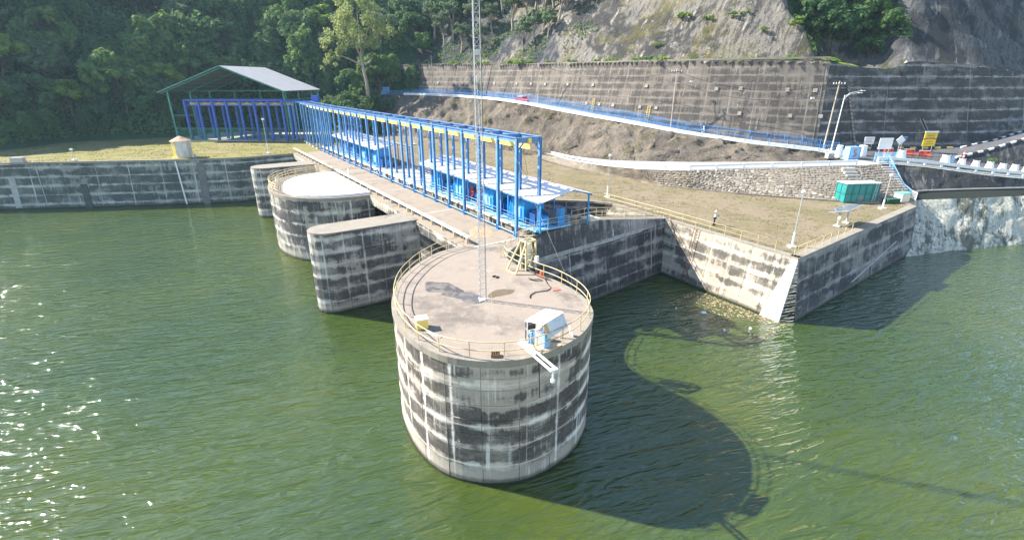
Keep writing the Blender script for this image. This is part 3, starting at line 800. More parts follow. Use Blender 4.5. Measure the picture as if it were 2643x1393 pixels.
ROAD_O = [(-47, 173.5, 19.3), (-34, 163.8, 19.45), (-22.7, 154.3, 19.5), (-12.4, 144.0, 19.26), (-3.4, 133.9, 18.9), (3.1, 126.6, 18.25), (14.5, 114.5, 16.65), (25.3, 104.8, 15.25), (32.6, 99.4, 14.15), (44.3, 92.9, 12.85), (49.0, 90.6, 12.5), (54.0, 88.5, 12.05), (57.8, 86.9, 11.4)]
def offs(pts, w):
    p = Path(pts); return [(q - n * w) for q, n in zip(p.p, p.n)]
ROAD_I = offs(ROAD_O, 6.3)
LOW_O = [(4, 123.2, 7.55), (7.3, 116.6, 7.75), (11.7, 106.2, 7.95), (17.0, 95.0, 8.5), (22.6, 86.4, 9.2), (29.7, 81.0, 9.9), (38.8, 79.9, 10.4), (46.2, 78.1, 10.9), (54.3, 77.9, 11.2), (59.5, 79.8, 11.2)]
LOW_I = [(-1, 124, 8.0), (4.2, 118.9, 8.05), (12.2, 107.6, 8.4), (20.2, 97.1, 9.1), (26.5, 91.8, 9.7), (32.3, 88.6, 10.1), (42.6, 83.6, 10.9), (53.0, 82.3, 11.2), (59.5, 84.5, 11.25)]
loft('upper_road', [ROAD_O, ROAD_I], 60, 2, M['road_pale'])
loft('lower_road', [LOW_O, LOW_I], 50, 2, M['road_pale'])
TOE = [(-47, 166, 8.6), (-40, 156, 8.5), (-31.8, 145.6, 8.5), (-9.1, 130.5, 8.5), (-1, 124, 8.0), (4.2, 118.9, 8.0), (12.2, 107.6, 8.35), (20.2, 97.1, 9.05), (26.5, 91.8, 9.6), (32.3, 88.6, 10.05), (42.6, 83.6, 10.85), (53.0, 82.3, 11.15), (58.5, 84.2, 11.2)]
loft('earth_slope', [[(p[0] - .2, p[1] - .7, p[2] - 1.5) for p in TOE], [(p[0], p[1], p[2] - .12) for p in ROAD_O]], 240, 22, M['earth'], amp=1.1, freq=.3, smooth=True)

GUARD = [(59.5, 80.4, 11.2), (62.6, 80.8, 11.1), (68, 80.7, 10.6), (72.5, 80.4, 10.05), (77.2, 79.7, 9.5), (83.6, 80, 8.9), (96, 81.5, 7.9)]
WBASE = [(57.8, 92.8, 11.75), (61, 95.0, 11.7), (73.5, 96.6, 11.6), (83.5, 96.0, 11.7), (92, 97.2, 12.2), (102, 101, 12.6), (118, 109, 13.2)]
loft('junction_road', [GUARD, [(57.8, 86.9, 11.35), (66, 87.5, 11.35), (76, 87.5, 11.2), (84, 87.5, 10.9), (92, 88, 10.4), (104, 90, 9.6)], WBASE], 40, 4, M['asphalt'])
SB = [(60, 75.2, 7.4), (65.8, 76.9, 7.4), (73.4, 78.0, 7.4), (83.0, 79.0, 7.4), (96, 80.6, 7.2)]
SC = [(58.5, 72.8, 6.5), (62.8, 74.5, 6.5), (71.7, 75.7, 6.5), (81.9, 77.4, 6.5), (96, 79.6, 6.4)]
SD = [(53, 65.6, -.6), (59.1, 66.7, -.6), (69.2, 69.6, -.6), (80, 72.3, -.6), (96, 75, -.6)]
loft('spillway_bank', [SB, [(p[0], p[1] - .15, p[2] - .15) for p in GUARD]], 40, 6, M['rock_dark'], amp=.25, freq=.4)
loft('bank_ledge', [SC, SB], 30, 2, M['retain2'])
loft('limed_slope', [SD, SC], 60, 12, M['lime'], amp=.42, freq=.6, smooth=True)
mb = MB(); mb.tube([(p[0], p[1] - .1, p[2] + .1) for p in SB], .12, 6); tag(obj('bank_pipe', mb, M['pale_concrete'], None, at=SB[1]), 'pale pipe lying along the ledge of the bank above the limed slope', 'pipe')

# ------------------------------------------------------------------ stone pitched slope
pitch = thing('stone_pitching', 'stone pitched slope between the platform grass and the lower road', 'stone slope', (30, 82, 6.9))
ST_B = [(4.5, 121, 7.2), (6.5, 112.5, 7.15), (12, 101.5, 7.0), (19.4, 92.5, 6.95), (25.5, 83.3, 6.9), (35.6, 77, 6.9), (41.6, 74.5, 6.9), (48.2, 72, 6.9), (53.5, 70.6, 6.9), (60, 71.8, 6.9)]
ST_T = [(p[0], p[1], p[2] - .03) for p in LOW_O]
loft('mortar_bed', [ST_B, ST_T], 60, 6, M['mortar'], kind=None, parent=pitch, amp=.08, freq=.8)
nS = 200
rb, rt = resample(ST_B, nS), resample(ST_T, nS)
def stone_mesh(seed):
    r = random.Random(seed); mb = MB()
    k = 7; a0 = r.random() * 6
    ring = lambda rad, z: [(rad * math.cos(a0 + 2 * math.pi * i / k) * r.uniform(.85, 1.1), rad * math.sin(a0 + 2 * math.pi * i / k) * r.uniform(.75, 1.05), z * r.uniform(.8, 1.1)) for i in range(k)]
    A, B, C = ring(.5, -.12), ring(.47, .12), ring(.28, .22)
    v = A + B + C
    f = [(i, (i + 1) % k, k + (i + 1) % k, k + i) for i in range(k)] + [(k + i, k + (i + 1) % k, 2 * k + (i + 1) % k, 2 * k + i) for i in range(k)] + [tuple(range(2 * k, 3 * k))]
    mb.add(v, f); return mb
stone_mbs = [stone_mesh(i) for i in range(7)]
stone_mes = [m.mesh('stone', M['stone']) for m in stone_mbs]
cand = []
s_cells = 0
P_len = Path(ST_B).L
for row in range(15):
    i = random.random() * .5
    while i < P_len:
        w = random.choice([.36, .42, .5, .56, .64, .8])
        t = (row + .5 + random.uniform(-.22, .22)) / 15
        f = (i / P_len) * nS; k = int(f)
        if k >= nS: break
        b = rb[k].lerp(rb[k + 1], f - k); tt = rt[k].lerp(rt[k + 1], f - k)
        wid = (tt - b).length
        p = b.lerp(tt, t)
        e1 = (rb[k + 1] - rb[k]).normalized(); e2 = (tt - b).normalized(); nn = e1.cross(e2)
        if nn.z < 0: nn = -nn
        if not (wid / 15 < .24 and row % 2):
            cand.append((p.length, p, e1, e2, nn, w, max(.3, min(w * .8, wid / 15 * 1.2))))
        i += w * 1.02
cand.sort(key=lambda c: c[0] - 9 * c[5])
rest = MB()
for j, (_, p, e1, e2, nn, w, h) in enumerate(cand):
    R = Matrix((e1, e2, nn)).transposed() @ Matrix.Rotation(random.uniform(-.4, .4), 3, 'Z')
    S = Matrix.Diagonal((w, h, random.uniform(.22, .55)))
    q = p + nn * random.uniform(-.02, .04)
    if j < 300:
        o = link('stone', random.choice(stone_mes), pitch)
        o.matrix_local = Matrix.Translation(q - ORG[pitch.name]) @ (R @ S).to_4x4()
    else:
        s = random.choice(stone_mbs); A = R @ S
        rest.add([q + A @ Vector(v) for v in s.v], s.f)
tag(obj('stone_facing', rest, M['stone'], pitch), kind='stuff')

mb = MB(); q = [Vector((p[0] + .15, p[1] - .35, 7.0 if p[2] < 7 else p[2] + .05)) for p in ST_B[:-1]]
for a, b in zip(q, q[1:]): mb.bar(a, b, .3, .22)
tag(obj('toe_drain', mb, M['mortar'], None, at=q[4]), 'narrow concrete drain along the foot of the stone pitched slope', 'drain')

# ------------------------------------------------------------------ upper retaining wall
RTOP = [(-47, 186.2, 28.7), (-41.3, 181.2, 28.6), (-27.2, 170.1, 28.5), (-13.7, 158.7, 28.1), (-3.2, 147.7, 27.8), (6.9, 136.1, 27.7), (16.7, 125.3, 27.6), (26.2, 115.8, 27.6), (35.3, 108.5, 27.5), (44.5, 103.0, 27.35), (51.8, 99.4, 27.2), (58.0, 96.9, 26.9)]
rpth = Path(catmull([(p[0], p[1], p[2]) for p in RTOP], 2.0))
rzb = lerp_tab([(-47, 19), (-34, 19.3), (-3, 18.6), (4, 17.9), (15, 16.3), (26, 14.9), (35, 13.7), (46, 12.5), (58, 11.6)])
ret = thing('retaining_wall', 'tall curved concrete retaining wall above the upper road, sunlit and streaked', 'retaining wall', (10, 135, 17))
zt_s = lambda s: rpth.at(s)[0].z
RP = curtain(ret, rpth, zt_s, lambda s: rzb(rpth.at(s)[0].x), M['retain'], batter=.255, bays=4.4, zedges=[11.6 + 1.45 * i for i in range(12)] + [29.2], fine=4.4, gap=.03, proud=.07)
edge_ring('coping', ret, rpth, 27.7, M['coping'], .1, .6, .3, .05, 4).location.z -= .0
M['anchor'] = plain('anchor_concrete', (.33, .29, .24), .9, var=.2)
def on_wall(x, z, o=.1):
    lo, hi = 0.0, rpth.L
    for _ in range(30):
        m = (lo + hi) / 2
        if RP(m, z)[0] < x: lo = m
        else: hi = m
    return lo, Vector(RP(lo, z, o)), rpth.at(lo)[1]
for x, z in [(-33.75, 22.93), (-28.34, 22.95), (-23.15, 22.91), (-14.65, 22.87), (-4.83, 22.79), (1.39, 22.84), (5.08, 22.82), (8.47, 22.77), (13.57, 22.81), (18.82, 22.74), (17.52, 18.66), (20.09, 18.58), (22.75, 18.5), (27.65, 18.34), (30.53, 18.27), (40.57, 22.12), (44.44, 22.21), (28.77, 22.59), (44.39, 17.69), (51.7, 22.05), (55.96, 21.97), (52.3, 17.49), (57.0, 17.51)]:
    _, p, n = on_wall(x, z, .14)
    mb = MB(); t = Vector((-n.y, n.x, 0)); w = Vector((n.x * .25, n.y * .25, -.97)).normalized()
    R = Matrix((t, Vector((n.x, n.y, .25)).normalized(), -w)).transposed()
    mb.box(p, (.66, .2, .66), M=R); obj('anchor_block', mb, M['anchor'], ret)
for lb, x, z0, z1 in (('yellow ladder on the tall retaining wall, the left one of the two above the road', 18.6, 16.8, 19.7), ('yellow ladder on the tall retaining wall, the right one of the two above the road', 28.9, 15.5, 18.6)):
    s_, p, n = on_wall(x, z0, .2); t = thing('yellow_ladder', lb, 'ladder', p)
    st = MB()
    for d in (-.28, .28): st.tube([RP(s_ + d, z0, .22), RP(s_ + d, z1, .22)], .05, 5)
    obj('stile', st, M['crane_yellow'], t)
    for i in range(9):
        z = z0 + .25 + (z1 - z0 - .3) * i / 8
        r = MB(); r.tube([RP(s_ - .28, z, .22), RP(s_ + .28, z, .22)], .035, 4); obj('rung', r, M['crane_yellow'], t)

R2TOP = [(57.3, 97.18, 26.9), (58.0, 96.9, 26.9), (58.9, 97.3, 26.85), (61.5, 99.8, 26.5), (66, 100.6, 26.0), (73, 100.7, 25.6), (75, 100.5, 27.3), (88, 101.0, 26.2), (102, 105.2, 25.2), (122, 114, 25)]
r2 = thing('shaded_retaining_wall', 'dark shaded retaining wall behind the junction at the right end of the road', 'retaining wall', (80, 99, 12))
r2p = Path(R2TOP)
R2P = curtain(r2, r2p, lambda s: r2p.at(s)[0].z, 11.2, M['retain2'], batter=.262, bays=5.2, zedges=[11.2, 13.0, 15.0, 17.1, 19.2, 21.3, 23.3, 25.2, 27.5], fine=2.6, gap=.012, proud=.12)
# ------------------------------------------------------------------ rock hill above the retaining walls, forest hill on the left
def dist_inside(X, Y, line, far):
    """distance to the foot line for points on the far side of it, negative in front"""
    d = np.full(X.shape, 1e9)
    for (ax, ay), (bx, by) in zip(line[:-1], line[1:]):
        dx, dy = bx - ax, by - ay; L2 = dx * dx + dy * dy
        t = np.clip(((X - ax) * dx + (Y - ay) * dy) / L2, 0, 1)
        d = np.minimum(d, np.hypot(X - ax - t * dx, Y - ay - t * dy))
    poly = list(line) + far
    ins = np.zeros(X.shape, bool); n = len(poly)
    for i in range(n):
        x1, y1 = poly[i]; x2, y2 = poly[(i + 1) % n]
        if y1 == y2: continue
        c = ((y1 > Y) != (y2 > Y)) & (X < (x2 - x1) * (Y - y1) / (y2 - y1) + x1)
        ins ^= c
    return np.where(ins, d, -d)
def fract(p, H=.9, o=6): return mnoise.fractal(p, H, 2, o)
def heightfield(name, x0, x1, y0, y1, step, line, far, zf, mats, mf, dmin=0.0):
    xs = np.arange(x0, x1 + step, step); ys = np.arange(y0, y1 + step, step)
    X, Y = np.meshgrid(xs, ys); D = dist_inside(X, Y, line, far)
    idx = -np.ones(X.shape, int); V = []
    for j in range(X.shape[0]):
        for i in range(X.shape[1]):
            if D[j, i] > dmin:
                idx[j, i] = len(V); V.append(zf(X[j, i], Y[j, i], D[j, i]))
    F = []; mi = []
    for j in range(X.shape[0] - 1):
        for i in range(X.shape[1] - 1):
            q = (idx[j, i], idx[j, i + 1], idx[j + 1, i + 1], idx[j + 1, i])
            if min(q) >= 0: F.append(q); mi.append(mf(X[j, i], Y[j, i], D[j, i]))
    me = bpy.data.meshes.new(name); me.from_pydata(V, [], F)
    for m in mats: me.materials.append(m)
    me.polygons.foreach_set('material_index', mi); me.polygons.foreach_set('use_smooth', [True] * len(F)); me.update()
    return tag(link(name, me), kind='structure')

RLINE = [(-75, 215), (-47, 186.2), (-41.3, 181.2), (-27.2, 170.1), (-13.7, 158.7), (-3.2, 147.7), (6.9, 136.1), (16.7, 125.3), (26.2, 115.8), (35.3, 108.5), (44.5, 103.0), (51.8, 99.4), (57.2, 97.2), (61.0, 99.8), (63.5, 106), (67, 109), (70.5, 107), (73.5, 102.2), (76, 100.9), (88, 101.4), (102, 105.6), (122, 114.4), (175, 138)]
RFAR = [(175, 300), (-75, 300)]
rbase = lambda x: float(np.interp(x, [-47, -41, -27, -14, -3, 7, 26, 45, 58, 61.5, 66, 73, 75, 88, 102, 122, 175], [28.7, 28.6, 28.5, 28.1, 27.8, 27.7, 27.6, 27.35, 26.9, 26.5, 26.0, 25.7, 27.2, 26.2, 25.2, 25.0, 24.5]))
def rock_z(x, y, d):
    dd = max(0, d - (2.8 if x < 62 else .4))
    f = fract(Vector((x * .05, y * .05, 2.0))); g = fract(Vector((x * .17, y * .17, dd * .08))); r = mnoise.ridged_multi_fractal(Vector((x * .11 + .05 * dd, y * .05, dd * .03)), .9, 2.1, 5, 1.0, 2.0)
    sl = 1.12 if x < 40 else (1.12 + .25 * min(1, (x - 40) / 15))
    z = rbase(x) + .12 + (min(0, d) * .9 if d < 0 else 0) + sl * dd + min(1, dd / 5) * (f * 2.4 + g * 1.1 + (r - 1.2) * .9) - .006 * dd * dd
    rill = math.sin((x * .9 + y * .25) * .9 + 3 * f)
    z += min(1, dd / 6) * .25 * rill
    return (x + min(1, dd / 4) * g * .6, y + min(1, dd / 4) * f * .8, z)
def rock_mi(x, y, d):
    if x > 70: return 1
    n = fract(Vector((x * .07, y * .07, 8)))
    if x < 12 and n + (12 - x) * .025 > .05: return 1
    return 0
heightfield('rock_hill', -75, 150, 96, 205, .75, RLINE, RFAR, rock_z, [M['rock'], M['rock_dark']], rock_mi, dmin=-.9)
berm_p = [q for q in RTOP]
loft('berm', [[(p[0], p[1], p[2] + .08) for p in RTOP], [(q.x, q.y, q.z + .25) for q in offs(RTOP, 3.2)]], 80, 2, M['berm'], amp=.25, freq=.8)
loft('wall_top_grass', [[(p[0], p[1], p[2] + .1) for p in R2TOP[:5]], [(q.x, q.y, q.z + .9) for q in offs(R2TOP[:5], 3.5)]], 30, 2, M['berm'], amp=.4, freq=.8)

FLINE = [(-230, 70), (-150, 97), (-118, 116), (-116, 134), (-104, 139.5), (-94, 143), (-92, 156), (-88, 164), (-60, 165), (-52, 159), (-44, 158), (10, 178), (60, 200)]
FFAR = [(60, 260), (-230, 260)]
def forest_z(x, y, d):
    f = fract(Vector((x * .03, y * .03, 5.0)))
    return (x, y, 8.6 + min(0, d) + .7 * min(1, max(0, d)) + (.92 + .22 * min(1, max(0, (x + 120) / 40))) * max(0, d) + min(1, d / 12) * 4 * f + (0 if d < 80 else -(d - 80) * .3))
heightfield('forest_hill', -230, 60, 75, 260, 3.0, FLINE, FFAR, forest_z, [M['hill']], lambda *a: 0, dmin=-4.5)

# ------------------------------------------------------------------ foliage
def leaf_quads(centres, normals, sizes, rng, name, mat):
    """one bent leaf cluster (two triangles) per centre"""
    n = len(centres)
    a = rng.normal(size=(n, 3)); t = np.cross(normals, a); t /= np.linalg.norm(t, axis=1)[:, None] + 1e-9
    b = np.cross(normals, t)
    s = sizes[:, None]; w = rng.uniform(.45, .8, (n, 1)) * s
    V = np.empty((n, 4, 3)); droop = normals * s * rng.uniform(-.35, .05, (n, 1))
    V[:, 0] = centres - t * s; V[:, 1] = centres - b * w + droop * .2; V[:, 2] = centres + t * s + droop; V[:, 3] = centres + b * w + droop * .2
    me = bpy.data.meshes.new(name)
    me.vertices.add(n * 4); me.vertices.foreach_set('co', V.reshape(-1))
    me.loops.add(n * 4); me.loops.foreach_set('vertex_index', np.arange(n * 4, dtype=np.int32))
    me.polygons.add(n); me.polygons.foreach_set('loop_start', np.arange(0, n * 4, 4, dtype=np.int32)); me.polygons.foreach_set('loop_total', np.full(n, 4, np.int32))
    me.materials.append(mat); me.update(calc_edges=True); me.validate()
    return me

def crown_mesh(seed, rx, rz, zc, nclump, nleaf, ls, mat, shell=.55, flat=.0, clump=.30, drop=0.0):
    rng = np.random.default_rng(seed)
    d = rng.normal(size=(nclump, 3)); d /= np.linalg.norm(d, axis=1)[:, None]
    d[:, 2] = np.abs(d[:, 2]) * (1 - flat) - .35 * rng.random(nclump)
    r = (shell + (1 - shell) * rng.random(nclump)) ** .8
    cc = d * r[:, None] * np.array([rx, rx * rng.uniform(.8, 1.1), rz]) + np.array([0, 0, zc])
    cr = rng.uniform(.6, 1.25, nclump) * clump * rx
    k = rng.integers(0, nclump, nleaf)
    q = rng.normal(size=(nleaf, 3)); q /= np.linalg.norm(q, axis=1)[:, None]
    rad = cr[k] * rng.uniform(.45, 1.0, nleaf) ** .5
    C = cc[k] + q * rad[:, None] * np.array([1, 1, .72]); C[:, 2] -= drop * rng.random(nleaf) ** 2
    nrm = q + rng.normal(size=(nleaf, 3)) * .45 + np.array([-.15, 0, .6]); nrm /= np.linalg.norm(nrm, axis=1)[:, None]
    return leaf_quads(C, nrm, ls * rng.uniform(.6, 1.35, nleaf), rng, 'crown', mat), cc

def trunk_mb(seed, h, r, cc, nb=7):
    rnd = random.Random(seed); mb = MB()
    pts = [(0, 0, -1.2)]; x = y = 0
    for i in range(1, 5):
        x += rnd.uniform(-.3, .3); y += rnd.uniform(-.3, .3); pts.append((x, y, h * i / 4))
    mb.tube(pts, [r * 1.25, r, r * .85, r * .65, r * .4], 7)
    for c in random.Random(seed + 1).sample(list(map(tuple, cc)), min(nb, len(cc))):
        s = Vector(pts[rnd.choice([2, 3, 3])]); e = Vector(c); m = s.lerp(e, .5) + Vector((0, 0, .08 * h))
        mb.tube([s, m, e], [r * .42, r * .28, r * .1], 5)
    return mb

def make_tree(kind, name, label, group, seed, rx, rz, h, mat, bark='bark', nclump=34, nleaf=2600, ls=.42, cat='tree', **kw):
    t = thing(name, label, cat, (0, 0, 0), 0, group)
    me, cc = crown_mesh(seed, rx, rz, h, nclump, nleaf, ls, mat, **kw)
    link('crown', me, t)
    o = obj('trunk', trunk_mb(seed, h * .8, .035 * h + .05, cc), M[bark], t, local=True, smooth=True)
    return t

PROTO = []
kinds = [('broadleaf_tree', 0, dict(rx=5.4, rz=5.4, h=5.2, nleaf=3400, ls=.46)), ('broadleaf_tree', 1, dict(rx=4.8, rz=5.8, h=5.6, nclump=32, nleaf=3300, ls=.46)), ('broadleaf_tree', 0, dict(rx=6.4, rz=5.0, h=4.8, nclump=46, nleaf=4000, ls=.46)),
         ('vine_draped_tree', 1, dict(rx=3.9, rz=6.5, h=6.5, drop=5.0, nleaf=3600)), ('forest_tree', 2, dict(rx=4.6, rz=4.8, h=6.5, nclump=30, nleaf=3000)), ('vine_draped_tree', 0, dict(rx=4.4, rz=7.2, h=6.8, drop=6.0, nleaf=4000, nclump=40)), ('forest_tree', 3, dict(rx=3.8, rz=3.8, h=5.5, nclump=26, nleaf=2400))]
WORDS = {'broadleaf_tree0': 'dark broadleaf tree of the dense wood', 'broadleaf_tree1': 'mid green broadleaf tree of the dense wood', 'vine_draped_tree1': 'narrow tree draped in green creepers', 'vine_draped_tree0': 'dark tree hung with heavy creepers', 'forest_tree2': 'greyish open crowned tree of the wood', 'forest_tree3': 'bright yellow green tree in the wood'}
for i, (nm, mi, kw) in enumerate(kinds):
    lb = WORDS[nm + str(mi)] + ' on the hillside behind the lawn'
    PROTO.append((make_tree(i, nm, lb, 'trees of the hillside wood', 100 + i, mat=M['leaf'][mi], **kw), nm, mi))
    PROTO[-1][0].location = (0, 0, -60)
used_proto = set()
def plant(k, x, y, z, s, rz, label=None, group=None):
    t, nm, mi = PROTO[k]
    if k not in used_proto: o = t; used_proto.add(k)
    else: o = copy_tree(t)
    o.location = (x, y, z); o.scale = (s, s, s * random.uniform(.9, 1.12)); o.rotation_euler = (random.uniform(-.06, .06), random.uniform(-.06, .06), rz)
    if label: o['label'] = label
    if group: o['group'] = group
    return o
def fd(x, y): return float(dist_inside(np.array([[x]]), np.array([[y]]), FLINE, FFAR)[0, 0])
def rd_(x, y): return float(dist_inside(np.array([[x]]), np.array([[y]]), RLINE, RFAR)[0, 0])
KIND_WORDS = ['dark broadleaf tree', 'mid green broadleaf tree', 'wide dark tree', 'creeper draped tree', 'greyish open tree', 'creeper hung dark tree', 'yellow green tree']
rt_ = random.Random(5)
spots = []
for x, y, mind in [(rt_.uniform(-175, -30), rt_.uniform(100, 235), 0) for _ in range(5200)]:
    d = fd(x, y)
    if d < 1.2 or d > 74: continue
    if x / y < -1.16 or x / y > -.16: continue
    if rd_(x, y) > -1: continue
    near = d < 9
    md = 4.2 if near else 6.0
    if all((x - a) ** 2 + (y - b) ** 2 > md * md for a, b, _ in spots): spots.append((x, y, d))
spots.sort(key=lambda s: s[0] ** 2 + s[1] ** 2)
spots = spots[:275]
for x, y, d in spots:
    r = rt_.random()
    k = [0, 1, 2, 3, 4, 5, 6][min(6, int(r * 6.6))]
    s = rt_.uniform(.42, .7) if d < 5 else rt_.choice([.7, .85, 1.0, 1.1, 1.25, 1.4, 1.55])
    z = forest_z(x, y, d)[2]
    px_ = 512 + 490 * x / y; top_ = z + 7 * s
    where = 'above the far left lake wall' if px_ < 95 else 'left of the shed' if px_ < 165 else 'behind the shed roof' if px_ < 320 else 'beside the pale tree'
    row_ = 'at the lawn edge' if d < 7 else 'low on the slope' if d < 18 else 'halfway up the slope' if d < 36 else 'high on the slope'
    plant(k, x, y, z - .4, s, rt_.uniform(0, 6.28), ('small ' if s < .6 else 'big ' if s > 1.2 else '') + KIND_WORDS[k] + ' ' + row_ + ' ' + where, 'trees of the hillside wood')
# undergrowth that fills the wood's floor and its front edge
N = 60000
ux = RNG.uniform(-175, -42, N * 3); uy = RNG.uniform(95, 225, N * 3)
ud = dist_inside(ux[None], uy[None], FLINE, FFAR)[0]
m = (ud > .3) & (ud < 62) & (RNG.random(N * 3) < np.where(ud < 10, 1, .45)); ux, uy, ud = ux[m][:N], uy[m][:N], ud[m][:N]
uz = 9.2 + (.92 + .22 * np.clip((ux + 120) / 40, 0, 1)) * ud + np.minimum(1, ud / 12) * np.array([4 * fract(Vector((a * .03, b * .03, 5.0))) for a, b in zip(ux, uy)])
lump = np.array([mnoise.noise((a * .35, b * .35, 2.0)) for a, b in zip(ux, uy)])
hgt = np.clip(2.4 + 3.4 * lump, .5, 7) * np.minimum(1, (ud + .6) / 1.6) * RNG.random(len(ux)) ** .6
nr = RNG.normal(size=(len(ux), 3)) * .6 + np.array([.1, -.6, .8]); nr /= np.linalg.norm(nr, axis=1)[:, None]
me = leaf_quads(np.stack([ux, uy, uz + hgt], 1), nr, RNG.uniform(.3, .7, len(ux)), RNG, 'undergrowth', M['leaf'][1])
tag(link('undergrowth', me), 'dense creepers and undergrowth covering the wooded hillside', kind='stuff')

# the pale tree that stands out by the end of the wall
pt = thing('pale_tree', 'tall pale olive tree with a light forked trunk standing out left of the retaining wall', 'tree', (-45.5, 161, 18))
cl = []
rng = np.random.default_rng(77)
cs, cn, ls = [], [], []
for cx, cy, cz, r, n in [(1.22 * a_, b_, c_, r_ * 1.08, int(n_ * 1.15)) for a_, b_, c_, r_, n_ in [(0, 0, 25, 4.6, 1500), (-4, 0, 22, 3.6, 1000), (4.2, 1, 22.5, 3.4, 900), (-1.5, 1, 18.5, 4.0, 1000), (-6.6, 0, 17, 2.8, 600), (5.8, 0, 18.3, 2.6, 600), (1.5, 0, 29, 3.4, 700), (3.2, -1, 16, 2.0, 300), (-3, 0, 27.5, 3, 600), (-8.3, 0, 11.5, 1.9, 320), (-5.8, 0, 13, 1.6, 220)]]:
    q = rng.normal(size=(n, 3)); q /= np.linalg.norm(q, axis=1)[:, None]
    lum = rng.integers(0, 12, n); cc = rng.normal(size=(12, 3)) * r * .5
    cs.append(np.array([cx, cy, cz]) + cc[lum] + q * (rng.random(n) ** .5 * r * .38)[:, None]); v = q + rng.normal(size=(n, 3)) * .6 + np.array([0, 0, .4]); cn.append(v / np.linalg.norm(v, axis=1)[:, None]); ls.append(rng.uniform(.2, .42, n))
link('crown', leaf_quads(np.concatenate(cs), np.concatenate(cn), np.concatenate(ls), rng, 'crown', M['leaf'][4]), pt)
mb = MB()
mb.tube([(1.2, 0, -6), (.9, 0, 5), (.3, 0, 9), (0, 0, 12)], [.62, .5, .42, .36], 8)
for br in ([(0, 0, 12), (-1.6, 0, 16), (-3.2, 0, 20), (-4, 0, 23)], [(0, 0, 12), (.4, 0, 17), (0, 0, 22), (.4, 0, 27)], [(.2, 0, 12.5), (1.8, 0, 16), (2.4, 0, 19), (4.4, 1, 23)], [(.5, 0, 9.5), (-2.5, 0, 11.2), (-5.5, 0, 12.4), (-8, 0, 12)], [(-1.5, 0, 16), (-4, 0, 17), (-6.5, 0, 17.5)], [(1.5, 0, 15.5), (4, 0, 17), (6, 0, 18.5)], [(1, 0, 10), (2.5, 0, 11), (3.4, 0, 12.2)]):
    mb.tube(br, [.3, .22, .15, .08][:len(br)], 6)
obj('trunk', mb, M['pale_bark'], pt, local=True, smooth=True)
# big dark bushes at its foot and left end of the wall
for x, y, z, s, k, lb in [(-47.5, 152, 9.0, .95, 2, 'dark rounded tree below the pale tree next to the road end'), (-46.5, 158, 10.5, .85, 0, 'dark tree hiding the left end of the blue road fence'), (-49, 154, 9, 1.0, 5, 'creeper hung tree behind the end of the blue gantry'), (-47.5, 164, 14, .8, 1, 'mid green tree under the lowest branch of the pale tree'), (-53, 163, 10, 1.1, 2, 'dark tree behind the right end of the shed roof'),
                          (-51, 177, 20, .6, 0, 'dark tree rooted at the left end of the retaining wall'), (-50, 170, 16, 1.25, 0, 'large dark tree left of the pale tree trunk'), (-43.8, 151, 8.6, .5, 1, 'low mid green tree at the foot of the earth slope')]:
    plant(k, x, y, z, s, rt_.uniform(0, 6), lb, 'trees near the road end')

# trees and bushes on the rock hill
def rz_at(x, y):
    d = float(dist_inside(np.array([[x]]), np.array([[y]]), RLINE, RFAR)[0, 0]); return rock_z(x, y, d)[2], d
EU = make_tree(20, 'slender_tree', 'slender grey green tree leaning out from the rock above the retaining wall', 'slender trees on the rock', 300, 3.4, 4.6, 8.0, M['leaf'][2], 'pale_bark', nclump=30, nleaf=2000, ls=.30, shell=.4, clump=.26)
more = [(1.5, 170, 1.25, 'broad slender tree high behind the mast'), (7, 163, 1.2, 'slender tree in the second row right of the mast'), (12, 158, 1.2, 'slender tree in the second row above the grassy rock'), (16.5, 157, 1.25, 'slender tree at the top edge right of the mast'), (21, 156, 1.2, 'slender tree at the top edge over the moss'), (3, 150, .75, 'short slender tree low on the rock just right of the mast'), (-9, 163, .8, 'short slender tree low on the rock just left of the mast'), (9.5, 145, .7, 'short slender tree at the lower end of the grassy rock'), (-16, 169, .85, 'slender tree low on the dark rock left of the mast'), (-22, 176, .9, 'slender tree low on the dark rock near the wall end')]
first = True
for x, y, s, lb in more + [(-12, 171, 1.0, 'slender grey green tree on the rock left of the mast top'), (-6, 168, .85, 'small slender tree behind the upper part of the mast'), (0, 161, 1.05, 'slender tree on the rock right of the mast'), (4.5, 157, 1.0, 'second slender tree right of the mast on the rock'), (9, 153, 1.1, 'tallest slender tree above the middle of the rock edge'), (12.5, 147, .95, 'slender tree nearest to the bare rock face'), (6, 150, .8, 'short slender tree low on the rock right of the mast'),
                    (15, 151, 1.1, 'slender tree behind the edge of the bare rock'), (19, 150, 1.0, 'slender tree high over the bare rock'), (-19, 176, 1.1, 'slender tree on the dark rock near the pale tree'), (-26, 182, 1.1, 'slender tree at the left of the dark rock'), (-3, 174, 1.2, 'slender tree high above the mast')]:
    o = EU if first else copy_tree(EU); first = False
    z, d = rz_at(x, y); o.location = (x, y, z - .4); o.scale = (s, s, s); o.rotation_euler = (random.uniform(-.1, .1), random.uniform(-.1, .1), x * 2.1); o['label'] = lb
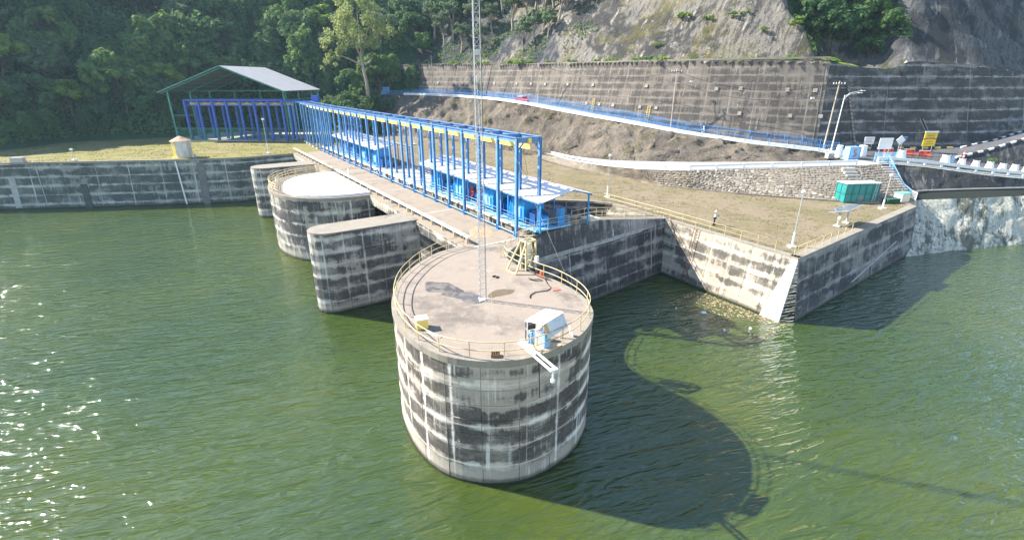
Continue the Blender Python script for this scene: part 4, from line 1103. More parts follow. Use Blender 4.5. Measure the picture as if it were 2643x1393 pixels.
for x, y, s, k, lb in [(-33, 186, 1.0, 0, 'dark tree on the rock right of the pale tree'), (-30, 179, .7, 1, 'mid green tree low on the dark rock'), (-22, 186, 1.1, 2, 'dark spreading tree at the top of the dark rock'), (-36, 192, 1.2, 0, 'dark tree high above the wall end'), (-14, 182, 1.1, 2, 'dark spreading tree behind the mast top left'), (24, 152, 1.1, 0, 'dark tree at the skyline over the bare rock'), (-38, 183, .7, 1, 'mid green tree above the left end of the wall top'), (-8, 183, 1.1, 0, 'dark tree far above the mast'), (28, 150, 1.0, 1, 'mid green tree at the skyline above the grey rock')]:
    z, d = rz_at(x, y); plant(k, x, y, z - .5, s, x, lb, 'trees on the rock hill')
for i, (x, y, s, k) in enumerate([(63, 112, .75, 0), (66, 112.5, .8, 2), (70, 112, .8, 0), (64.5, 117, .9, 5), (69, 117, .95, 2), (73.5, 113, .7, 1), (72, 108, .5, 0), (61.5, 118, .9, 1), (76, 118, .9, 0), (66, 122, 1.0, 0), (72, 123, 1.0, 2), (75, 108, .5, 1), (60, 124, 1.0, 0)]):
    z, d = rz_at(x, y)
    plant(k, x, y, z - .6, s, i * 1.7, ['dark tree', 'mid green tree', 'wide dark tree', '', '', 'creeper hung tree'][k] + (' at the foot' if y < 110 else ' low' if y < 113.5 else ' halfway up' if y < 120 else ' high') + (' on the left side' if x < 66.5 else ' on the right side') + ' of the shaded gully', 'trees of the shaded gully')
# bushes along the top of the wall
def bush_mesh(seed, r, mat, n=420, ls=.2):
    rng = np.random.default_rng(seed); q = rng.normal(size=(n, 3)); q /= np.linalg.norm(q, axis=1)[:, None]; q[:, 2] = np.abs(q[:, 2])
    c = rng.normal(size=(9, 3)) * np.array([.55, .55, .18]) * r; c[:, 2] = np.abs(c[:, 2])
    C = c[rng.integers(0, 9, n)] + q * (rng.random(n) ** .5 * .5 * r)[:, None]
    v = q + rng.normal(size=(n, 3)) * .5 + np.array([0, 0, .4]); v /= np.linalg.norm(v, axis=1)[:, None]
    return leaf_quads(C, v, ls * rng.uniform(.6, 1.3, n), rng, 'bush', mat)
bm_ = [bush_mesh(500 + i, 1.0, M['leaf'][3], 460, .16) for i in range(3)] + [bush_mesh(510, 1.0, M['leaf'][1], 460, .17)]
names = ['under the slender trees', 'right of the mast', 'above the red car', 'over the left yellow ladder', 'between the two ladders', 'over the right yellow ladder', 'above the middle road pole', 'under the white rock streaks', 'under the grey rock nose', 'near the grassy wall end', 'left of the mast', 'at the left wall end']
for i, (s_, sc_) in enumerate([(46, 1.2), (58, 1.3), (70, .9), (80, 1.0), (90, 1.1), (96, .9), (103, 1.2), (109, 1.0), (119, .9), (126, 1.0), (34, 1.3), (20, 1.4), (64, 1.6), (86, .7), (114, .8), (99, 1.3)]):
    p, n = rpth.at(s_ * rpth.L / 132); p = p - n * (1.2 + .9 * ((i * 7) % 3)); 
    o = link('bush', bm_[i % 4]); o.location = (p.x, p.y, p.z + .1); o.scale = (sc_ * 1.2, sc_ * 1.2, sc_); o.rotation_euler = (0, 0, i * 1.3)
    tag(o, 'low bright green bush on the grassy top of the retaining wall', 'bush', 'bushes along the top of the retaining wall')
for i, (x, y, s) in enumerate([(46, 113, 1.1), (38, 121, 1.2), (50, 108, .8), (33, 119, .9), (55, 106, .9), (58.5, 106, 1.3), (59.5, 103, 1.2), (60.5, 101, 1.1), (57, 110, 1.4), (62, 104, 1.3), (64, 107, 1.4), (67.5, 105, 1.6), (71, 104.5, 1.5), (42, 117, .9)]):
    z, d = rz_at(x, y); o = link('bush', bm_[i % 3]); o.location = (x, y, z); o.scale = (s * 1.3, s * 1.3, s); o.rotation_euler = (0, 0, i)
    tag(o, 'small green bush growing on the bare rock face' if i in (0, 1, 2, 3, 13) else 'green bush on the edge between the grey rock and the shaded gully', 'bush', 'bushes on the rock')
# low scrub that covers the lower left of the rock and the gully floor
N = 20000
xs = np.concatenate([RNG.uniform(-46, 22, N), RNG.uniform(57, 78, N // 2)]); ys = np.concatenate([RNG.uniform(120, 200, N), RNG.uniform(98, 130, N // 2)])
dd = dist_inside(xs[None], ys[None], RLINE, RFAR)[0]
den = np.array([mnoise.noise((a * .12, b * .12, 4.0)) for a, b in zip(xs, ys)])
m = (dd > 3.5) & (dd < 34) & (((xs < 30) & (den > -.03 + np.clip((xs + 5) * .010, -.2, .5))) | (xs > 57))
xs, ys, dd = xs[m], ys[m], dd[m]
P3 = np.array([rock_z(a, b, c) for a, b, c in zip(xs, ys, dd)]); P3[:, 2] += RNG.random(len(xs)) * .9
nr = RNG.normal(size=(len(xs), 3)) * .6 + np.array([0, -.5, .8]); nr /= np.linalg.norm(nr, axis=1)[:, None]
tag(link('scrub', leaf_quads(P3, nr, RNG.uniform(.2, .45, len(xs)), RNG, 'scrub', M['leaf'][1])), 'low scrub and grass growing over the rock', kind='stuff')

# ------------------------------------------------------------------ thin haze
hz = MB(); hz.box((0, 120, 44.5), (480, 320, 91)); hk = bpy.data.materials.new('haze_air'); hk.use_nodes = True
hn = hk.node_tree; hn.nodes.remove(hn.nodes['Principled BSDF']); pv = hn.nodes.new('ShaderNodeVolumePrincipled')
pv.inputs['Color'].default_value = (.55, .80, 1.0, 1); pv.inputs['Density'].default_value = 0.0002; pv.inputs['Anisotropy'].default_value = .15
hn.links.new(pv.outputs[0], hn.nodes['Material Output'].inputs['Volume'])
tag(obj('haze', hz, hk), 'thin bluish haze in the air over the lake and hills', kind='stuff')
# ------------------------------------------------------------------ railings
def railing(label, pts, z=None, h=1.08, rails=(.52, 1.06), r=.038, mat='yellow', every=2.2, posts=None, name='railing', cat='railing', group=None, foot=False):
    """pts: (x, y) with z, or (x, y, z)"""
    P3 = [Vector((p[0], p[1], p[2] if len(p) > 2 and z is None else z)) for p in pts]
    path = Path(P3); path.p = P3
    t = thing(name, label, cat, P3[len(P3) // 2], 0, group)
    pm = MB(); pm.tube([(0, 0, 0), (0, 0, h)], r * 1.05, 6); me = pm.mesh('post', M[mat])
    n = max(1, round(path.L / every))
    for s in (posts if posts is not None else [path.L * i / n for i in range(n + 1)]):
        p, _ = path.at(s); put('post', me, t, p)
    k = max(len(P3), int(path.L / .7)) if len(P3) > 6 else 0
    for hh in rails:
        mb = MB()
        q = [path.at(path.L * i / k)[0] for i in range(k + 1)] if k else P3
        mb.tube([p + Vector((0, 0, hh)) for p in q], r, 6); obj('rail', mb, M[mat], t, smooth=True)
    return t

ins = [(p - n * .16) for p, n in zip(tow_path.p, tow_path.n)]
def idx_near(x, y): return min(range(len(ins)), key=lambda i: (ins[i].x - x) ** 2 + (ins[i].y - y) ** 2)
i0, i1 = idx_near(-4.8, 44.1), idx_near(-1.0, 41.0)
railing('curved yellow pipe railing round the rim of the mast tower deck', [(p.x, p.y) for p in ins[i0:i1 + 1]], 9.02, every=2.0, r=.034)
railing('short yellow railing between the mast tower deck and the end of the gantry', [(-1.0, 41.2), (-.4, 43.6), (1.0, 46.2), W2(-.45, 1.9)], 9.02, every=1.7)
drp = [(p - n * .16) for p, n in zip(dr_path.p, dr_path.n)]
k0 = len(drp) * 62 // 100
railing('curved outer yellow railing along the far rim of the white topped drum', [(p.x, p.y) for p in drp[:k0]], 9.02, h=1.25, rails=(.45, .85, 1.22), every=1.9, r=.045)
inn = catmull([W2(*p) for p in [(48.2, -6.0), (48.2, -8.8), (46.9, -11.9), (44.4, -14.0), (41.5, -15.3), (37.6, -15.9)]], .8)
railing('inner yellow railing close to the edge of the white slab of the drum', [(p.x, p.y) for p in inn], 9.02, h=1.25, rails=(.45, .85, 1.22), every=1.9, r=.045)
st = thing('stanchion_row', 'row of thin bare stanchions along the near rim of the white topped drum', 'stanchions', drp[k0 + 6])
pm = MB(); pm.tube([(0, 0, 0), (0, 0, 1.15)], .035, 5); me = pm.mesh('stanchion', M['galv'])
L0 = dr_path.L * .63
for i in range(9): put('stanchion', me, st, dr_path.at(L0 + (dr_path.L - L0 - .4) * i / 8)[0] - dr_path.at(L0 + (dr_path.L - L0 - .4) * i / 8)[1] * .2 + Vector((0, 0, 9.02)))
# wing wall walkway, ramp and platform edge
railing('yellow railing along the lake side of the wing wall walkway and down its ramp', [W(-.62, 1.6, 9), W(-.2, 6, 9), W(.22, 11.4, 9), (C1[0] - .1, C1[1] + .35, 6.95)], None, every=2.0)
railing('yellow railing along the inner side of the ramp beside the pit', [W(1.7, 8.6, 9), W(1.75, 11.4, 9), (C1[0] - .85, C1[1] + 1.75, 6.95)], None, every=2.0)
railing('long yellow railing on the platform edge from the corner lamp to the pit', [(28.95, 47.45), (C1[0] + .35, C1[1] + .1), (14.5, 71.3), (13.8, 72.3)], 6.95, every=2.1)
railing('yellow railing on the shaded side of the platform from its white corner', [(29.2, 47.35), (40.2, 55.75)], 6.95, every=1.9)
railing('yellow railing on the grass edge above the pit behind the near winch roof', [(13.4, 72.4), (5.5, 73.4), (.5, 79.5)], 7.0, every=2.1)
railing('yellow railing on the grass edge between the two winch roofs', [(-.2, 80.5), (-9, 92.5), (-17, 104)], 7.3, every=2.3)
for j, (u0, u1, v, zz) in enumerate([(30.5, 40, 12.2, 8.0), (31, 41, 10.4, 8.6), (33, 43, 9.0, 9.0)]):
    railing(['highest', 'middle', 'lowest'][2 - j] + ' of three yellow railings behind the white floor between the winch roofs', [W2(u0, v), W2(u1, v)], zz, every=2.0)
mb = MB()
for v, zz in ((12.4, 7.9), (10.6, 8.5), (9.2, 8.9)):
    mb.box(W(37, v + .5, zz / 2 + 1.4), (13, .5, zz - 2.8), RU)
tag(obj('terrace_walls', mb, M['under']), kind='structure')
lr = [LP(s, 8.95, -.35) for s in np.arange(40, lp.L - .5, 2.0)]
railing('thin low yellow railing along the top of the long lake wall', [(p[0], p[1], lzt(s) + .42) for p, s in zip(lr, np.arange(40, lp.L - .5, 2.0))], None, h=1.0, rails=(.5, .98), every=3.0, r=.022)

# ------------------------------------------------------------------ the blue gantry
GU = [0, 3.4, 7.1, 10.8, 14.7, 18.4, 22.0, 25.4, 29.1, 34.0, 39.2, 43.8, 48.7, 52.1, 55.8, 59.6, 63.4, 67.3, 70.6, 74.2, 77.8, 81.2, 85.6, 89.6, 93.4, 97.2]
def bend(u): return 1.0 * max(0, (u - 70) / 27) ** 1.5
gan = thing('gantry', 'long blue steel gantry of two rows of tall columns standing on the bridge deck', 'gantry', W(45, 1.4, 9))
def hcol(h, w=.29, mat='blue'):
    mb = MB(); t = .05
    mb.box((0, -w / 2 + t / 2, h / 2), (w, t, h)); mb.box((0, w / 2 - t / 2, h / 2), (w, t, h)); mb.box((0, 0, h / 2), (t * .8, w - 2 * t, h))
    for s in (-1, 1): mb.box((s * (w / 2 + .0), 0, .28), (.05, w + .16, .56))
    mb.box((0, 0, .03), (w + .28, w + .28, .06)); mb.box((0, 0, h - .55), (w + .1, w + .06, .05))
    return mb.mesh('column', M[mat])
GT = 18.6
cm = hcol(GT - 9.0 - .02)
VF = 2.75
for u in GU:
    for v in (0, VF): put('column', cm, gan, W(u, v + bend(u), 9.0), RU)
def ibeam(a, b, h=.42, w=.3, mat='blue_beam', name='beam', parent=gan):
    mb = MB(); a, b = Vector(a), Vector(b)
    mb.bar(a + Vector((0, 0, h / 2 - .02)), b + Vector((0, 0, h / 2 - .02)), w, .04); mb.bar(a - Vector((0, 0, h / 2 - .02)), b - Vector((0, 0, h / 2 - .02)), w, .04); mb.bar(a, b, .04, h - .08)
    return obj(name, mb, M[mat], parent)
for v in (0, VF):
    for a, b in zip(GU, GU[1:]): ibeam(W(a, v + bend(a), GT - .12), W(b, v + bend(b), GT - .12), name='top_beam')
for u in GU: ibeam(W(u, .02 + bend(u), GT - .16), W(u, VF - .02 + bend(u), GT - .16), .5, .26, name='cross_beam')
for a, b in zip(GU, GU[1:]):
    ibeam(W(a + .02, VF / 2 + bend(a), GT - .72), W(b - .02, VF / 2 + bend(b), GT - .72), .62, .26, 'crane_yellow', 'crane_rail')
ibeam(W(-.25, VF / 2, GT - .72), W(0, VF / 2, GT - .72), .62, .26, 'crane_yellow', 'crane_rail')
mb = MB()
for u in (0, GU[-1]):
    for v, sg in ((0, 1), (VF, -1)):
        mb.bar(W(u, v + sg * .15 + bend(u), GT - 1.1), W(u, v + sg * .75 + bend(u), GT - .45), .12, .12)
obj('knee_brace', mb, M['blue'], gan)
for u in GU[::2]:
    mb = MB(); mb.box(W(u, VF / 2 + bend(u), GT - .2), (.5, .34, .4), RU); obj('rail_hanger', mb, M['crane_yellow'], gan)
for dz, dv in ((.34, -.1), (.16, .12)):
    for a, b in zip(GU[:20], GU[1:21]):
        mb = MB(); mb.tube([W(a, dv + bend(a), 9.0 + dz), W(b, dv + bend(b), 9.0 + dz)], .07, 6); obj('base_pipe', mb, M['blue'], gan)
pm = MB(); pm.box((0, 0, .28), (.7, .7, .56)); me = pm.mesh('pedestal', M['cream'])
for u in GU[21:]: put('pedestal', me, gan, W(u, bend(u), 8.75), RU)
mb = MB(); mb.box((0, 0, 0), (2.2, .7, .08)); me = mb.mesh('foot_plate', M['light_blue'])
for u in (29.1, 34.0, 39.2, 43.8): put('foot_plate', me, gan, W(u, 1.5, 9.45), RU + math.pi / 2)
# slack hoist ropes at the near end
mb = MB()
for (a, b) in ((W(1.0, 1.4, 17.6), W(-.9, 2.2, 9.3)), (W(3.0, 1.5, 17.6), W(.6, 3.0, 12.9)), (W(.2, .2, 17.8), W(-2.2, -.6, 9.1))):
    m_ = (a + b) / 2 + Vector((0, 0, -.35)); mb.tube([a, a.lerp(m_, .5) + Vector((0, 0, -.05)), m_, b], .014, 4)
obj('hoist_rope', mb, M['cable'], gan)

# turn of the runway and the second blue frame in front of the shed
SB0, SB1 = Vector((-58.6, 131.6, 9)), Vector((-84.2, 132.9, 9))
sf = thing('maintenance_gantry', 'blue steel frame of stout columns under the front of the green shed', 'gantry', (-71, 132, 9))
c2 = hcol(10.0, .5, 'shed_blue'); rz2 = math.atan2(SB1.y - SB0.y, SB1.x - SB0.x)
for i in range(8):
    p = SB0.lerp(SB1, i / 7)
    for dy in (0, 4.4): put('column', c2, sf, (p.x, p.y + dy, 9.0), rz2)
for dy in (0, 4.4):
    a, b = SB0 + Vector((0, dy, 9.95)), SB1 + Vector((0, dy, 9.95))
    ibeam(a, b, .5, .34, 'shed_blue', 'top_beam', sf); ibeam(a - Vector((0, 0, 1.25)), b - Vector((0, 0, 1.25)), .26, .2, 'shed_blue', 'tie_beam', sf)
for i in range(8):
    p = SB0.lerp(SB1, i / 7); ibeam((p.x, p.y, 18.75), (p.x, p.y + 4.4, 18.75), .5, .3, 'shed_blue', 'cross_beam', sf)
mb = MB(); tp = [SB0.lerp(SB1, i / 14) + Vector((0, 0, 9.15 + (.45 if i % 2 else -.35))) for i in range(15)]
for a, b in zip(tp, tp[1:]): mb.bar(a, b, .14)
obj('lattice', mb, M['shed_blue'], sf)
ibeam(SB0 + Vector((2, 2.2, 9.0)), SB1 + Vector((0, 2.2, 9.0)), .6, .3, 'crane_yellow', 'crane_rail', sf)
tf = thing('runway_turn', 'group of blue columns where the long gantry turns towards the green shed', 'gantry', (-55, 131, 9))
for x, y in [(-53.6, 130.6), (-55.0, 131.4), (-56.2, 131.9), (-57.3, 132.1), (-50.6, 132.3), (-52.5, 134.2), (-55.5, 135.4), (-49.5, 127.5), (-57.6, 136)]: put('column', cm, tf, (x, y, 9.0), .4)
for q in ([W(97.2, bend(97.2), 18.5), Vector((-53.6, 130.6, 18.5)), Vector((-55.0, 131.4, 18.55)), Vector((-57.3, 132.1, 18.6)), SB0 + Vector((0, 0, 9.7))], [W(97.2, VF + bend(97.2), 18.5), Vector((-50.6, 132.3, 18.5)), Vector((-52.5, 134.2, 18.55)), Vector((-55.5, 135.4, 18.6)), SB0 + Vector((0, 4.4, 9.7))]):
    for a, b in zip(q, q[1:]): mb = MB(); mb.bar(a, b, .3, .45); obj('runway_beam', mb, M['shed_blue'], tf)
mb = MB(); mb.box((-50.2, 132.6, 19.3), (1.6, 1.6, 1.6)); obj('drive_housing', mb, M['shed_blue'], tf)

# ------------------------------------------------------------------ green shed
shed = thing('open_shed', 'open sided green steel shed with a grey pitched roof beyond the gantry', 'shed', (-73, 142, 9))
XL, XR, YF, YB, ZE, ZR = -88.2, -58.4, 132.9, 151.5, 21.25, 27.1
XM = -72.9
def spost(x, y, z0=8.9, z1=ZE, r=.24):
    mb = MB(); mb.tube([(x, y, z0), (x, y, z1)], r, 8); obj('post', mb, M['green_steel'], shed)
for i in range(3):
    y = YF + (YB - YF) * i / 2
    spost(XR, y); spost(XL, y + .4)
spost(-56.9, YB + 1.0, 10); 
for i in range(1, 4): spost(XL + (XR - XL) * i / 4, YB, 10)
def slab3(a, b, c, d, th, name, mat):
    mb = MB(); mb.extrude([a, b, c, d], (0, 0, -th)); return obj(name, mb, mat, shed)
XRO, XLO = XR - .3 + .9, XL - 1.6
zro, zlo = ZE - .05, ZE - .35
nsh = 9
for sgn, xo, zo in ((1, XRO, zro), (-1, XLO, zlo)):
    for i in range(nsh):
        y0 = YF - 1.2 + (YB - YF + 2) * i / nsh; y1 = YF - 1.2 + (YB - YF + 2) * (i + 1) / nsh - .03
        sk = .1
        slab3((XM + sk * (y0 - YF), y0, ZR), (xo + sk * (y0 - YF), y0, zo), (xo + sk * (y1 - YF), y1, zo), (XM + sk * (y1 - YF), y1, ZR), .06, 'roof_sheet', M['roof_grey'])
for xo, zo in ((XRO, zro), (XLO, zlo)):
    slab3((XM - .1, YF - 1.1, ZR - .12), (xo - .1, YF - 1.1, zo - .12), (xo + 1.7, YB + .7, zo - .12), (XM + 1.8, YB + .7, ZR - .12), .03, 'added_dark_undersheet', M['roof_under'])  # dark sheet added below the roof so bounced light leaves the underside dark
mb = MB()
for i in range(7):
    t = (i + .5) / 7
    for xo, zo in ((XRO, zro), (XLO, zlo)):
        x = XM + (xo - XM) * t; z = ZR + (zo - ZR) * t - .16
        mb.bar((x - .1, YF - 1.1, z), (x + 1.8, YB + .7, z), .12, .16)
obj('purlin', mb, M['green_steel'], shed)
mb = MB()
for y in (YF, (YF + YB) / 2, YB):
    dx = .1 * (y - YF)
    for xo, zo in ((XRO, zro), (XLO, zlo)):
        mb.bar((XM + dx, y, ZR - .4), (xo + dx, y, zo - .35), .22, .3)
    mb.bar((XL, y, ZE - .3), (XR, y, ZE - .3), .14, .2) if y > YF else None
mb.bar((XM, YF - 1.15, ZR - .1), (XRO, YF - 1.15, zro - .12), .1, .24); mb.bar((XM, YF - 1.15, ZR - .1), (XLO, YF - 1.15, zlo - .12), .1, .24)
obj('rafter', mb, M['green_steel'], shed)
mb = MB(); mb.bar((XRO - .1, YF - 1.2, zro - .1), (XRO + 1.8, YB + .8, zro - .1), .12, .2); mb.bar((XR, YF, 18.9), (XR, YB, 18.9), .3, .3); mb.bar((XL, YF + .4, 15.2), (XL + 6, YF + .4, 15.2), .12, .16)
obj('eave_beam', mb, M['green_steel'], shed)
# low green gates along its front
gx = np.linspace(XL + .8, XR - .6, 9)
for i, (a, b) in enumerate(zip(gx, gx[1:])):
    y = YF - .9; g = MB()
    for x in (a + .1, b - .1): g.bar((x, y, 8.95), (x, y, 12.1), .16)
    g.bar((a + .1, y, 12.05), (b - .1, y, 12.05), .14); g.bar((a + .1, y, 9.15), (b - .1, y, 9.15), .12)
    if i in (5, 7): g.bar((a + .1, y, 10.5), (b - .1, y, 10.5), .14); g.bar(((a + b) / 2, y, 9.1), ((a + b) / 2, y, 11), .12); g.bar((a + .1, y, 11.2), (b - .1, y, 11.2), .12)
    obj('gate_frame', g, M['green_steel'], shed)
    if i not in (5, 7):
        g = MB()
        for k in range(1, 9): x = a + .1 + (b - a - .2) * k / 9; g.bar((x, y + .02, 9.1), (x, y + .02, 12.0), .05)
        for k in range(1, 6): g.bar((a + .1, y + .02, 9.1 + k * .5), (b - .1, y + .02, 9.1 + k * .5), .04)
        obj('mesh_panel', g, M['green_steel'], shed)
mb = MB(); mb.prism([(XL - .5, YF - 1.3), (XR + .8, YF - 1.3), (XR + 2, YB + 1), (XL - .5, YB + 1)], 8.5, 9.06); obj('plinth', mb, M['pale_concrete'], shed)

# ------------------------------------------------------------------ winch platform, roofs, hoists
wpf = thing('winch_platform', 'pale raised concrete platform that carries the blue winches', 'platform', W(38, 4.5, 9))
JW = [0.1, 8, 17, 26.5, 33, 39, 45.5, 55, 64, 72, 81]
for i, (a, b) in enumerate(zip(JW, JW[1:])):
    mb = MB(); mb.box(W((a + b) / 2, 4.75, 8.0), (b - a - .03, 7.4, 2.9 if i else 2.86), RU); obj('floor_slab', mb, M['pale_concrete'] if 2 < i < 6 else M['deck'], wpf)
mb = MB(); mb.box(W(-.35, 3.9, 9.52), (1.5, 4.6, .14), RU); tag(obj('end_landing', mb, M['light_blue'], wpf))
mb = MB(); mb.box(W(13, 1.9, 9.5), (26, .9, .1), RU); obj('blue_gallery', mb, M['light_blue'], wpf)
mb = MB(); mb.box(W(63, 2.0, 9.5), (34, .9, .1), RU); obj('blue_gallery', mb, M['light_blue'], wpf)

def winch_roof(label, u0, u1, ve, vr, vb, ze, zr, zb):
    t = thing('winch_roof', label, 'roof', W((u0 + u1) / 2, vr, 9.5))
    n = round((u1 - u0) / 2.9)
    for i in range(n):
        a = u0 + (u1 - u0) * i / n; b = u0 + (u1 - u0) * (i + 1) / n - .04
        m1 = MB(); dz = .02 * (i % 2)
        m1.extrude([W(a, ve, ze + dz), W(b, ve, ze + dz), W(b, vr, zr + dz), W(a, vr, zr + dz)], (0, 0, -.05)); o = obj('roof_sheet', m1, M['roof'], t)
        m1 = MB(); m1.extrude([W(a, vr, zr + dz), W(b, vr, zr + dz), W(b, vb, zb + dz), W(a, vb, zb + dz)], (0, 0, -.05)); obj('roof_sheet', m1, M['roof'], t)
        rb_ = MB()
        for k in range(6):
            u = a + (b - a) * (k + .5) / 6; rb_.bar(W(u, ve, ze + dz + .02), W(u, vr, zr + dz + .02), .05, .05)
        obj('roof_ribs', rb_, M['roof'], t)
    mb = MB()
    for v, z in ((ve + .1, ze), (vr, zr), (vb - .1, zb)): mb.bar(W(u0 + .1, v, z - .14), W(u1 - .1, v, z - .14), .1, .14)
    for i in range(n + 1):
        u = u0 + .2 + (u1 - u0 - .4) * i / n
        mb.bar(W(u, ve, ze - .12), W(u, vr, zr - .12), .08, .1); mb.bar(W(u, vr, zr - .12), W(u, vb, zb - .12), .08, .1)
    obj('roof_frame', mb, M['blue'], t)
    pm = MB(); pm.box((0, 0, (ze - 9.5) / 2), (.14, .14, ze - 9.5)); me = pm.mesh('roof_post', M['hoist'])
    pm = MB(); pm.box((0, 0, (zb - 9.5) / 2), (.14, .14, zb - 9.5)); me2 = pm.mesh('roof_post', M['hoist'])
    for i in range(n // 2 + 1):
        u = u0 + .35 + (u1 - u0 - .7) * i / (n // 2)
        put('roof_post', me, t, W(u, ve + .25, 9.45), RU); put('roof_post', me2, t, W(u, vb - .3, 9.45), RU)
    return t
winch_roof('long white sheet roof over the near winches, next to the gantry end', -1.9, 27.6, 1.55, 5.6, 8.4, 12.6, 13.45, 12.75)
winch_roof('white sheet roof over the far winches, towards the green shed', 45.3, 74.0, 1.55, 5.4, 8.2, 12.6, 13.4, 12.7)

def make_hoist(label):
    t = thing('gate_hoist', label, 'winch', (0, 0, 0), RU, 'blue gate hoists')
    # local x along u, local -y to the right (v); drum cover
    mb = MB(); pr = [(-1.15, 0), (-1.15, 1.2)] + [(-1.15 * math.cos(a), 1.2 + 1.15 * math.sin(a)) for a in [math.pi * i / 12 for i in range(1, 12)]] + [(1.15, 1.2), (1.15, 0)]
    mb.extrude([(-.95, y, z + .18) for y, z in pr], (1.9, 0, 0)); obj('drum_cover', mb, M['hoist'], t, local=True)
    for x in (-1.0, 1.0):
        mb = MB(); pr2 = [(y * 1.06, z * 1.04) for y, z in pr]; mb.extrude([(x - .05, y, z + .16) for y, z in pr2], (.1, 0, 0)); obj('end_plate', mb, M['hoist'], t, local=True)
    mb = MB(); mb.box((0, 1.18, .95), (1.1, .14, .9)); obj('hatch', mb, M['light_blue'], t, local=True)
    mb = MB(); mb.box((-1.75, .1, .62), (.9, 1.5, 1.0)); mb.box((-1.75, .1, 1.2), (.7, 1.1, .3)); obj('gearbox', mb, M['hoist_dark'], t, local=True)
    mb = MB(); mb.lathe((-2.55, .2, .75), [(.02, -.5), (.3, -.48), (.36, -.4), (.36, .4), (.3, .48), (.02, .5)], 12, Matrix.Rotation(math.pi / 2, 3, 'Y')); mb.box((-2.55, .2, .3), (.7, .6, .3)); obj('motor', mb, M['hoist'], t, local=True)
    mb = MB(); mb.box((-.8, .75, .08), (4.6, .24, .2)); mb.box((-.8, -.75, .08), (4.6, .24, .2)); mb.box((1.3, 0, .08), (.24, 1.7, .2)); obj('base_frame', mb, M['hoist_dark'], t, local=True)
    mb = MB(); mb.tube([(-2.1, .1, .9), (-.95, .1, .9)], .12, 8); obj('shaft', mb, M['galv'], t, local=True)
    return t
h0 = make_hoist('blue drum hoist under the near roof, right at the gantry end')
hl = [(3.5, 1.08, None), (9.6, 1.12, 'second blue drum hoist from the gantry end, under the near roof'), (17.0, 1.0, 'third blue drum hoist from the gantry end, beside the red wheel'), (23.6, .98, 'blue drum hoist at the far end of the near roof'),
      (48.6, 1.12, 'blue drum hoist at the near end of the far roof'), (55.0, 1.05, 'second blue drum hoist under the far roof'), (61.2, 1.0, 'third blue drum hoist under the far roof'), (67.4, 1.0, 'blue drum hoist at the far end of the far roof')]
for i, (u, s, lb) in enumerate(hl):
    o = h0 if i == 0 else copy_tree(h0)
    o.location = W(u, 3.75, 9.46); o.scale = (s * 1.18, s * 1.02, s * 1.06)
    if lb: o['label'] = lb
rw = thing('hand_wheel', 'red spoked hand wheel between two blue hoists under the near roof', 'wheel', W(14.3, 2.9, 9.45))
mb = MB()
cw = W(14.3, 2.9, 10.75)
ring = [cw + Vector((UX * .55 * math.cos(a), UY * .55 * math.cos(a), .55 * math.sin(a))) for a in [2 * math.pi * i / 16 for i in range(17)]]
mb.tube(ring, .07, 6); obj('rim', mb, M['red'], rw)
mb = MB()
for i in range(0, 16, 4): mb.tube([cw, ring[i]], .05, 5)
obj('spokes', mb, M['red'], rw)
mb = MB(); mb.box(W(14.3, 3.1, 10.1), (.3, .3, 1.3), RU); obj('stand', mb, M['hoist_dark'], rw)
railing('light blue railing in front of the near winches', [W2(-.9, 1.62), W2(12, 1.62), W2(26.5, 1.62)], 9.55, h=1.0, rails=(.25, .6, .98), every=1.6, r=.03, mat='light_blue')
railing('light blue railing in front of the far winches', [W2(46, 1.7), W2(60, 1.7), W2(74, 1.7)], 9.55, h=1.0, rails=(.25, .6, .98), every=1.9, r=.03, mat='light_blue')
railing('blue railing on the short landing at the near end of the winches', [W2(-1.0, 1.8), W2(-1.0, 6.0)], 9.59, h=1.0, rails=(.5, .98), every=1.4, r=.035, mat='light_blue')
railing('blue gate frame posts beside the landing under the near roof end', [W2(.2, 7.4), W2(4.2, 7.4)], 9.5, h=1.3, rails=(.6, 1.28), every=1.3, r=.04, mat='blue')
cb = thing('control_cabinet', 'tall blue control cabinet beside the nearest hoist', 'cabinet', W(-.5, 5.2, 9.59))
mb = MB(); mb.box(W(-.5, 5.2, 10.5), (.6, .7, 1.8), RU); obj('case', mb, M['blue'], cb)
mb = MB(); mb.box(W(-.82, 5.2, 10.5), (.04, .56, 1.6), RU); obj('door', mb, M['hoist'], cb)
cn = thing('traffic_cone', 'orange red cone standing behind the far hoists', 'cone', W(45.6, 7.6, 9.45))
mb = MB(); mb.lathe(W(45.6, 7.6, 9.45), [(.45, 0), (.45, .05), (.3, .08), (.08, 1.25)], 10); obj('cone', mb, M['orange'], cn)

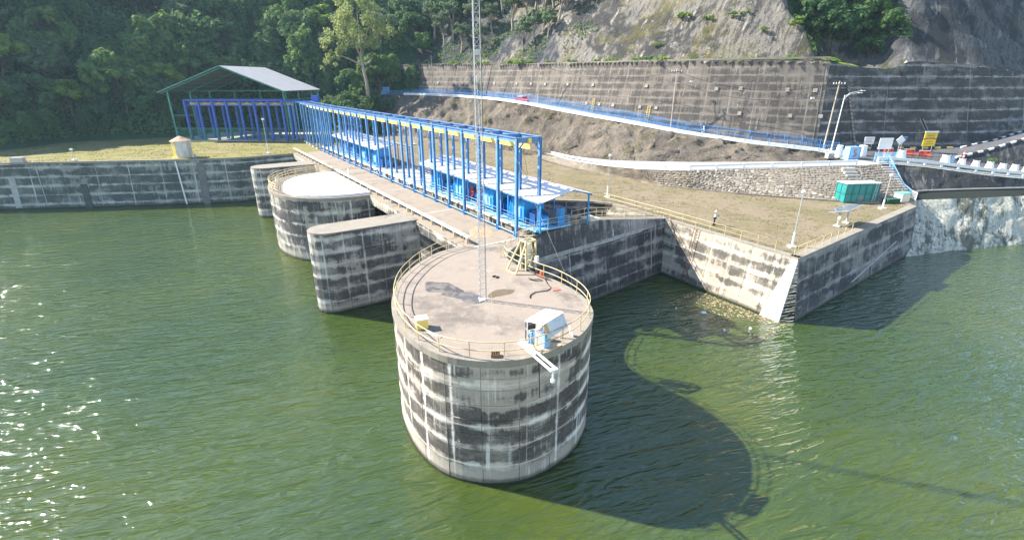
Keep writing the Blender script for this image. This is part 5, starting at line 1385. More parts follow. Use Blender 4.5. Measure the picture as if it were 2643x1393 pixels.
# ------------------------------------------------------------------ mast on the tower
mast = thing('lattice_mast', 'tall slender galvanised lattice mast standing on the tower deck', 'mast', (-2.18, 32.1, 9))
mc = Vector((-2.16, 32.15, 9.0)); mr = .26
legs = [Vector((mr * math.cos(a), mr * math.sin(a), 0)) for a in (math.radians(250), math.radians(10), math.radians(130))]
mb = MB(); mb.prism([(mc.x + l.x * 1.6, mc.y + l.y * 1.6) for l in legs], 9.0, 9.06); obj('base_plate', mb, M['white'], mast)
for l in legs:
    mb = MB(); mb.tube([mc + l, mc + l + Vector((0, 0, 23))], .024, 6); obj('leg', mb, M['galv'], mast)
for k in range(3):
    a, b = legs[k], legs[(k + 1) % 3]
    mb = MB(); mb.tube([(0, 0, 0), tuple(b - a)], .014, 4); me = mb.mesh('rung', M['galv'])
    for i in range(1, 51): put('rung', me, mast, mc + a + Vector((0, 0, i * .45)))
    mb = MB()
    for i in range(0, 51):
        p, q = (a, b) if i % 2 else (b, a)
        mb.tube([mc + p + Vector((0, 0, i * .45)), mc + q + Vector((0, 0, i * .45 + .45))], .010, 3, cap=False)
    obj('bracing', mb, M['galv'], mast)
mb = MB(); mb.tube([mc + Vector((.32, -.1, .2)), mc + Vector((.32, -.1, 22))], .016, 4); obj('feed_cable', mb, M['cable'], mast)
mb = MB(); mb.box(mc + Vector((.1, -.2, 16.3)), (.34, .2, .3)); obj('antenna_box', mb, M['galv'], mast)
for lb, a, b in (('thin guy wire from the mast down to the near rim of the tower deck', mc + Vector((0, -.3, 15)), Vector((-.95, 24.4, 9.05))), ('thin guy wire from the mast to the right side of the tower deck', mc + Vector((.3, 0, 15)), Vector((4.6, 32.8, 9.05))), ('thin guy wire from the mast back over the bridge to the lawn side', mc + Vector((-.2, .3, 15)), W(30, -5.5, 9.3))):
    mb = MB(); mb.tube([a, (a + b) / 2 - Vector((0, 0, .12)), b], .011, 4); tag(obj('guy_wire', mb, M['galv'], None, at=b), lb, 'cable')
# ------------------------------------------------------------------ fences and guard rails along the roads
def picket_fence(label, pts, h, gap, mat, bay=3.0, r=.025, name='picket_fence'):
    P3 = [Vector(p) for p in pts]; path = Path(P3); path.p = P3
    t = thing(name, label, 'fence', P3[len(P3) // 2])
    n = max(1, round(path.L / bay)); pm = MB(); pm.box((0, 0, h / 2), (.09, .09, h)); me = pm.mesh('post', M[mat])
    S = [path.L * i / n for i in range(n + 1)]
    for s in S: put('post', me, t, path.at(s)[0])
    for a, b in zip(S, S[1:]):
        mb = MB(); pa, pb = path.at(a)[0], path.at(b)[0]
        k = max(2, round((b - a) / gap))
        for j in range(1, k):
            p = pa.lerp(pb, j / k); mb.box(p + Vector((0, 0, h / 2)), (.045, .03, h * .96), math.atan2(pb.y - pa.y, pb.x - pa.x))
        tag(obj('pickets', mb, M[mat], t), kind='stuff')
        mb = MB()
        for hh in (.18, h * .86): mb.bar(pa + Vector((0, 0, hh)), pb + Vector((0, 0, hh)), .04, .06)
        tag(obj('rail', mb, M[mat], t), kind='stuff')
    return t
def shift(pts, w, dz=0): return [(q.x, q.y, q.z + dz) for q in offs(pts, w)]
picket_fence('blue picket fence along the foot of the tall retaining wall on the upper road', [p for p in shift(ROAD_I, -.7)], 1.75, .26, 'fence_blue')
picket_fence('pale blue picket fence on the outer edge of the upper road above the earth slope', shift(ROAD_O, .35), 1.25, .30, 'fence_blue')
bs = thing('blue_hoarding', 'solid blue panel closing the left end of the blue fence by the trees', 'panel', (-41.3, 169.6, 19.2))
mb = MB(); mb.box((-41.3, 169.6, 20.5), (3.2, .12, 2.3), .7); obj('sheet', mb, M['fence_blue'], bs)
mb = MB()
for d in (-1.5, 1.5): mb.box((-41.3 + d * .76, 169.6 + d * .64, 20.4), (.14, .14, 2.7))
obj('post', mb, M['fence_blue'], bs)

def guard_rail(label, pts, h=.75, bay=3.2, w=.16, mat='white', kerb=True, rail_h=.34):
    P3 = [Vector(p) for p in pts]; path = Path(P3); path.p = P3
    t = thing('guard_rail', label, 'guard rail', P3[len(P3) // 2])
    n = round(path.L / bay); pm = MB(); pm.box((0, 0, h / 2), (.24, .24, h)); me = pm.mesh('post', M[mat])
    for i in range(n + 1): put('post', me, t, path.at(path.L * i / n)[0])
    for i in range(n):
        a, b = path.at(path.L * i / n)[0], path.at(path.L * (i + 1) / n)[0]
        mb = MB(); mb.bar(a + Vector((0, 0, h - rail_h / 2)), b + Vector((0, 0, h - rail_h / 2)), w, rail_h); obj('rail', mb, M[mat], t)
        if kerb: mb = MB(); mb.bar(a + Vector((0, 0, .05)), b + Vector((0, 0, .05)), .4, .22); obj('kerb', mb, M[mat], t)
    return t
guard_rail('white beam guard rail on the lower road above the stone pitched slope', shift(LOW_O[1:-1], .25), .85, 4.2)
guard_rail('low white guard rail on the outer edge of the upper road', shift(ROAD_O[1:], .12), .55, 4.0, rail_h=.3, kerb=True)
guard_rail('white concrete guard rail along the road above the spillway bank', shift(GUARD[:-1], .25), .95, 2.6, .2, rail_h=.45)

M['pale_wood'] = plain('pale_weathered_wood', (.46, .38, .31), .85, var=.2)
# ------------------------------------------------------------------ poles and lamps
def lamp_post(label, p, h, style='globe', lean=0.0, base=True):
    p = Vector(p); t = thing('lamp_post', label, 'lamp post', p)
    mb = MB()
    if base: mb.box(p + Vector((0, 0, .08)), (.7, .7, .2)); obj('footing', mb, M['white'], t)
    mb = MB(); mb.tube([p, p + Vector((0, 0, h * .28))], .11, 8); obj('sleeve', mb, M['white'], t)
    mb = MB(); mb.tube([p + Vector((0, 0, h * .28)), p + Vector((lean, 0, h))], .055, 8); obj('pole', mb, M['galv'], t)
    mb = MB(); q = p + Vector((lean, 0, h))
    if style == 'globe': mb.lathe(q, [(.05, -.05), (.2, .02), (.24, .16), (.12, .3), (.02, .32)], 10)
    elif style == 'flood': mb.box(q + Vector((.1, -.12, .12)), (.5, .3, .36))
    obj('lamp_head', mb, M['white'] if style != 'dark' else M['dark'], t)
    return t
lamp_post('thin lamp post on the grass at the white corner of the platform', (30.3, 50.4, 6.9), 5.9)
lamp_post('lamp post on the grass between the green container and the fenced stairs', (52.0, 67.3, 6.9), 4.6)
lamp_post('lamp post standing at the bend of the long yellow railing above the pit', (14.7, 74.6, 6.9), 6.2)
lamp_post('lamp post fixed to the lake side of the bridge beside the white topped drum', (-25.9, 78.0, 8.9), 6.4, 'flood', base=False)
lamp_post('lamp post with a white flood light on the lawn in front of the shed', (-52.65, 107.9, 8.95), 7.0, 'flood')
lamp_post('short lamp post near the left end of the lake wall', (-86.85, 98.6, 8.9), 2.0, 'flood')
lamp_post('lamp post in front of the earth slope behind the gantry', (-25.0, 128.5, 8.4), 5.2)
def utility(label, p, h, arm=None, lean=(0, 0), heads=True, mat='pale_wood', r=.14):
    p = Vector(p); top = p + Vector((lean[0], lean[1], h)); t = thing('utility_pole', label, 'utility pole', p)
    mb = MB(); mb.tube([p - Vector((0, 0, .5)), top], [r, r * .65], 8); obj('pole', mb, M[mat], t)
    if heads:
        mb = MB(); mb.bar(top + Vector((-1.1, -.1, -.55)), top + Vector((1.1, .1, -.55)), .1, .12); obj('cross_arm', mb, M['wood'], t)
        for dx in (-1.0, -.55, -.1, .4, .95):
            mb = MB(); mb.lathe(top + Vector((dx, 0, -.5)), [(.03, 0), (.08, .05), (.05, .14), (.08, .2), (.02, .28)], 7); obj('insulator', mb, M['white'], t)
    if arm:
        a = top - Vector((0, 0, h * arm[2])); e = a + Vector((arm[0], arm[1], .3))
        mb = MB(); mb.tube([a, e], .05, 6); obj('lamp_arm', mb, M['galv'] if arm[0] > 0 else M['rust'], t)
        mb = MB(); mb.box(e, (.55, .3, .25)); obj('lamp_head', mb, M['white'], t)
    return t
utility('tall wooden utility pole with insulators beside the lamp pole at the junction', (57.1, 91.9, 11.6), 12.0, (-4.0, .3, .26), (.3, 0))
utility('utility pole with a long lamp arm in front of the middle of the retaining wall', (32.5, 104.2, 13.9), 11.9, (3.2, .2, .22))
utility('slim bare utility pole in front of the wall near the red car', (6.5, 128.9, 17.9), 9.8, None, heads=False, r=.13)
utility('slim pale utility pole near the left end of the retaining wall', (-24.3, 160.3, 19.6), 11.0, None, heads=False, r=.13)
utility('dark leaning pole on the upper road just right of the mast', (-7.5, 144.9, 19.1), 8.2, None, (2.0, 0), False, 'dark', .14)  # shade put into the colour: the pole is dark all over
jl = thing('street_lamp', 'tall pale lamp pole with two arms beside the wooden pole at the junction', 'street lamp', (55.2, 86.6, 11.3))
b = Vector((55.2, 86.6, 11.2)); mb = MB(); mb.tube([b, b + Vector((.25, 0, 10.2))], [.10, .06], 8); obj('pole', mb, M['white'], jl)
mb = MB(); mb.box(b + Vector((0, 0, .3)), (1.0, 1.0, .9)); obj('footing', mb, M['pale_concrete'], jl)
for dy, dz in ((0, 0), (.6, .35)):
    mb = MB(); mb.tube([b + Vector((.25, 0, 10.0 - dz)), b + Vector((1.1, dy * .4, 10.55 - dz * .6)), b + Vector((2.9, dy, 10.9 - dz))], .035, 6); obj('lamp_arm', mb, M['white'], jl)
    mb = MB(); mb.box(b + Vector((3.1, dy, 10.9 - dz)), (.65, .24, .13)); obj('lamp_head', mb, M['white'], jl)
wires = [(Vector((57.4, 91.9, 23.2)), Vector((32.5, 104.2, 25.4))), (Vector((32.5, 104.2, 25.3)), Vector((6.5, 128.9, 27.3))), (Vector((6.5, 128.9, 27.4)), Vector((-24.3, 160.3, 30.3))), (Vector((57.4, 91.9, 21.5)), Vector((32.5, 104.2, 23.6)))]
wl = ['overhead wire between the junction pole and the middle pole', 'overhead wire between the middle pole and the pole near the red car', 'overhead wire between the slim pole near the red car and the left slim pole', 'lower overhead wire between the junction pole and the middle pole']
for (a, b2), lb in zip(wires, wl):
    mb = MB(); mb.tube([a.lerp(b2, i / 10) - Vector((0, 0, 2.2 * (1 - (2 * i / 10 - 1) ** 2))) for i in range(11)], .035, 4); tag(obj('wire', mb, M['cable'], None, at=a), lb, 'wire')

# ------------------------------------------------------------------ junction furniture
def barrel(label, p, s=1.0, plant_it=None, striped=False):
    p = Vector(p); t = thing('planter', label, 'planter', p, 0, 'white planters along the road edge')
    mb = MB(); mb.lathe(p, [(.62 * s, 0), (.62 * s, .08), (.42 * s, 1.15 * s), (.47 * s, 1.2 * s), (.47 * s, 1.28 * s), (.38 * s, 1.28 * s)], 14); obj('pot', mb, M['white'], t, smooth=False)
    mb = MB(); mb.lathe(p + Vector((0, 0, 1.27 * s)), [(.38 * s, 0), (.40 * s, .05), (.2 * s, .1)], 10); obj('soil', mb, M['dark'], t)
    if plant_it: o = link('plant', bm_[plant_it], t, (0, 0, 1.35 * s)); o.scale = (.6, .6, .8)
    if striped:
        for i in range(5): mb = MB(); mb.lathe(p + Vector((0, 0, 1.3 + i * .24)), [(.13, 0), (.13, .24)], 8); obj('post_band', mb, M['white'] if i % 2 else M['orange'], t)
    return t
BAR = [((66.9, 85.6, 11.0), 'largest white planter, at the gate end of the row', 1.25, None, False), ((71.9, 82.4, 10.7), 'white planter with a blue panel beside it, second in the row', 1.2, None, False), ((74.4, 82.0, 10.4), 'white planter carrying a red and white post', 1.0, None, True), ((76.8, 82.0, 10.1), 'plain white planter just right of the red and white post', 1.0, None, False),
       ((79.2, 82.0, 9.9), 'white planter with a green plant hanging on its left', 1.0, 3, False), ((81.6, 82.2, 9.6), 'plain white planter between the two with plants', 1.0, None, False), ((83.9, 82.4, 9.4), 'white planter with a pale plant growing on top', 1.0, 0, False), ((86.2, 82.6, 9.2), 'white planter at the right end of the row', 1.0, None, False)]
for p, lb, s, pl_, sr in BAR: barrel(lb, p, s, pl_, sr)
mb = MB(); mb.box((72.9, 82.2, 11.4), (.5, .08, 1.3)); tag(obj('blue_plate', mb, M['light_blue'], None, at=(72.9, 82.2, 10.7)), 'narrow blue plate standing beside the second white planter', 'plate')
def board(label, p, w, h, z0, mat, rz=0.0, legs=2, name='sign_board', rows=0, lines=0):
    p = Vector(p); t = thing(name, label, 'sign', p)
    R = Matrix.Rotation(rz, 3, 'Z')
    for i in range(legs):
        x = (i / (legs - 1) - .5) * w * .7 if legs > 1 else 0
        mb = MB(); mb.tube([p + R @ Vector((x, .05, 0)), p + R @ Vector((x, .05, z0 + h * .9))], .05, 6); obj('leg', mb, M['galv'], t)
    mb = MB(); mb.box(p + R @ Vector((0, 0, z0 + h / 2)), (w, .08, h), rz); obj('panel', mb, M[mat], t)
    for i in range(lines):
        z = z0 + h * (.16 + .68 * (i + .5) / lines); l = w * (.75 if i % 2 == 0 else .55)
        mb = MB(); mb.box(p + R @ Vector((0, -.05, z)), (l, .02, h * .05), rz); obj('text_line', mb, M['dark'] if mat != 'fence_blue' else M['white'], t)
    return t
yb = board('large yellow notice board of two panels with a white top edge', (75.6, 91.2, 11.45), 2.5, 1.15, 1.1, 'sign_yellow', .1, 2, lines=2)
R_ = Matrix.Rotation(.1, 3, 'Z')
mb = MB(); mb.box((75.6, 91.2, 11.45 + 2.95), (2.5, .08, 1.05), .1); obj('panel', mb, M['sign_yellow'], yb)
mb = MB(); mb.box((75.6, 91.2, 11.45 + 3.62), (2.6, .14, .22), .1); obj('top_edge', mb, M['white'], yb)
for z_, l_ in ((3.2, 1.9), (2.9, 1.5), (2.62, 1.8)): mb = MB(); mb.box(Vector((75.6, 91.14, 11.45 + z_)), (l_, .02, .09), .1); obj('text_line', mb, M['dark'], yb)
board('white notice board in a pale frame on thin legs behind the gate', (65.9, 92.9, 11.5), 1.8, 1.3, 1.2, 'white', 0, 2, lines=3)
board('large blank white board standing right at the blue gate', (65.0, 87.4, 11.3), 2.5, 1.9, 1.2, 'white', .1, 2)
dsg = thing('diamond_sign', 'small white diamond shaped sign on a post behind the white planter', 'sign', (67.6, 87.6, 11.2))
mb = MB(); mb.box((67.6, 87.6, 14.0), (1.15, .06, 1.15), M=Matrix.Rotation(math.radians(45), 3, 'Y')); obj('panel', mb, M['white'], dsg)
mb = MB(); mb.tube([(67.6, 87.66, 11.1), (67.6, 87.66, 14.3)], .05, 6); obj('post', mb, M['galv'], dsg)
sp_ = thing('solar_lamp_panel', 'small dark blue panel tilted beside the diamond sign', 'panel', (68.6, 88.4, 11.2))
mb = MB(); mb.box((68.6, 88.4, 14.2), (1.2, .06, .7), M=Matrix.Rotation(.5, 3, 'X')); obj('panel', mb, M['fence_blue'], sp_)
mb = MB(); mb.tube([(68.6, 88.45, 11.1), (68.6, 88.45, 14.2)], .05, 6); obj('post', mb, M['galv'], sp_)
def barrier(label, p, rz, mat='orange'):
    p = Vector(p); t = thing('road_barrier', label, 'barrier', p, 0, 'orange road barriers'); R = Matrix.Rotation(rz, 3, 'Z')
    mb = MB()
    pr = [(-.3, 0), (.3, 0), (.3, .18), (.12, .45), (.1, 1.0), (-.1, 1.0), (-.12, .45), (-.3, .18)]
    mb.extrude([p + R @ Vector((-.85, y, z)) for y, z in pr], R @ Vector((1.7, 0, 0))); obj('body', mb, M[mat], t)
    for x in (-.45, .45):
        mb = MB(); mb.box(p + R @ Vector((x, 0, .72)), (.35, .24, .2), rz); obj('window', mb, M['dark'], t)
    mb = MB(); mb.box(p + R @ Vector((0, 0, 1.02)), (1.6, .16, .06), rz); obj('top_band', mb, M['white'] if mat == 'orange' else M[mat], t)
barrier('orange plastic road barrier next to the blank white board', (67.5, 89.6, 11.35), .1)
barrier('small orange barrier with a pale top in the middle of the three', (70.6, 88.8, 11.3), -.2)
barrier('orange road barrier nearest to the yellow notice board', (72.4, 87.6, 11.2), -.35)
# blue sentry box with a red mark, gate and fenced stairs
bx = thing('blue_box', 'light blue metal booth with a red mark at the end of the picket fence', 'booth', (57.6, 84.6, 11.2))
mb = MB(); mb.box((57.6, 84.6, 12.25), (1.9, 1.3, 2.1), .1); obj('case', mb, M['light_blue'], bx)
mb = MB()
for x, z, w_, h_ in ((0, 13.25, 1.95, .12), (0, 11.3, 1.95, .12), (-.92, 12.25, .12, 2.0), (.92, 12.25, .12, 2.0)): mb.box((57.67 + x, 83.93 + x * .1, z), (w_, .08, h_), .1)
obj('frame', mb, M['fence_blue'], bx)
mb = MB(); mb.tube([Vector((57.7 + x, 83.86, 12.3 + z)) for x, z in [(.25, .5), (-.05, .58), (-.25, .35), (-.1, .1), (.15, -.08), (.25, -.35), (0, -.55), (-.25, -.45)]], .07, 5); obj('red_mark', mb, M['red'], bx)
mb = MB(); mb.lathe((56.3, 86.0, 11.3), [(.62, 0), (.62, .1), (.45, 1.9), (.5, 2.0), (.3, 2.05)], 12); tag(obj('pillar', mb, M['white'], None, at=(56.3, 86.0, 11.3)), 'white tapered pillar behind the light blue booth', 'pillar')
mb = MB(); mb.lathe((61.4, 87.6, 11.3), [(.75, 0), (.75, .1), (.6, 1.7), (.65, 1.8), (.4, 1.85)], 12); tag(obj('pillar', mb, M['white'], None, at=(61.4, 87.6, 11.3)), 'white tapered pillar next to the parked motorcycle', 'pillar')
picket_fence('light blue picket gate across the road end between booth and stairs', [(59.5, 81.6, 11.2), (61.6, 82.2, 11.2), (63.6, 82.4, 11.15)], 1.5, .2, 'light_blue', 2.1, name='picket_gate')
picket_fence('light blue picket fence returning behind the gate', [(61.5, 82.4, 11.2), (63.6, 83.8, 11.2), (66, 84.2, 11.15)], 1.3, .2, 'light_blue', 2.0)
picket_fence('light blue picket fence running down beside the stairs to the platform', [(61.2, 80.8, 11.2), (60.9, 78.0, 9.3), (60.8, 75.3, 7.3), (61.0, 74.0, 6.9)], 1.3, .22, 'light_blue', 1.6)
picket_fence('short pale picket fence at the lower end of the stairs above the limed slope', [(61.0, 74.0, 6.9), (60.4, 72.2, 6.9)], 1.3, .25, 'white', 2.0)
stt = thing('stairs', 'concrete stairs climbing the stone slope beside the light blue fence', 'stairs', (59.4, 75.5, 6.9))
for i in range(14):
    mb = MB(); mb.box((59.7, 72.6 + i * .48, 6.95 + i * .30 - .3), (1.6, .5, .7)); obj('step', mb, M['pale_concrete'], stt)
ww = thing('white_steps', 'pale concrete steps behind the green container on the stone slope', 'stairs', (52.6, 74.5, 7))
for i in range(9):
    mb = MB(); mb.box((53.3 - i * .1, 73.0 + i * .5, 7.35 + i * .44 - .3), (2.0, .55, .8)); obj('step', mb, M['pale_concrete'], ww)
# dark wire fence behind the planters
railing('dark wire fence panels on the far side of the road behind the planters', [(67.5, 85.4, 11.15), (74, 85.2, 10.9), (82, 85, 10.3)], None, h=1.1, rails=(.15, .6, 1.08), every=1.1, r=.022, mat='dark', name='wire_fence', cat='fence')
# kerbs: striped stones
def kerb(label, pts, cols, step=1.1, w=.3, h=.3):
    P3 = [Vector(p) for p in pts]; path = Path(P3); path.p = P3; t = thing('striped_kerb', label, 'kerb', P3[0])
    n = int(path.L / step); mes = []
    for i in range(n):
        a, b = path.at(i * step + .02)[0], path.at((i + 1) * step - .02)[0]
        mb = MB(); mb.bar(a + Vector((0, 0, h / 2 - .04)), b + Vector((0, 0, h / 2 - .04)), w, h); obj('kerb_stone', mb, M[cols[i % 2]], t)
RAMP_I = [(85, 94.9, 11.75), (92, 96.0, 13.0), (102, 99.5, 14.9), (116, 106, 17.2)]
RAMP_O = [(76.5, 85.8, 11.2), (83, 87.2, 12.3), (90, 88.6, 14.0), (104, 93.5, 16.4)]
loft('ramp_road', [RAMP_O, RAMP_I], 30, 2, M['asphalt'])
loft('ramp_bank', [[(76.5, 85.5, 10.8), (83, 84.6, 9.9), (90, 84.5, 9.2), (104, 87, 8.4)], [(p[0], p[1] - .05, p[2] - .06) for p in RAMP_O]], 30, 5, M['rock_dark'], amp=.2)
kerb('black and white kerb on the outer edge of the rising side road', RAMP_O, ('white', 'dark'))
kerb('black and white kerb along the wall side of the rising side road', RAMP_I, ('white', 'dark'))
kerb('black and yellow kerb along the foot of the shaded wall behind the junction', [(58.5, 92.6, 11.7), (66, 94.9, 11.68), (74, 95.6, 11.6), (84, 94.8, 11.72)], ('crane_yellow', 'dark'))
dp = thing('spiral_drain_pipe', 'striped twisted drain pipe running down the shaded wall behind the junction', 'pipe', R2P(8.6, 11.6))
pa, pb = Vector(R2P(9.6, 11.5, .3)), Vector(R2P(7.0, 22.6, .3))
mb = MB(); mb.tube([pa, pb], .2, 8); obj('pipe', mb, M['anchor'], dp)
mb = MB(); e1 = Vector((1, .1, 0)).normalized(); e2 = Vector((0, -.9, .4)).normalized()
mb.tube([pa.lerp(pb, i / 160) + e1 * .2 * math.cos(i * .62) + e2 * .2 * math.sin(i * .62) for i in range(161)], .08, 4); obj('spiral_band', mb, M['rock_dark'], dp)
dc = thing('drain_chute', 'pale stepped drain chute down the dark wall near the yellow board', 'drain', R2P(24, 11.6))
mb = MB(); a_, b_ = Vector(R2P(24.8, 11.5, .15)), Vector(R2P(17.5, 25.6, .15)); mb.bar(a_, b_, .6, .25, up=(0, -1, .3)); obj('channel', mb, M['retain2'], dc)
for d in (-.28, .28): mb = MB(); mb.bar(a_ + Vector((d, -.12, .05)), b_.lerp(a_, .62) + Vector((d, -.12, .05)), .06, .1); obj('edge', mb, M['anchor'], dc)

# ------------------------------------------------------------------ vehicles
def motorbike(label, p, rz, mat='dark'):
    p = Vector(p); t = thing('motorcycle', label, 'motorcycle', p, rz)
    for x in (-.62, .62):
        mb = MB(); A = Matrix.Rotation(math.pi / 2, 3, 'X')
        mb.tube([Vector((x + .27 * math.cos(a), 0, .3 + .27 * math.sin(a))) for a in [2 * math.pi * i / 14 for i in range(15)]], .06, 5); w = obj('wheel', mb, M['dark'], t, local=True)
        mb = MB(); mb.lathe((x, 0, .3), [(.08, -.07), (.2, -.02), (.2, .02), (.08, .07)], 8, A); obj('rim', mb, M['galv'], w, local=True)
    mb = MB(); mb.box((0, 0, .5), (.55, .22, .35)); mb.bar((-.62, 0, .3), (.1, 0, .45), .1); mb.bar((.62, 0, .3), (.42, 0, .95), .07); obj('engine', mb, M['galv'], t, local=True)
    mb = MB(); mb.lathe((.1, 0, .78), [(.02, -.3), (.14, -.2), (.15, .15), (.03, .3)], 8, Matrix.Rotation(math.pi / 2, 3, 'Y')); mb.box((.5, 0, .75), (.18, .3, .4)); obj('tank', mb, M[mat], t, local=True)
    mb = MB(); mb.box((-.4, 0, .8), (.7, .24, .1)); obj('seat', mb, M['dark'], t, local=True)
    mb = MB(); mb.tube([(.38, -.33, 1.02), (.44, 0, .98), (.38, .33, 1.02)], .022, 5); obj('handlebar', mb, M['galv'], t, local=True)
    mb = MB(); mb.lathe((.6, 0, .88), [(.1, 0), (.06, -.08)], 8, Matrix.Rotation(math.pi / 2, 3, 'Y')); obj('headlight', mb, M['white'], t, local=True)
    return t
motorbike('dark parked motorcycle between the booth and the white notice board', (60.2, 89.2, 11.37), 2.4)
motorbike('motorcycle parked at the left of the other one beside the booth', (58.9, 88.9, 11.4), 2.1, 'red')
rider_bike = motorbike('dark motorcycle ridden along the upper road by the blue fence', (37.2, 98.6, 13.62), 2.55)
car = thing('red_car', 'small red and white car on the upper road near the slim pole', 'car', (2.6, 130.3, 18.4), math.radians(-48))
mb = MB(); pr = [(-2.0, .35), (-2.05, .8), (-1.9, .95), (-1.5, 1.0), (-1.0, 1.5), (.5, 1.52), (1.05, 1.02), (1.9, .88), (2.05, .7), (2.05, .35)]
mb.extrude([(x, -.8, z) for x, z in pr], (0, 1.6, 0)); obj('body', mb, M['red'], car, local=True)
mb = MB(); mb.extrude([(x, -.83, z) for x, z in [(-1.35, 1.04), (-.92, 1.43), (.45, 1.44), (.9, 1.04)]], (0, 1.66, 0)); obj('side_window', mb, M['solar'], car, local=True)
mb = MB(); mb.box((-.25, 0, 1.55), (1.6, 1.45, .06)); obj('roof', mb, M['white'], car, local=True)
for x in (-1.25, 1.25):
    for y in (-.8, .8): mb = MB(); mb.lathe((x, y, .32), [(.1, -.11), (.3, -.1), (.32, 0), (.3, .1), (.1, .11)], 12, Matrix.Rotation(math.pi / 2, 3, 'X')); obj('wheel', mb, M['dark'], car, local=True)
for y in (-.55, .55): mb = MB(); mb.box((2.05, y, .72), (.06, .3, .16)); obj('headlight', mb, M['white'], car, local=True)

# ------------------------------------------------------------------ things on the platform
ct = thing('container', 'teal green metal container standing on the grass below the stone slope', 'container', (51.2, 72.0, 6.9), math.atan2(71.46 - 70.87, 53.84 - 48.73))
mb = MB(); mb.box((0, 0, 1.42), (5.3, 2.0, 2.7)); obj('body', mb, M['teal'], ct, local=True)
mb = MB(); mb.box((0, 0, 2.82), (5.5, 2.2, .09)); obj('roof', mb, plain('pale_teal_roof', (.52, .66, .62), .5, dirt=(.4, .42, .4), damt=.4), ct, local=True)
fm = M['teal'].copy(); fr_m = plain('teal_frame', (.015, .15, .15), .5)
for i in range(6):
    x = -2.62 + 5.24 * i / 5; mb = MB()
    for y in (-1.02, 1.02): mb.box((x, y, 1.4), (.10, .07, 2.72))
    obj('frame_rib', mb, fr_m, ct, local=True)
for y in (-.98, 0, .98):
    for x in (-2.67, 2.67): mb = MB(); mb.box((x, y, 1.4), (.06, .10, 2.72)); obj('frame_rib', mb, fr_m, ct, local=True)
for z in (.12, 1.35, 2.7):
    mb = MB()
    for y in (-1.03, 1.03): mb.box((0, y, z), (5.34, .06, .09))
    for x in (-2.68, 2.68): mb.box((x, 0, z), (.06, 2.06, .09))
    obj('frame_rail', mb, fr_m, ct, local=True)
mb = MB(); mb.box((-.15, -1.04, .75), (.95, .05, .6)); obj('hatch', mb, plain('hatch_grey', (.18, .22, .2), .6), ct, local=True)
mb = MB(); mb.tube([(1.6, -1.25, .0), (1.9, -1.15, 3.2)], .03, 5); mb.tube([(1.95, -1.25, .0), (2.25, -1.15, 3.2)], .03, 5); obj('ladder_stile', mb, M['galv'], ct, local=True)
for i in range(9): mb = MB(); t_ = (i + .5) / 9; mb.tube([(1.6 + .3 * t_, -1.25 + .1 * t_, 3.2 * t_), (1.95 + .3 * t_, -1.25 + .1 * t_, 3.2 * t_)], .02, 4); obj('ladder_rung', mb, M['galv'], ct, local=True)
wcab = thing('white_cabinet', 'white metal cabinet with a pale green lid between the lamp post and the stairs', 'cabinet', (58.0, 71.9, 6.9), .35)
mb = MB(); mb.box((0, 0, .62), (1.7, 1.2, 1.2)); obj('case', mb, M['white'], wcab, local=True)
mb = MB(); mb.box((0, 0, 1.27), (1.85, 1.35, .1)); obj('lid', mb, plain('green_lid', (.16, .48, .36), .5), wcab, local=True)
mb = MB(); mb.box((0, -.615, .6), (1.4, .03, .95)); obj('door', mb, M['cream'], wcab, local=True)
dbx = thing('dark_crate', 'low dark green crate in the shade right of the container', 'crate', (55.6, 70.7, 6.9), .2)
mb = MB(); mb.box((0, 0, .35), (2.2, 1.0, .7)); obj('case', mb, M['hill'], dbx, local=True)
mb = MB(); mb.box((0, 0, .72), (2.3, 1.1, .06)); obj('lid', mb, M['green_steel'], dbx, local=True)
# solar panel table
sol = thing('solar_table', 'tilted solar panel on two stout legs near the side wall of the platform', 'solar panel', (41.3, 59.3, 6.9), math.radians(36))
Rp = Matrix.Rotation(math.radians(-16), 3, 'X') @ Matrix.Rotation(math.radians(-3), 3, 'Y')
mb = MB(); mb.box((0, 0, 2.05), (4.0, 2.3, .07), M=Rp); obj('frame', mb, M['galv'], sol, local=True)
for i in range(4):
    for j in range(2):
        mb = MB(); c = Rp @ Vector((-1.45 + i * .97, -.55 + j * 1.1, .055)) + Vector((0, 0, 2.05)); mb.box(c, (.92, 1.04, .02), M=Rp); obj('cell_panel', mb, M['solar'], sol, local=True)
for x in (-1.25, 1.25):
    mb = MB(); mb.tube([(x, 0, 0), (x, 0, 2.0)], .13, 8); obj('leg', mb, M['galv'], sol, local=True)
    mb = MB(); mb.box((x, 0, .05), (.75, .75, .16)); obj('footing', mb, M['pale_concrete'], sol, local=True)
    mb = MB(); mb.bar((x, -.8, 1.85), (x, .05, 1.5), .08); mb.bar((x, .8, 2.1), (x, .05, 1.5), .08); obj('strut', mb, M['galv'], sol, local=True)
mb = MB(); mb.box((-1.45, -.1, 1.2), (.35, .25, .5)); obj('battery_box', mb, M['white'], sol, local=True)

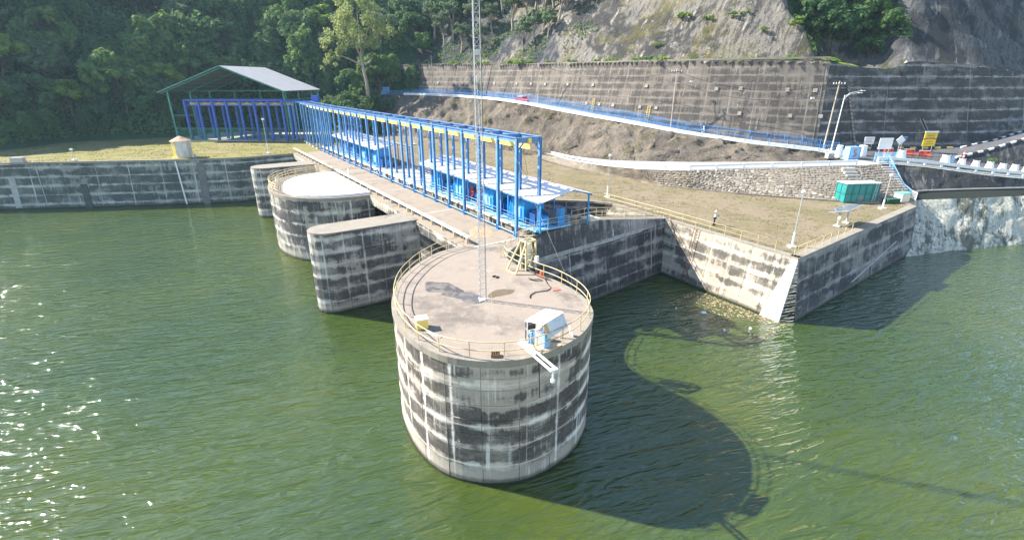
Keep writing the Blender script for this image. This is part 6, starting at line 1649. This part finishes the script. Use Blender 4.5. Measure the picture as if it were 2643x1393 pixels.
# ------------------------------------------------------------------ lawn hut
hut = thing('round_hut', 'small round yellow and grey metal hut with a rusty cone roof on the lake wall', 'hut', (-67.6, 102.6, 9))
hb = Vector((-67.6, 102.6, 8.95))
for i in range(10):
    a0, a1 = 2 * math.pi * i / 10 + .2, 2 * math.pi * (i + 1) / 10 + .19
    mb = MB(); r0 = 1.75
    q = [hb + Vector((r0 * math.cos(a), r0 * math.sin(a), 0)) for a in (a0, a1)]
    mb.extrude([q[0], q[1], q[1] + Vector((0, 0, 3.3)), q[0] + Vector((0, 0, 3.3))], Vector((math.cos((a0 + a1) / 2), math.sin((a0 + a1) / 2), 0)) * -.08)
    am = (a0 + a1) / 2 % (2 * math.pi); obj('wall_sheet', mb, M['crane_yellow'] if 2.6 < am < 4.45 else M['galv'], hut)
mb = MB(); mb.lathe(hb + Vector((0, 0, 3.28)), [(1.95, -.05), (1.95, 0), (.3, .85), (.05, .95)], 16); obj('cone_roof', mb, plain('rusty_roof', (.42, .28, .19), .8, var=.25), hut)
mb = MB(); mb.lathe(hb, [(2.05, -.2), (2.05, .12), (1.7, .12)], 16); obj('plinth', mb, M['crane_yellow'], hut)
mb = MB(); mb.box(hb + Vector((2.5, -.6, .3)), (.6, .6, .6)); tag(obj('meter_box', mb, M['galv'], None, at=hb + Vector((2.5, -.6, 0))), 'small grey box on the lake wall beside the round hut', 'box')
mb = MB(); mb.box((-95.5, 96.0, 9.2), (2.2, .9, 1.3), .13); tag(obj('grey_block', mb, M['pale_concrete'], None, at=(-95.5, 96.0, 8.6)), 'grey concrete block on top of the lake wall near its left end', 'block')

# ------------------------------------------------------------------ things on the tower deck
Z = 9.0
kio = thing('instrument_shelter', 'small white sheet shelter with corrugated roof flap over blue instruments on the tower rim', 'shelter', (1.9, 26.2, Z))
RT = [(.72, 25.65, 10.62), (2.05, 27.05, 10.75), (3.1, 26.62, 10.70), (1.78, 25.22, 10.56)]
def corrug(a, b, c, d, name, mat, n=14, par=kio):
    """ribbed sheet: ribs run a->d / b->c"""
    a, b, c, d = map(Vector, (a, b, c, d)); nn = (b - a).cross(d - a).normalized(); mb = MB()
    for i in range(n):
        for k in range(2):
            t0, t1 = (i + k / 2) / n, (i + (k + 1) / 2) / n; h0, h1 = (0, .035) if k == 0 else (.035, 0)
            mb.quad(a.lerp(b, t0) + nn * h0, a.lerp(b, t1) + nn * h1, d.lerp(c, t1) + nn * h1, d.lerp(c, t0) + nn * h0)
    mb.quad(a - nn * .02, d - nn * .02, c - nn * .02, b - nn * .02)
    return obj(name, mb, mat, par)
corrug(RT[0], RT[1], RT[2], RT[3], 'roof_sheet', M['white'], 16)
corrug((1.82, 25.28, 10.52), (3.08, 26.60, 10.64), (3.35, 26.22, 9.92), (2.1, 24.95, 9.85), 'roof_flap', M['galv'], 14)
mb = MB(); mb.extrude([(1.82, 25.27, 10.53), (2.02, 25.47, 10.55), (2.3, 25.15, 9.86), (2.1, 24.94, 9.84)], (0, 0, .03)); obj('rusty_edge', mb, plain('rust_streak_sheet', (.55, .36, .14), .6, var=.3), kio)
for x, y, h in ((.9, 25.75, 1.6), (2.05, 26.9, 1.7), (2.95, 26.55, 1.65), (1.85, 25.4, 1.5)):
    mb = MB(); mb.tube([(x, y, Z), (x, y, Z + h)], .035, 6); obj('post', mb, M['white'], kio)
mb = MB(); mb.box((1.65, 25.62, 9.55), (.55, .35, 1.05), -.35); obj('white_panel', mb, M['white'], kio)
mb = MB(); mb.box((2.0, 25.35, 9.52), (.42, .3, .95), .5); obj('instrument_case', mb, M['light_blue'], kio)
mb = MB(); mb.lathe((1.25, 25.85, Z), [(.26, 0), (.26, .75), (.16, .85), (.05, .9)], 12); obj('cylinder', mb, M['light_blue'], kio)
mb = MB(); mb.lathe((1.75, 26.4, Z), [(.2, 0), (.2, .9), (.1, 1.0)], 10); obj('cylinder', mb, M['white'], kio)
mb = MB(); mb.box((1.1, 26.1, 10.1), (.5, .4, .3), .4); obj('junction_box', mb, M['dark'], kio)
mb = MB(); mb.tube([(1.0, 25.8, 10.1), (.85, 25.9, 9.7), (1.05, 25.7, 9.5), (1.3, 25.6, 9.6)], .025, 5); obj('hose', mb, M['cable'], kio)
pad = MB(); pad.prism([(.6, 25.4), (1.0, 24.95), (2.3, 25.0), (2.95, 25.6), (2.6, 25.9), (.9, 26.1)], 8.98, 9.08); tag(obj('rusty_pad', pad, plain('rust_stained_pad', (.62, .44, .28), .9, var=.12, s=2, dirt=(.4, .2, .08), damt=.6), None, at=(1.7, 25.4, 9)), 'rust stained concrete pad under the instrument shelter', 'pad')
arm = thing('sampling_boom', 'white slotted boom reaching out over the water from the instrument shelter', 'boom', (.75, 25.5, 9.15))
a, b = Vector((.62, 25.62, 9.17)), Vector((2.22, 22.65, 9.25)); d = (b - a).normalized(); s = Vector((d.y, -d.x, 0)).normalized()
mb = MB()
for k in (-1, 1): mb.bar(a + s * .17 * k, b + s * .17 * k, .12, .09)
for t in (0, .36, .42, 1.0): mb.bar(a.lerp(b, t) - s * .23, a.lerp(b, t) + s * .23, .22, .09)
mb.bar(a.lerp(b, .03), a.lerp(b, .38), .3, .05); obj('frame', mb, M['white'], arm)
mb = MB(); mb.box(a + Vector((0, 0, .02)), (.5, .42, .16), math.atan2(d.y, d.x)); obj('foot', mb, M['white'], arm)
mb = MB(); mb.tube([b - Vector((0, 0, .05)), b - Vector((0, 0, .55))], .06, 8); mb.lathe(b - Vector((0, 0, .85)), [(.05, 0), (.13, .08), (.13, .22), (.05, .32)], 10); obj('sensor_head', mb, M['white'], arm)
mb = MB(); mb.tube([(1.2, 25.6, 9.9), (1.15, 25.2, 9.6), (1.5, 24.4, 9.05), (1.55, 24.0, 8.2), (1.6, 23.85, 6.6)], .03, 5); tag(obj('sensor_cable', mb, M['cable'], None, at=(1.2, 25.6, 9)), 'black cable hanging from the instrument shelter down the tower wall', 'cable')
mb = MB(); mb.tube([(.85, 25.9, 9), (.85, 25.9, 9.9)], .06, 8); tag(obj('black_post', mb, M['cable'], None, at=(.85, 25.9, 9)), 'short black post at the inner end of the white boom', 'post')
hs = thing('side_plate', 'small white triangular plate fixed to the railing right of the shelter', 'plate', (3.6, 26.7, 9))
mb = MB(); mb.extrude([(3.55, 26.95, 9.1), (3.75, 26.55, 9.1), (3.5, 26.9, 9.85)], (.02, .03, 0)); obj('plate', mb, M['white'], hs)
yx = thing('yellow_box', 'cream yellow box with a pale lid standing at the left rim of the tower deck', 'box', (-5.75, 27.9, 9))
mb = MB(); mb.box((-5.75, 27.9, 9.33), (.72, .6, .62), .35); obj('case', mb, M['crane_yellow'], yx)
mb = MB(); mb.box((-5.75, 27.9, 9.68), (.8, .68, .1), .35); obj('lid', mb, M['cream'], yx)
mb = MB(); mb.box((-4.9, 27.0, 9.03), (1.3, .22, .05), -.6); tag(obj('loose_plank', mb, M['cream'], None, at=(-4.9, 27.0, 9)), 'pale plank lying on the deck beside the cream yellow box', 'plank')
sc_ = thing('small_grate', 'little rusty grate at the rim in front of the guy wire', 'grate', (-.95, 24.35, 9))
for i in range(5): mb = MB(); mb.box((-1.15 + i * .1, 24.4, 9.12), (.03, .42, .22)); obj('bar', mb, M['rust'], sc_)
mb = MB(); mb.box((-.95, 24.6, 9.1), (.5, .03, .24)); mb.box((-.95, 24.2, 9.1), (.5, .03, .24)); obj('frame', mb, M['rust'], sc_)
# yellow A frame
af = thing('a_frame', 'yellow steel support frame with slanting legs beside the right rail of the tower deck', 'frame', (.6, 38.0, 9))
T = [(.75, 38.45, 11.5), (1.55, 39.0, 11.5), (1.95, 38.35, 11.5), (1.15, 37.8, 11.5)]
B0 = [(.75, 38.45, 9), (1.55, 39.0, 9), (1.95, 38.35, 9), (1.15, 37.8, 9)]
for p, q in zip(T, B0): mb = MB(); mb.bar(p, q, .12); obj('upright', mb, M['yellow'], af)
for i in range(4): mb = MB(); mb.bar(T[i], T[(i + 1) % 4], .12); obj('top_bar', mb, M['yellow'], af)
for p, q in ((T[0], (-.45, 38.0, 9)), (T[3], (.3, 37.0, 9))): mb = MB(); mb.bar(p, q, .12); obj('slant_leg', mb, M['yellow'], af)
mb = MB(); mb.bar((-.45, 38.0, 9.06), (.3, 37.0, 9.06), .13, .1); obj('foot_bar', mb, M['yellow'], af)
mb = MB(); mb.bar(T[1], B0[2], .06); mb.bar(B0[1], T[2], .06); mb.bar((.75, 38.45, 10.4), (1.15, 37.8, 10.4), .08); mb.bar((1.15, 37.8, 10.4), (1.95, 38.35, 10.4), .08); obj('cross_brace', mb, M['yellow'], af)
mb = MB(); mb.box((1.35, 38.5, 10.35), (.5, .3, 1.8), .9); obj('gate_guide', mb, M['cream'], af)
jb = thing('junction_box', 'white electrical box on the railing beside the yellow support frame', 'electrical box', (2.1, 37.2, 9))
mb = MB(); mb.box((2.0, 37.3, 10.25), (.32, .2, .5), .9); obj('case', mb, M['white'], jb)
mb = MB(); mb.tube([(2.05, 37.25, 9), (2.05, 37.25, 10.1)], .03, 5); obj('conduit', mb, M['rust'], jb)
ov = thing('orange_valve', 'orange valve with pipes under the railing beside the yellow support frame', 'valve', (2.4, 36.4, 9))
mb = MB(); mb.lathe((2.35, 36.55, 9.0), [(.12, 0), (.16, .15), (.1, .35), (.15, .42), (.05, .48)], 8); obj('body', mb, M['orange'], ov)
mb = MB(); mb.tube([(1.2, 38.0, 9.1), (2.3, 36.5, 9.12), (3.0, 35.7, 9.12)], .05, 6); mb.tube([(2.0, 36.7, 9.08), (2.7, 35.9, 9.15)], .04, 6); obj('pipe', mb, M['rust'], ov)
mb = MB(); mb.tube([(2.6, 36.0, 9.06), (2.75, 35.0, 9.05), (3.0, 34.2, 9.05), (2.6, 33.7, 9.05), (1.7, 33.4, 9.05), (1.35, 32.9, 9.05), (1.3, 32.4, 9.05)], .035, 5); tag(obj('hose', mb, M['cable'], None, at=(2, 33.5, 9)), 'black hose lying in a curve on the tower deck', 'hose')
mb = MB(); mb.tube([(1.3, 36.2, 9.05), (1.7, 35.9, 9.05), (2.2, 36.0, 9.05), (2.4, 35.7, 9.05), (1.9, 35.6, 9.05), (1.4, 35.9, 9.05)], .03, 5); tag(obj('coiled_cable', mb, M['cable'], None, at=(2, 36, 9)), 'loose coil of black cable on the deck by the orange valve', 'cable')
mb = MB(); mb.box((3.29, 34.04, 9.03), (.62, .5, .05), .3); tag(obj('red_hatch', mb, plain('faded_red', (.5, .16, .12), .8), None, at=(3.29, 34.04, 9)), 'faded red square plate lying on the right side of the tower deck', 'plate')
mb = MB(); mb.tube([(-1.55, 36.5, 9.03), (-1.35, 36.7, 9.04), (-1.1, 36.45, 9.04), (-1.25, 36.25, 9.03)], .09, 5); tag(obj('black_rag', mb, M['cable'], None, at=(-1.3, 36.5, 9)), 'small black scrap on the deck behind the mast foot', 'scrap')
# puddle
def puddle(label, pts, mat, z=9.006):
    c = catmull(pts, .25, True); mb = MB(); mb.add([(p.x + .1 * mnoise.noise((p.x * 3, p.y * 3, 1)), p.y + .12 * mnoise.noise((p.x * 3, p.y * 3, 5)), z) for p in c], [tuple(range(len(c)))])
    o = obj('puddle', mb, mat, None, at=(pts[0][0], pts[0][1], z)); tag(o, label, 'puddle')
    if o.data.polygons[0].normal.z < 0: o.data.flip_normals()
k = NT('wet_concrete', .30, 0, .5); n_ = k.noise(k.pos(), 1.4, 6); k.set(k.b.inputs["Roughness"], k.sm(n_, .4, .6, .06, .6)); wet = k.col(k.mix(k.sm(n_, .4, .6), (.10, .09, .085), (.17, .145, .125)))
puddle('large dark wet patch on the deck left of the mast foot', [(-6.7, 35.5), (-5.7, 35.4), (-4.9, 35.3), (-4.2, 34.5), (-3.5, 33.6), (-2.4, 33.0), (-1.9, 32.2), (-2.2, 31.6), (-3.2, 31.6), (-3.7, 32.3), (-4.7, 32.7), (-5.3, 33.3), (-5.0, 33.6), (-6.2, 33.5), (-6.6, 34.4)], wet)
k = NT('brown_wet_concrete', .4, 0, .4); wet2 = k.col(k.mix(k.noise(k.pos(), 2.5, 5), (.10, .07, .03), (.20, .155, .10)))
puddle('brown wet patch on the deck right of the mast foot', [(-1.75, 33.0), (-1.2, 33.9), (-.3, 34.1), (.25, 33.8), (-.1, 33.2), (-.9, 32.8), (-1.6, 32.5)], wet2)
puddle('pale brown stain on the bridge deck near the gantry end', [W2(2, -3.8), W2(4, -3.2), W2(5.5, -1.6), W2(4, -.9), W2(1.5, -2)], plain('brown_stain', (.40, .26, .16), .9, var=.2, s=2), 9.02)

# ------------------------------------------------------------------ floating debris
N = 1500; rg_ = random.Random(3); mb = MB(); mb2 = MB()
def dens(x, y): return mnoise.noise((x * .22, y * .22, 1.5)) + .7 * mnoise.noise((x * .6, y * .6, 7))
cnt = 0
while cnt < N:
    t, o_ = rg_.random(), rg_.random() ** 1.7
    ax, ay = 22.6 + (28.6 - 22.6) * t, 54.5 + (45.3 - 54.5) * t
    x, y = ax - .86 * (.2 + o_ * 7.5) - .35 * o_ * 3, ay - .52 * (.2 + o_ * 7.5) - 2.0 * o_
    if dens(x, y) < -.25 + .5 * o_: continue
    cnt += 1; s = rg_.choice([.03, .05, .06, .09, .15]) * rg_.uniform(.6, 1.3); a = rg_.random() * 6
    m_ = mb if rg_.random() < .5 else mb2
    q = [(x + s * c * math.cos(a + k) * 1, y + s * c * math.sin(a + k), .012 + .02 * rg_.random()) for k, c in ((0, 1.5), (1.6, .6), (3.1, 1.4), (4.7, .7))]
    m_.add(q, [(0, 1, 2, 3)])
o = obj('floating_debris', mb, plain('pale_flotsam', (.36, .30, .18), .8, var=.3, s=8)); tag(o, 'scattered pale floating leaves and litter along the platform wall', kind='stuff')
o = obj('floating_scum', mb2, plain('dark_flotsam', (.12, .095, .04), .9, var=.4, s=5)); tag(o, 'scattered brown floating leaves along the platform wall', kind='stuff')
for x, y, s, lb in ((20.97, 48.3, .34, 'largest white foam block floating in the litter near the platform wall'), (21.6, 44.3, .16, 'small white foam piece floating farthest out in the litter'), (24.4, 44.6, .18, 'white foam piece floating towards the white corner of the platform'), (18.3, 49.4, .13, 'tiny white foam piece floating near the shadow edge')):
    mb = MB(); mb.box((x, y, .06), (s * 1.5, s, .16), s * 9); tag(obj('foam_block', mb, M['white'], None, at=(x, y, 0)), lb, 'foam block', 'foam pieces floating by the platform wall')

# ------------------------------------------------------------------ people
def figure(label, loc, rz, joints, radii, edges, parts):
    """one skinned body; parts: list of (name, mesh builder, material)"""
    t = thing('person', label, 'person', loc, rz)
    me = bpy.data.meshes.new('body'); me.from_pydata(joints, edges, []); o = link('body', me, t)
    md = o.modifiers.new('skin', 'SKIN'); md.use_smooth_shade = True
    for i, r in enumerate(radii): me.skin_vertices[0].data[i].radius = (r, r)
    me.skin_vertices[0].data[0].use_root = True
    sb = o.modifiers.new('sub', 'SUBSURF'); sb.levels = sb.render_levels = 1
    me.materials.append(M['skin'])
    return t, o
# standing worker: white jacket and helmet, dark trousers, holding a dark tablet
J = [(0, 0, .95), (0, 0, 1.15), (0, 0, 1.38), (0, .01, 1.50), (.02, 0, 1.60), (.02, 0, 1.72),
     (0, .10, .90), (.03, .13, .50), (.02, .16, .08), (.14, .17, .04), (0, -.10, .90), (-.06, -.12, .50), (-.14, -.12, .08), (-.02, -.14, .04),
     (0, .20, 1.40), (.06, .26, 1.14), (.30, .12, 1.16), (.37, .08, 1.17), (0, -.20, 1.40), (.06, -.26, 1.14), (.30, -.12, 1.16), (.37, -.08, 1.17)]
Rr = [.13, .12, .14, .06, .085, .09, .09, .065, .045, .035, .09, .065, .045, .035, .055, .045, .035, .03, .055, .045, .035, .03]
Ed = [(0, 1), (1, 2), (2, 3), (3, 4), (4, 5), (0, 6), (6, 7), (7, 8), (8, 9), (0, 10), (10, 11), (11, 12), (12, 13), (2, 14), (14, 15), (15, 16), (16, 17), (2, 18), (18, 19), (19, 20), (20, 21)]
wk, body = figure('person in white jacket and white helmet standing on the grass holding a tablet', (25.15, 58.95, 6.93), math.radians(-15), J, Rr, Ed, None)
def cloth(name, idx, rad, edges, mat, par):
    me = bpy.data.meshes.new(name); mp = {k: i for i, k in enumerate(idx)}
    me.from_pydata([J[k] for k in idx], [(mp[a], mp[b]) for a, b in edges], []); o = link(name, me, par)
    o.modifiers.new('skin', 'SKIN').use_smooth_shade = True
    for i, k in enumerate(idx): me.skin_vertices[0].data[i].radius = (rad[k], rad[k])
    me.skin_vertices[0].data[0].use_root = True
    s_ = o.modifiers.new('sub', 'SUBSURF'); s_.levels = s_.render_levels = 1
    me.materials.append(M[mat]); return o
Rc = [r + .028 for r in Rr]
cloth('jacket', [1, 0, 2, 14, 15, 16, 18, 19, 20], Rc, [(1, 0), (1, 2), (2, 14), (14, 15), (15, 16), (2, 18), (18, 19), (19, 20)], 'cloth_white', wk)
Rt = [r + .02 for r in Rr]
cloth('trousers', [0, 6, 7, 8, 10, 11, 12], Rt, [(0, 6), (6, 7), (7, 8), (0, 10), (10, 11), (11, 12)], 'cloth_dark', wk)
mb = MB(); mb.lathe((.02, 0, 1.70), [(.17, -.01), (.17, .01), (.135, .03), (.125, .10), (.07, .17), (.01, .18)], 14); mb.box((.16, 0, 1.70), (.14, .2, .02)); obj('helmet', mb, M['white'], wk, local=True)
mb = MB(); mb.box((.40, 0, 1.20), (.03, .30, .20)); obj('tablet', mb, M['dark'], wk, local=True)
for y, p in ((.16, 8), (-.13, 12)): mb = MB(); mb.box((J[p][0] + .07, y, .05), (.28, .1, .1)); obj('shoe', mb, M['dark'], wk, local=True)
# rider on the upper road
J2 = [(-.25, 0, .92), (-.2, 0, 1.12), (-.08, 0, 1.38), (-.05, 0, 1.48), (-.02, 0, 1.58), (-.02, 0, 1.70), (-.2, .12, .90), (.2, .2, .72), (.1, .18, .35), (-.2, -.12, .90), (.2, -.2, .72), (.1, -.18, .35), (-.07, .2, 1.38), (.12, .3, 1.15), (.36, .3, 1.03), (-.07, -.2, 1.38), (.12, -.3, 1.15), (.36, -.3, 1.03)]
R2_ = [.14, .14, .15, .07, .09, .09, .09, .075, .05, .09, .075, .05, .06, .045, .035, .06, .045, .035]
E2 = [(0, 1), (1, 2), (2, 3), (3, 4), (4, 5), (0, 6), (6, 7), (7, 8), (0, 9), (9, 10), (10, 11), (2, 12), (12, 13), (13, 14), (2, 15), (15, 16), (16, 17)]
rd, b2 = figure('person in pale clothes riding the motorcycle along the upper road', (37.2, 98.6, 13.62), 2.55, J2, R2_, E2, None)
b2.data.materials[0] = M['cloth_white']
mb = MB(); mb.lathe((-.02, 0, 1.66), [(.13, -.1), (.15, 0), (.13, .1), (.05, .15)], 12); obj('helmet', mb, M['white'], rd, local=True)

# ------------------------------------------------------------------ tufts on the lawns
def inside(px, py, poly):
    ins = np.zeros(px.shape, bool); n = len(poly)
    for i in range(n):
        (x1, y1), (x2, y2) = poly[i][:2], poly[(i + 1) % n][:2]
        if y1 != y2: ins ^= ((y1 > py) != (y2 > py)) & (px < (x2 - x1) * (py - y1) / (y2 - y1) + x1)
    return ins
def tufts(name, label, poly, n, zf, mat, smin, smax, thr):
    xs = [p[0] for p in poly]; ys = [p[1] for p in poly]
    px = RNG.uniform(min(xs), max(xs), n * 4); py = RNG.uniform(min(ys), max(ys), n * 4)
    den = np.array([mnoise.noise((a * .25, b * .25, 6.0)) + .6 * mnoise.noise((a * .9, b * .9, 2.0)) for a, b in zip(px, py)])
    m = inside(px, py, poly) & (den > thr); px, py = px[m][:n], py[m][:n]
    s = RNG.uniform(smin, smax, len(px))
    C = np.stack([px, py, np.array([zf(a, b) for a, b in zip(px, py)]) + s * .45], 1)
    nr = RNG.normal(size=(len(px), 3)) * np.array([1, 1, .25]); nr /= np.linalg.norm(nr, axis=1)[:, None]
    tag(link(name, leaf_quads(C, nr, s, RNG, name, mat)), label, kind='stuff')
PL = [(29.2, 48), (57, 68.6), (52, 70), (41.6, 74), (35.6, 76.5), (25.5, 82.8), (19.4, 92), (12, 101), (5, 115), (-6, 127), W2(74, 14), W2(30, 14), (7, 74), (15, 73), (20.6, 62.5)]
straw = leaf_mat('straw_grass', (.19, .15, .085), (.25, .20, .11), (.16, .16, .05), .3)
greeng = leaf_mat('green_grass', (.09, .12, .028), (.13, .155, .035), (.17, .18, .05), .4)
tufts('dry_grass_tufts', 'dry straw coloured grass tufts on the platform', PL, 9000, plat_z, straw, .03, .08, -.05)
tufts('green_grass_tufts', 'short green grass tufts on the platform', PL, 9000, plat_z, greeng, .03, .08, .12)
LL = [(-150, 92), (-101, 96), (-79, 99), (-66, 101), (-56, 103.5), W2(77.3, -4.5), (-52, 120), (-58, 130), (-86, 131), (-94, 141), (-115, 134), (-117, 115)]
tufts('lawn_tufts', 'yellow green grass tufts on the lawn', LL, 9000, lawn_z, greeng, .05, .11, -.05)
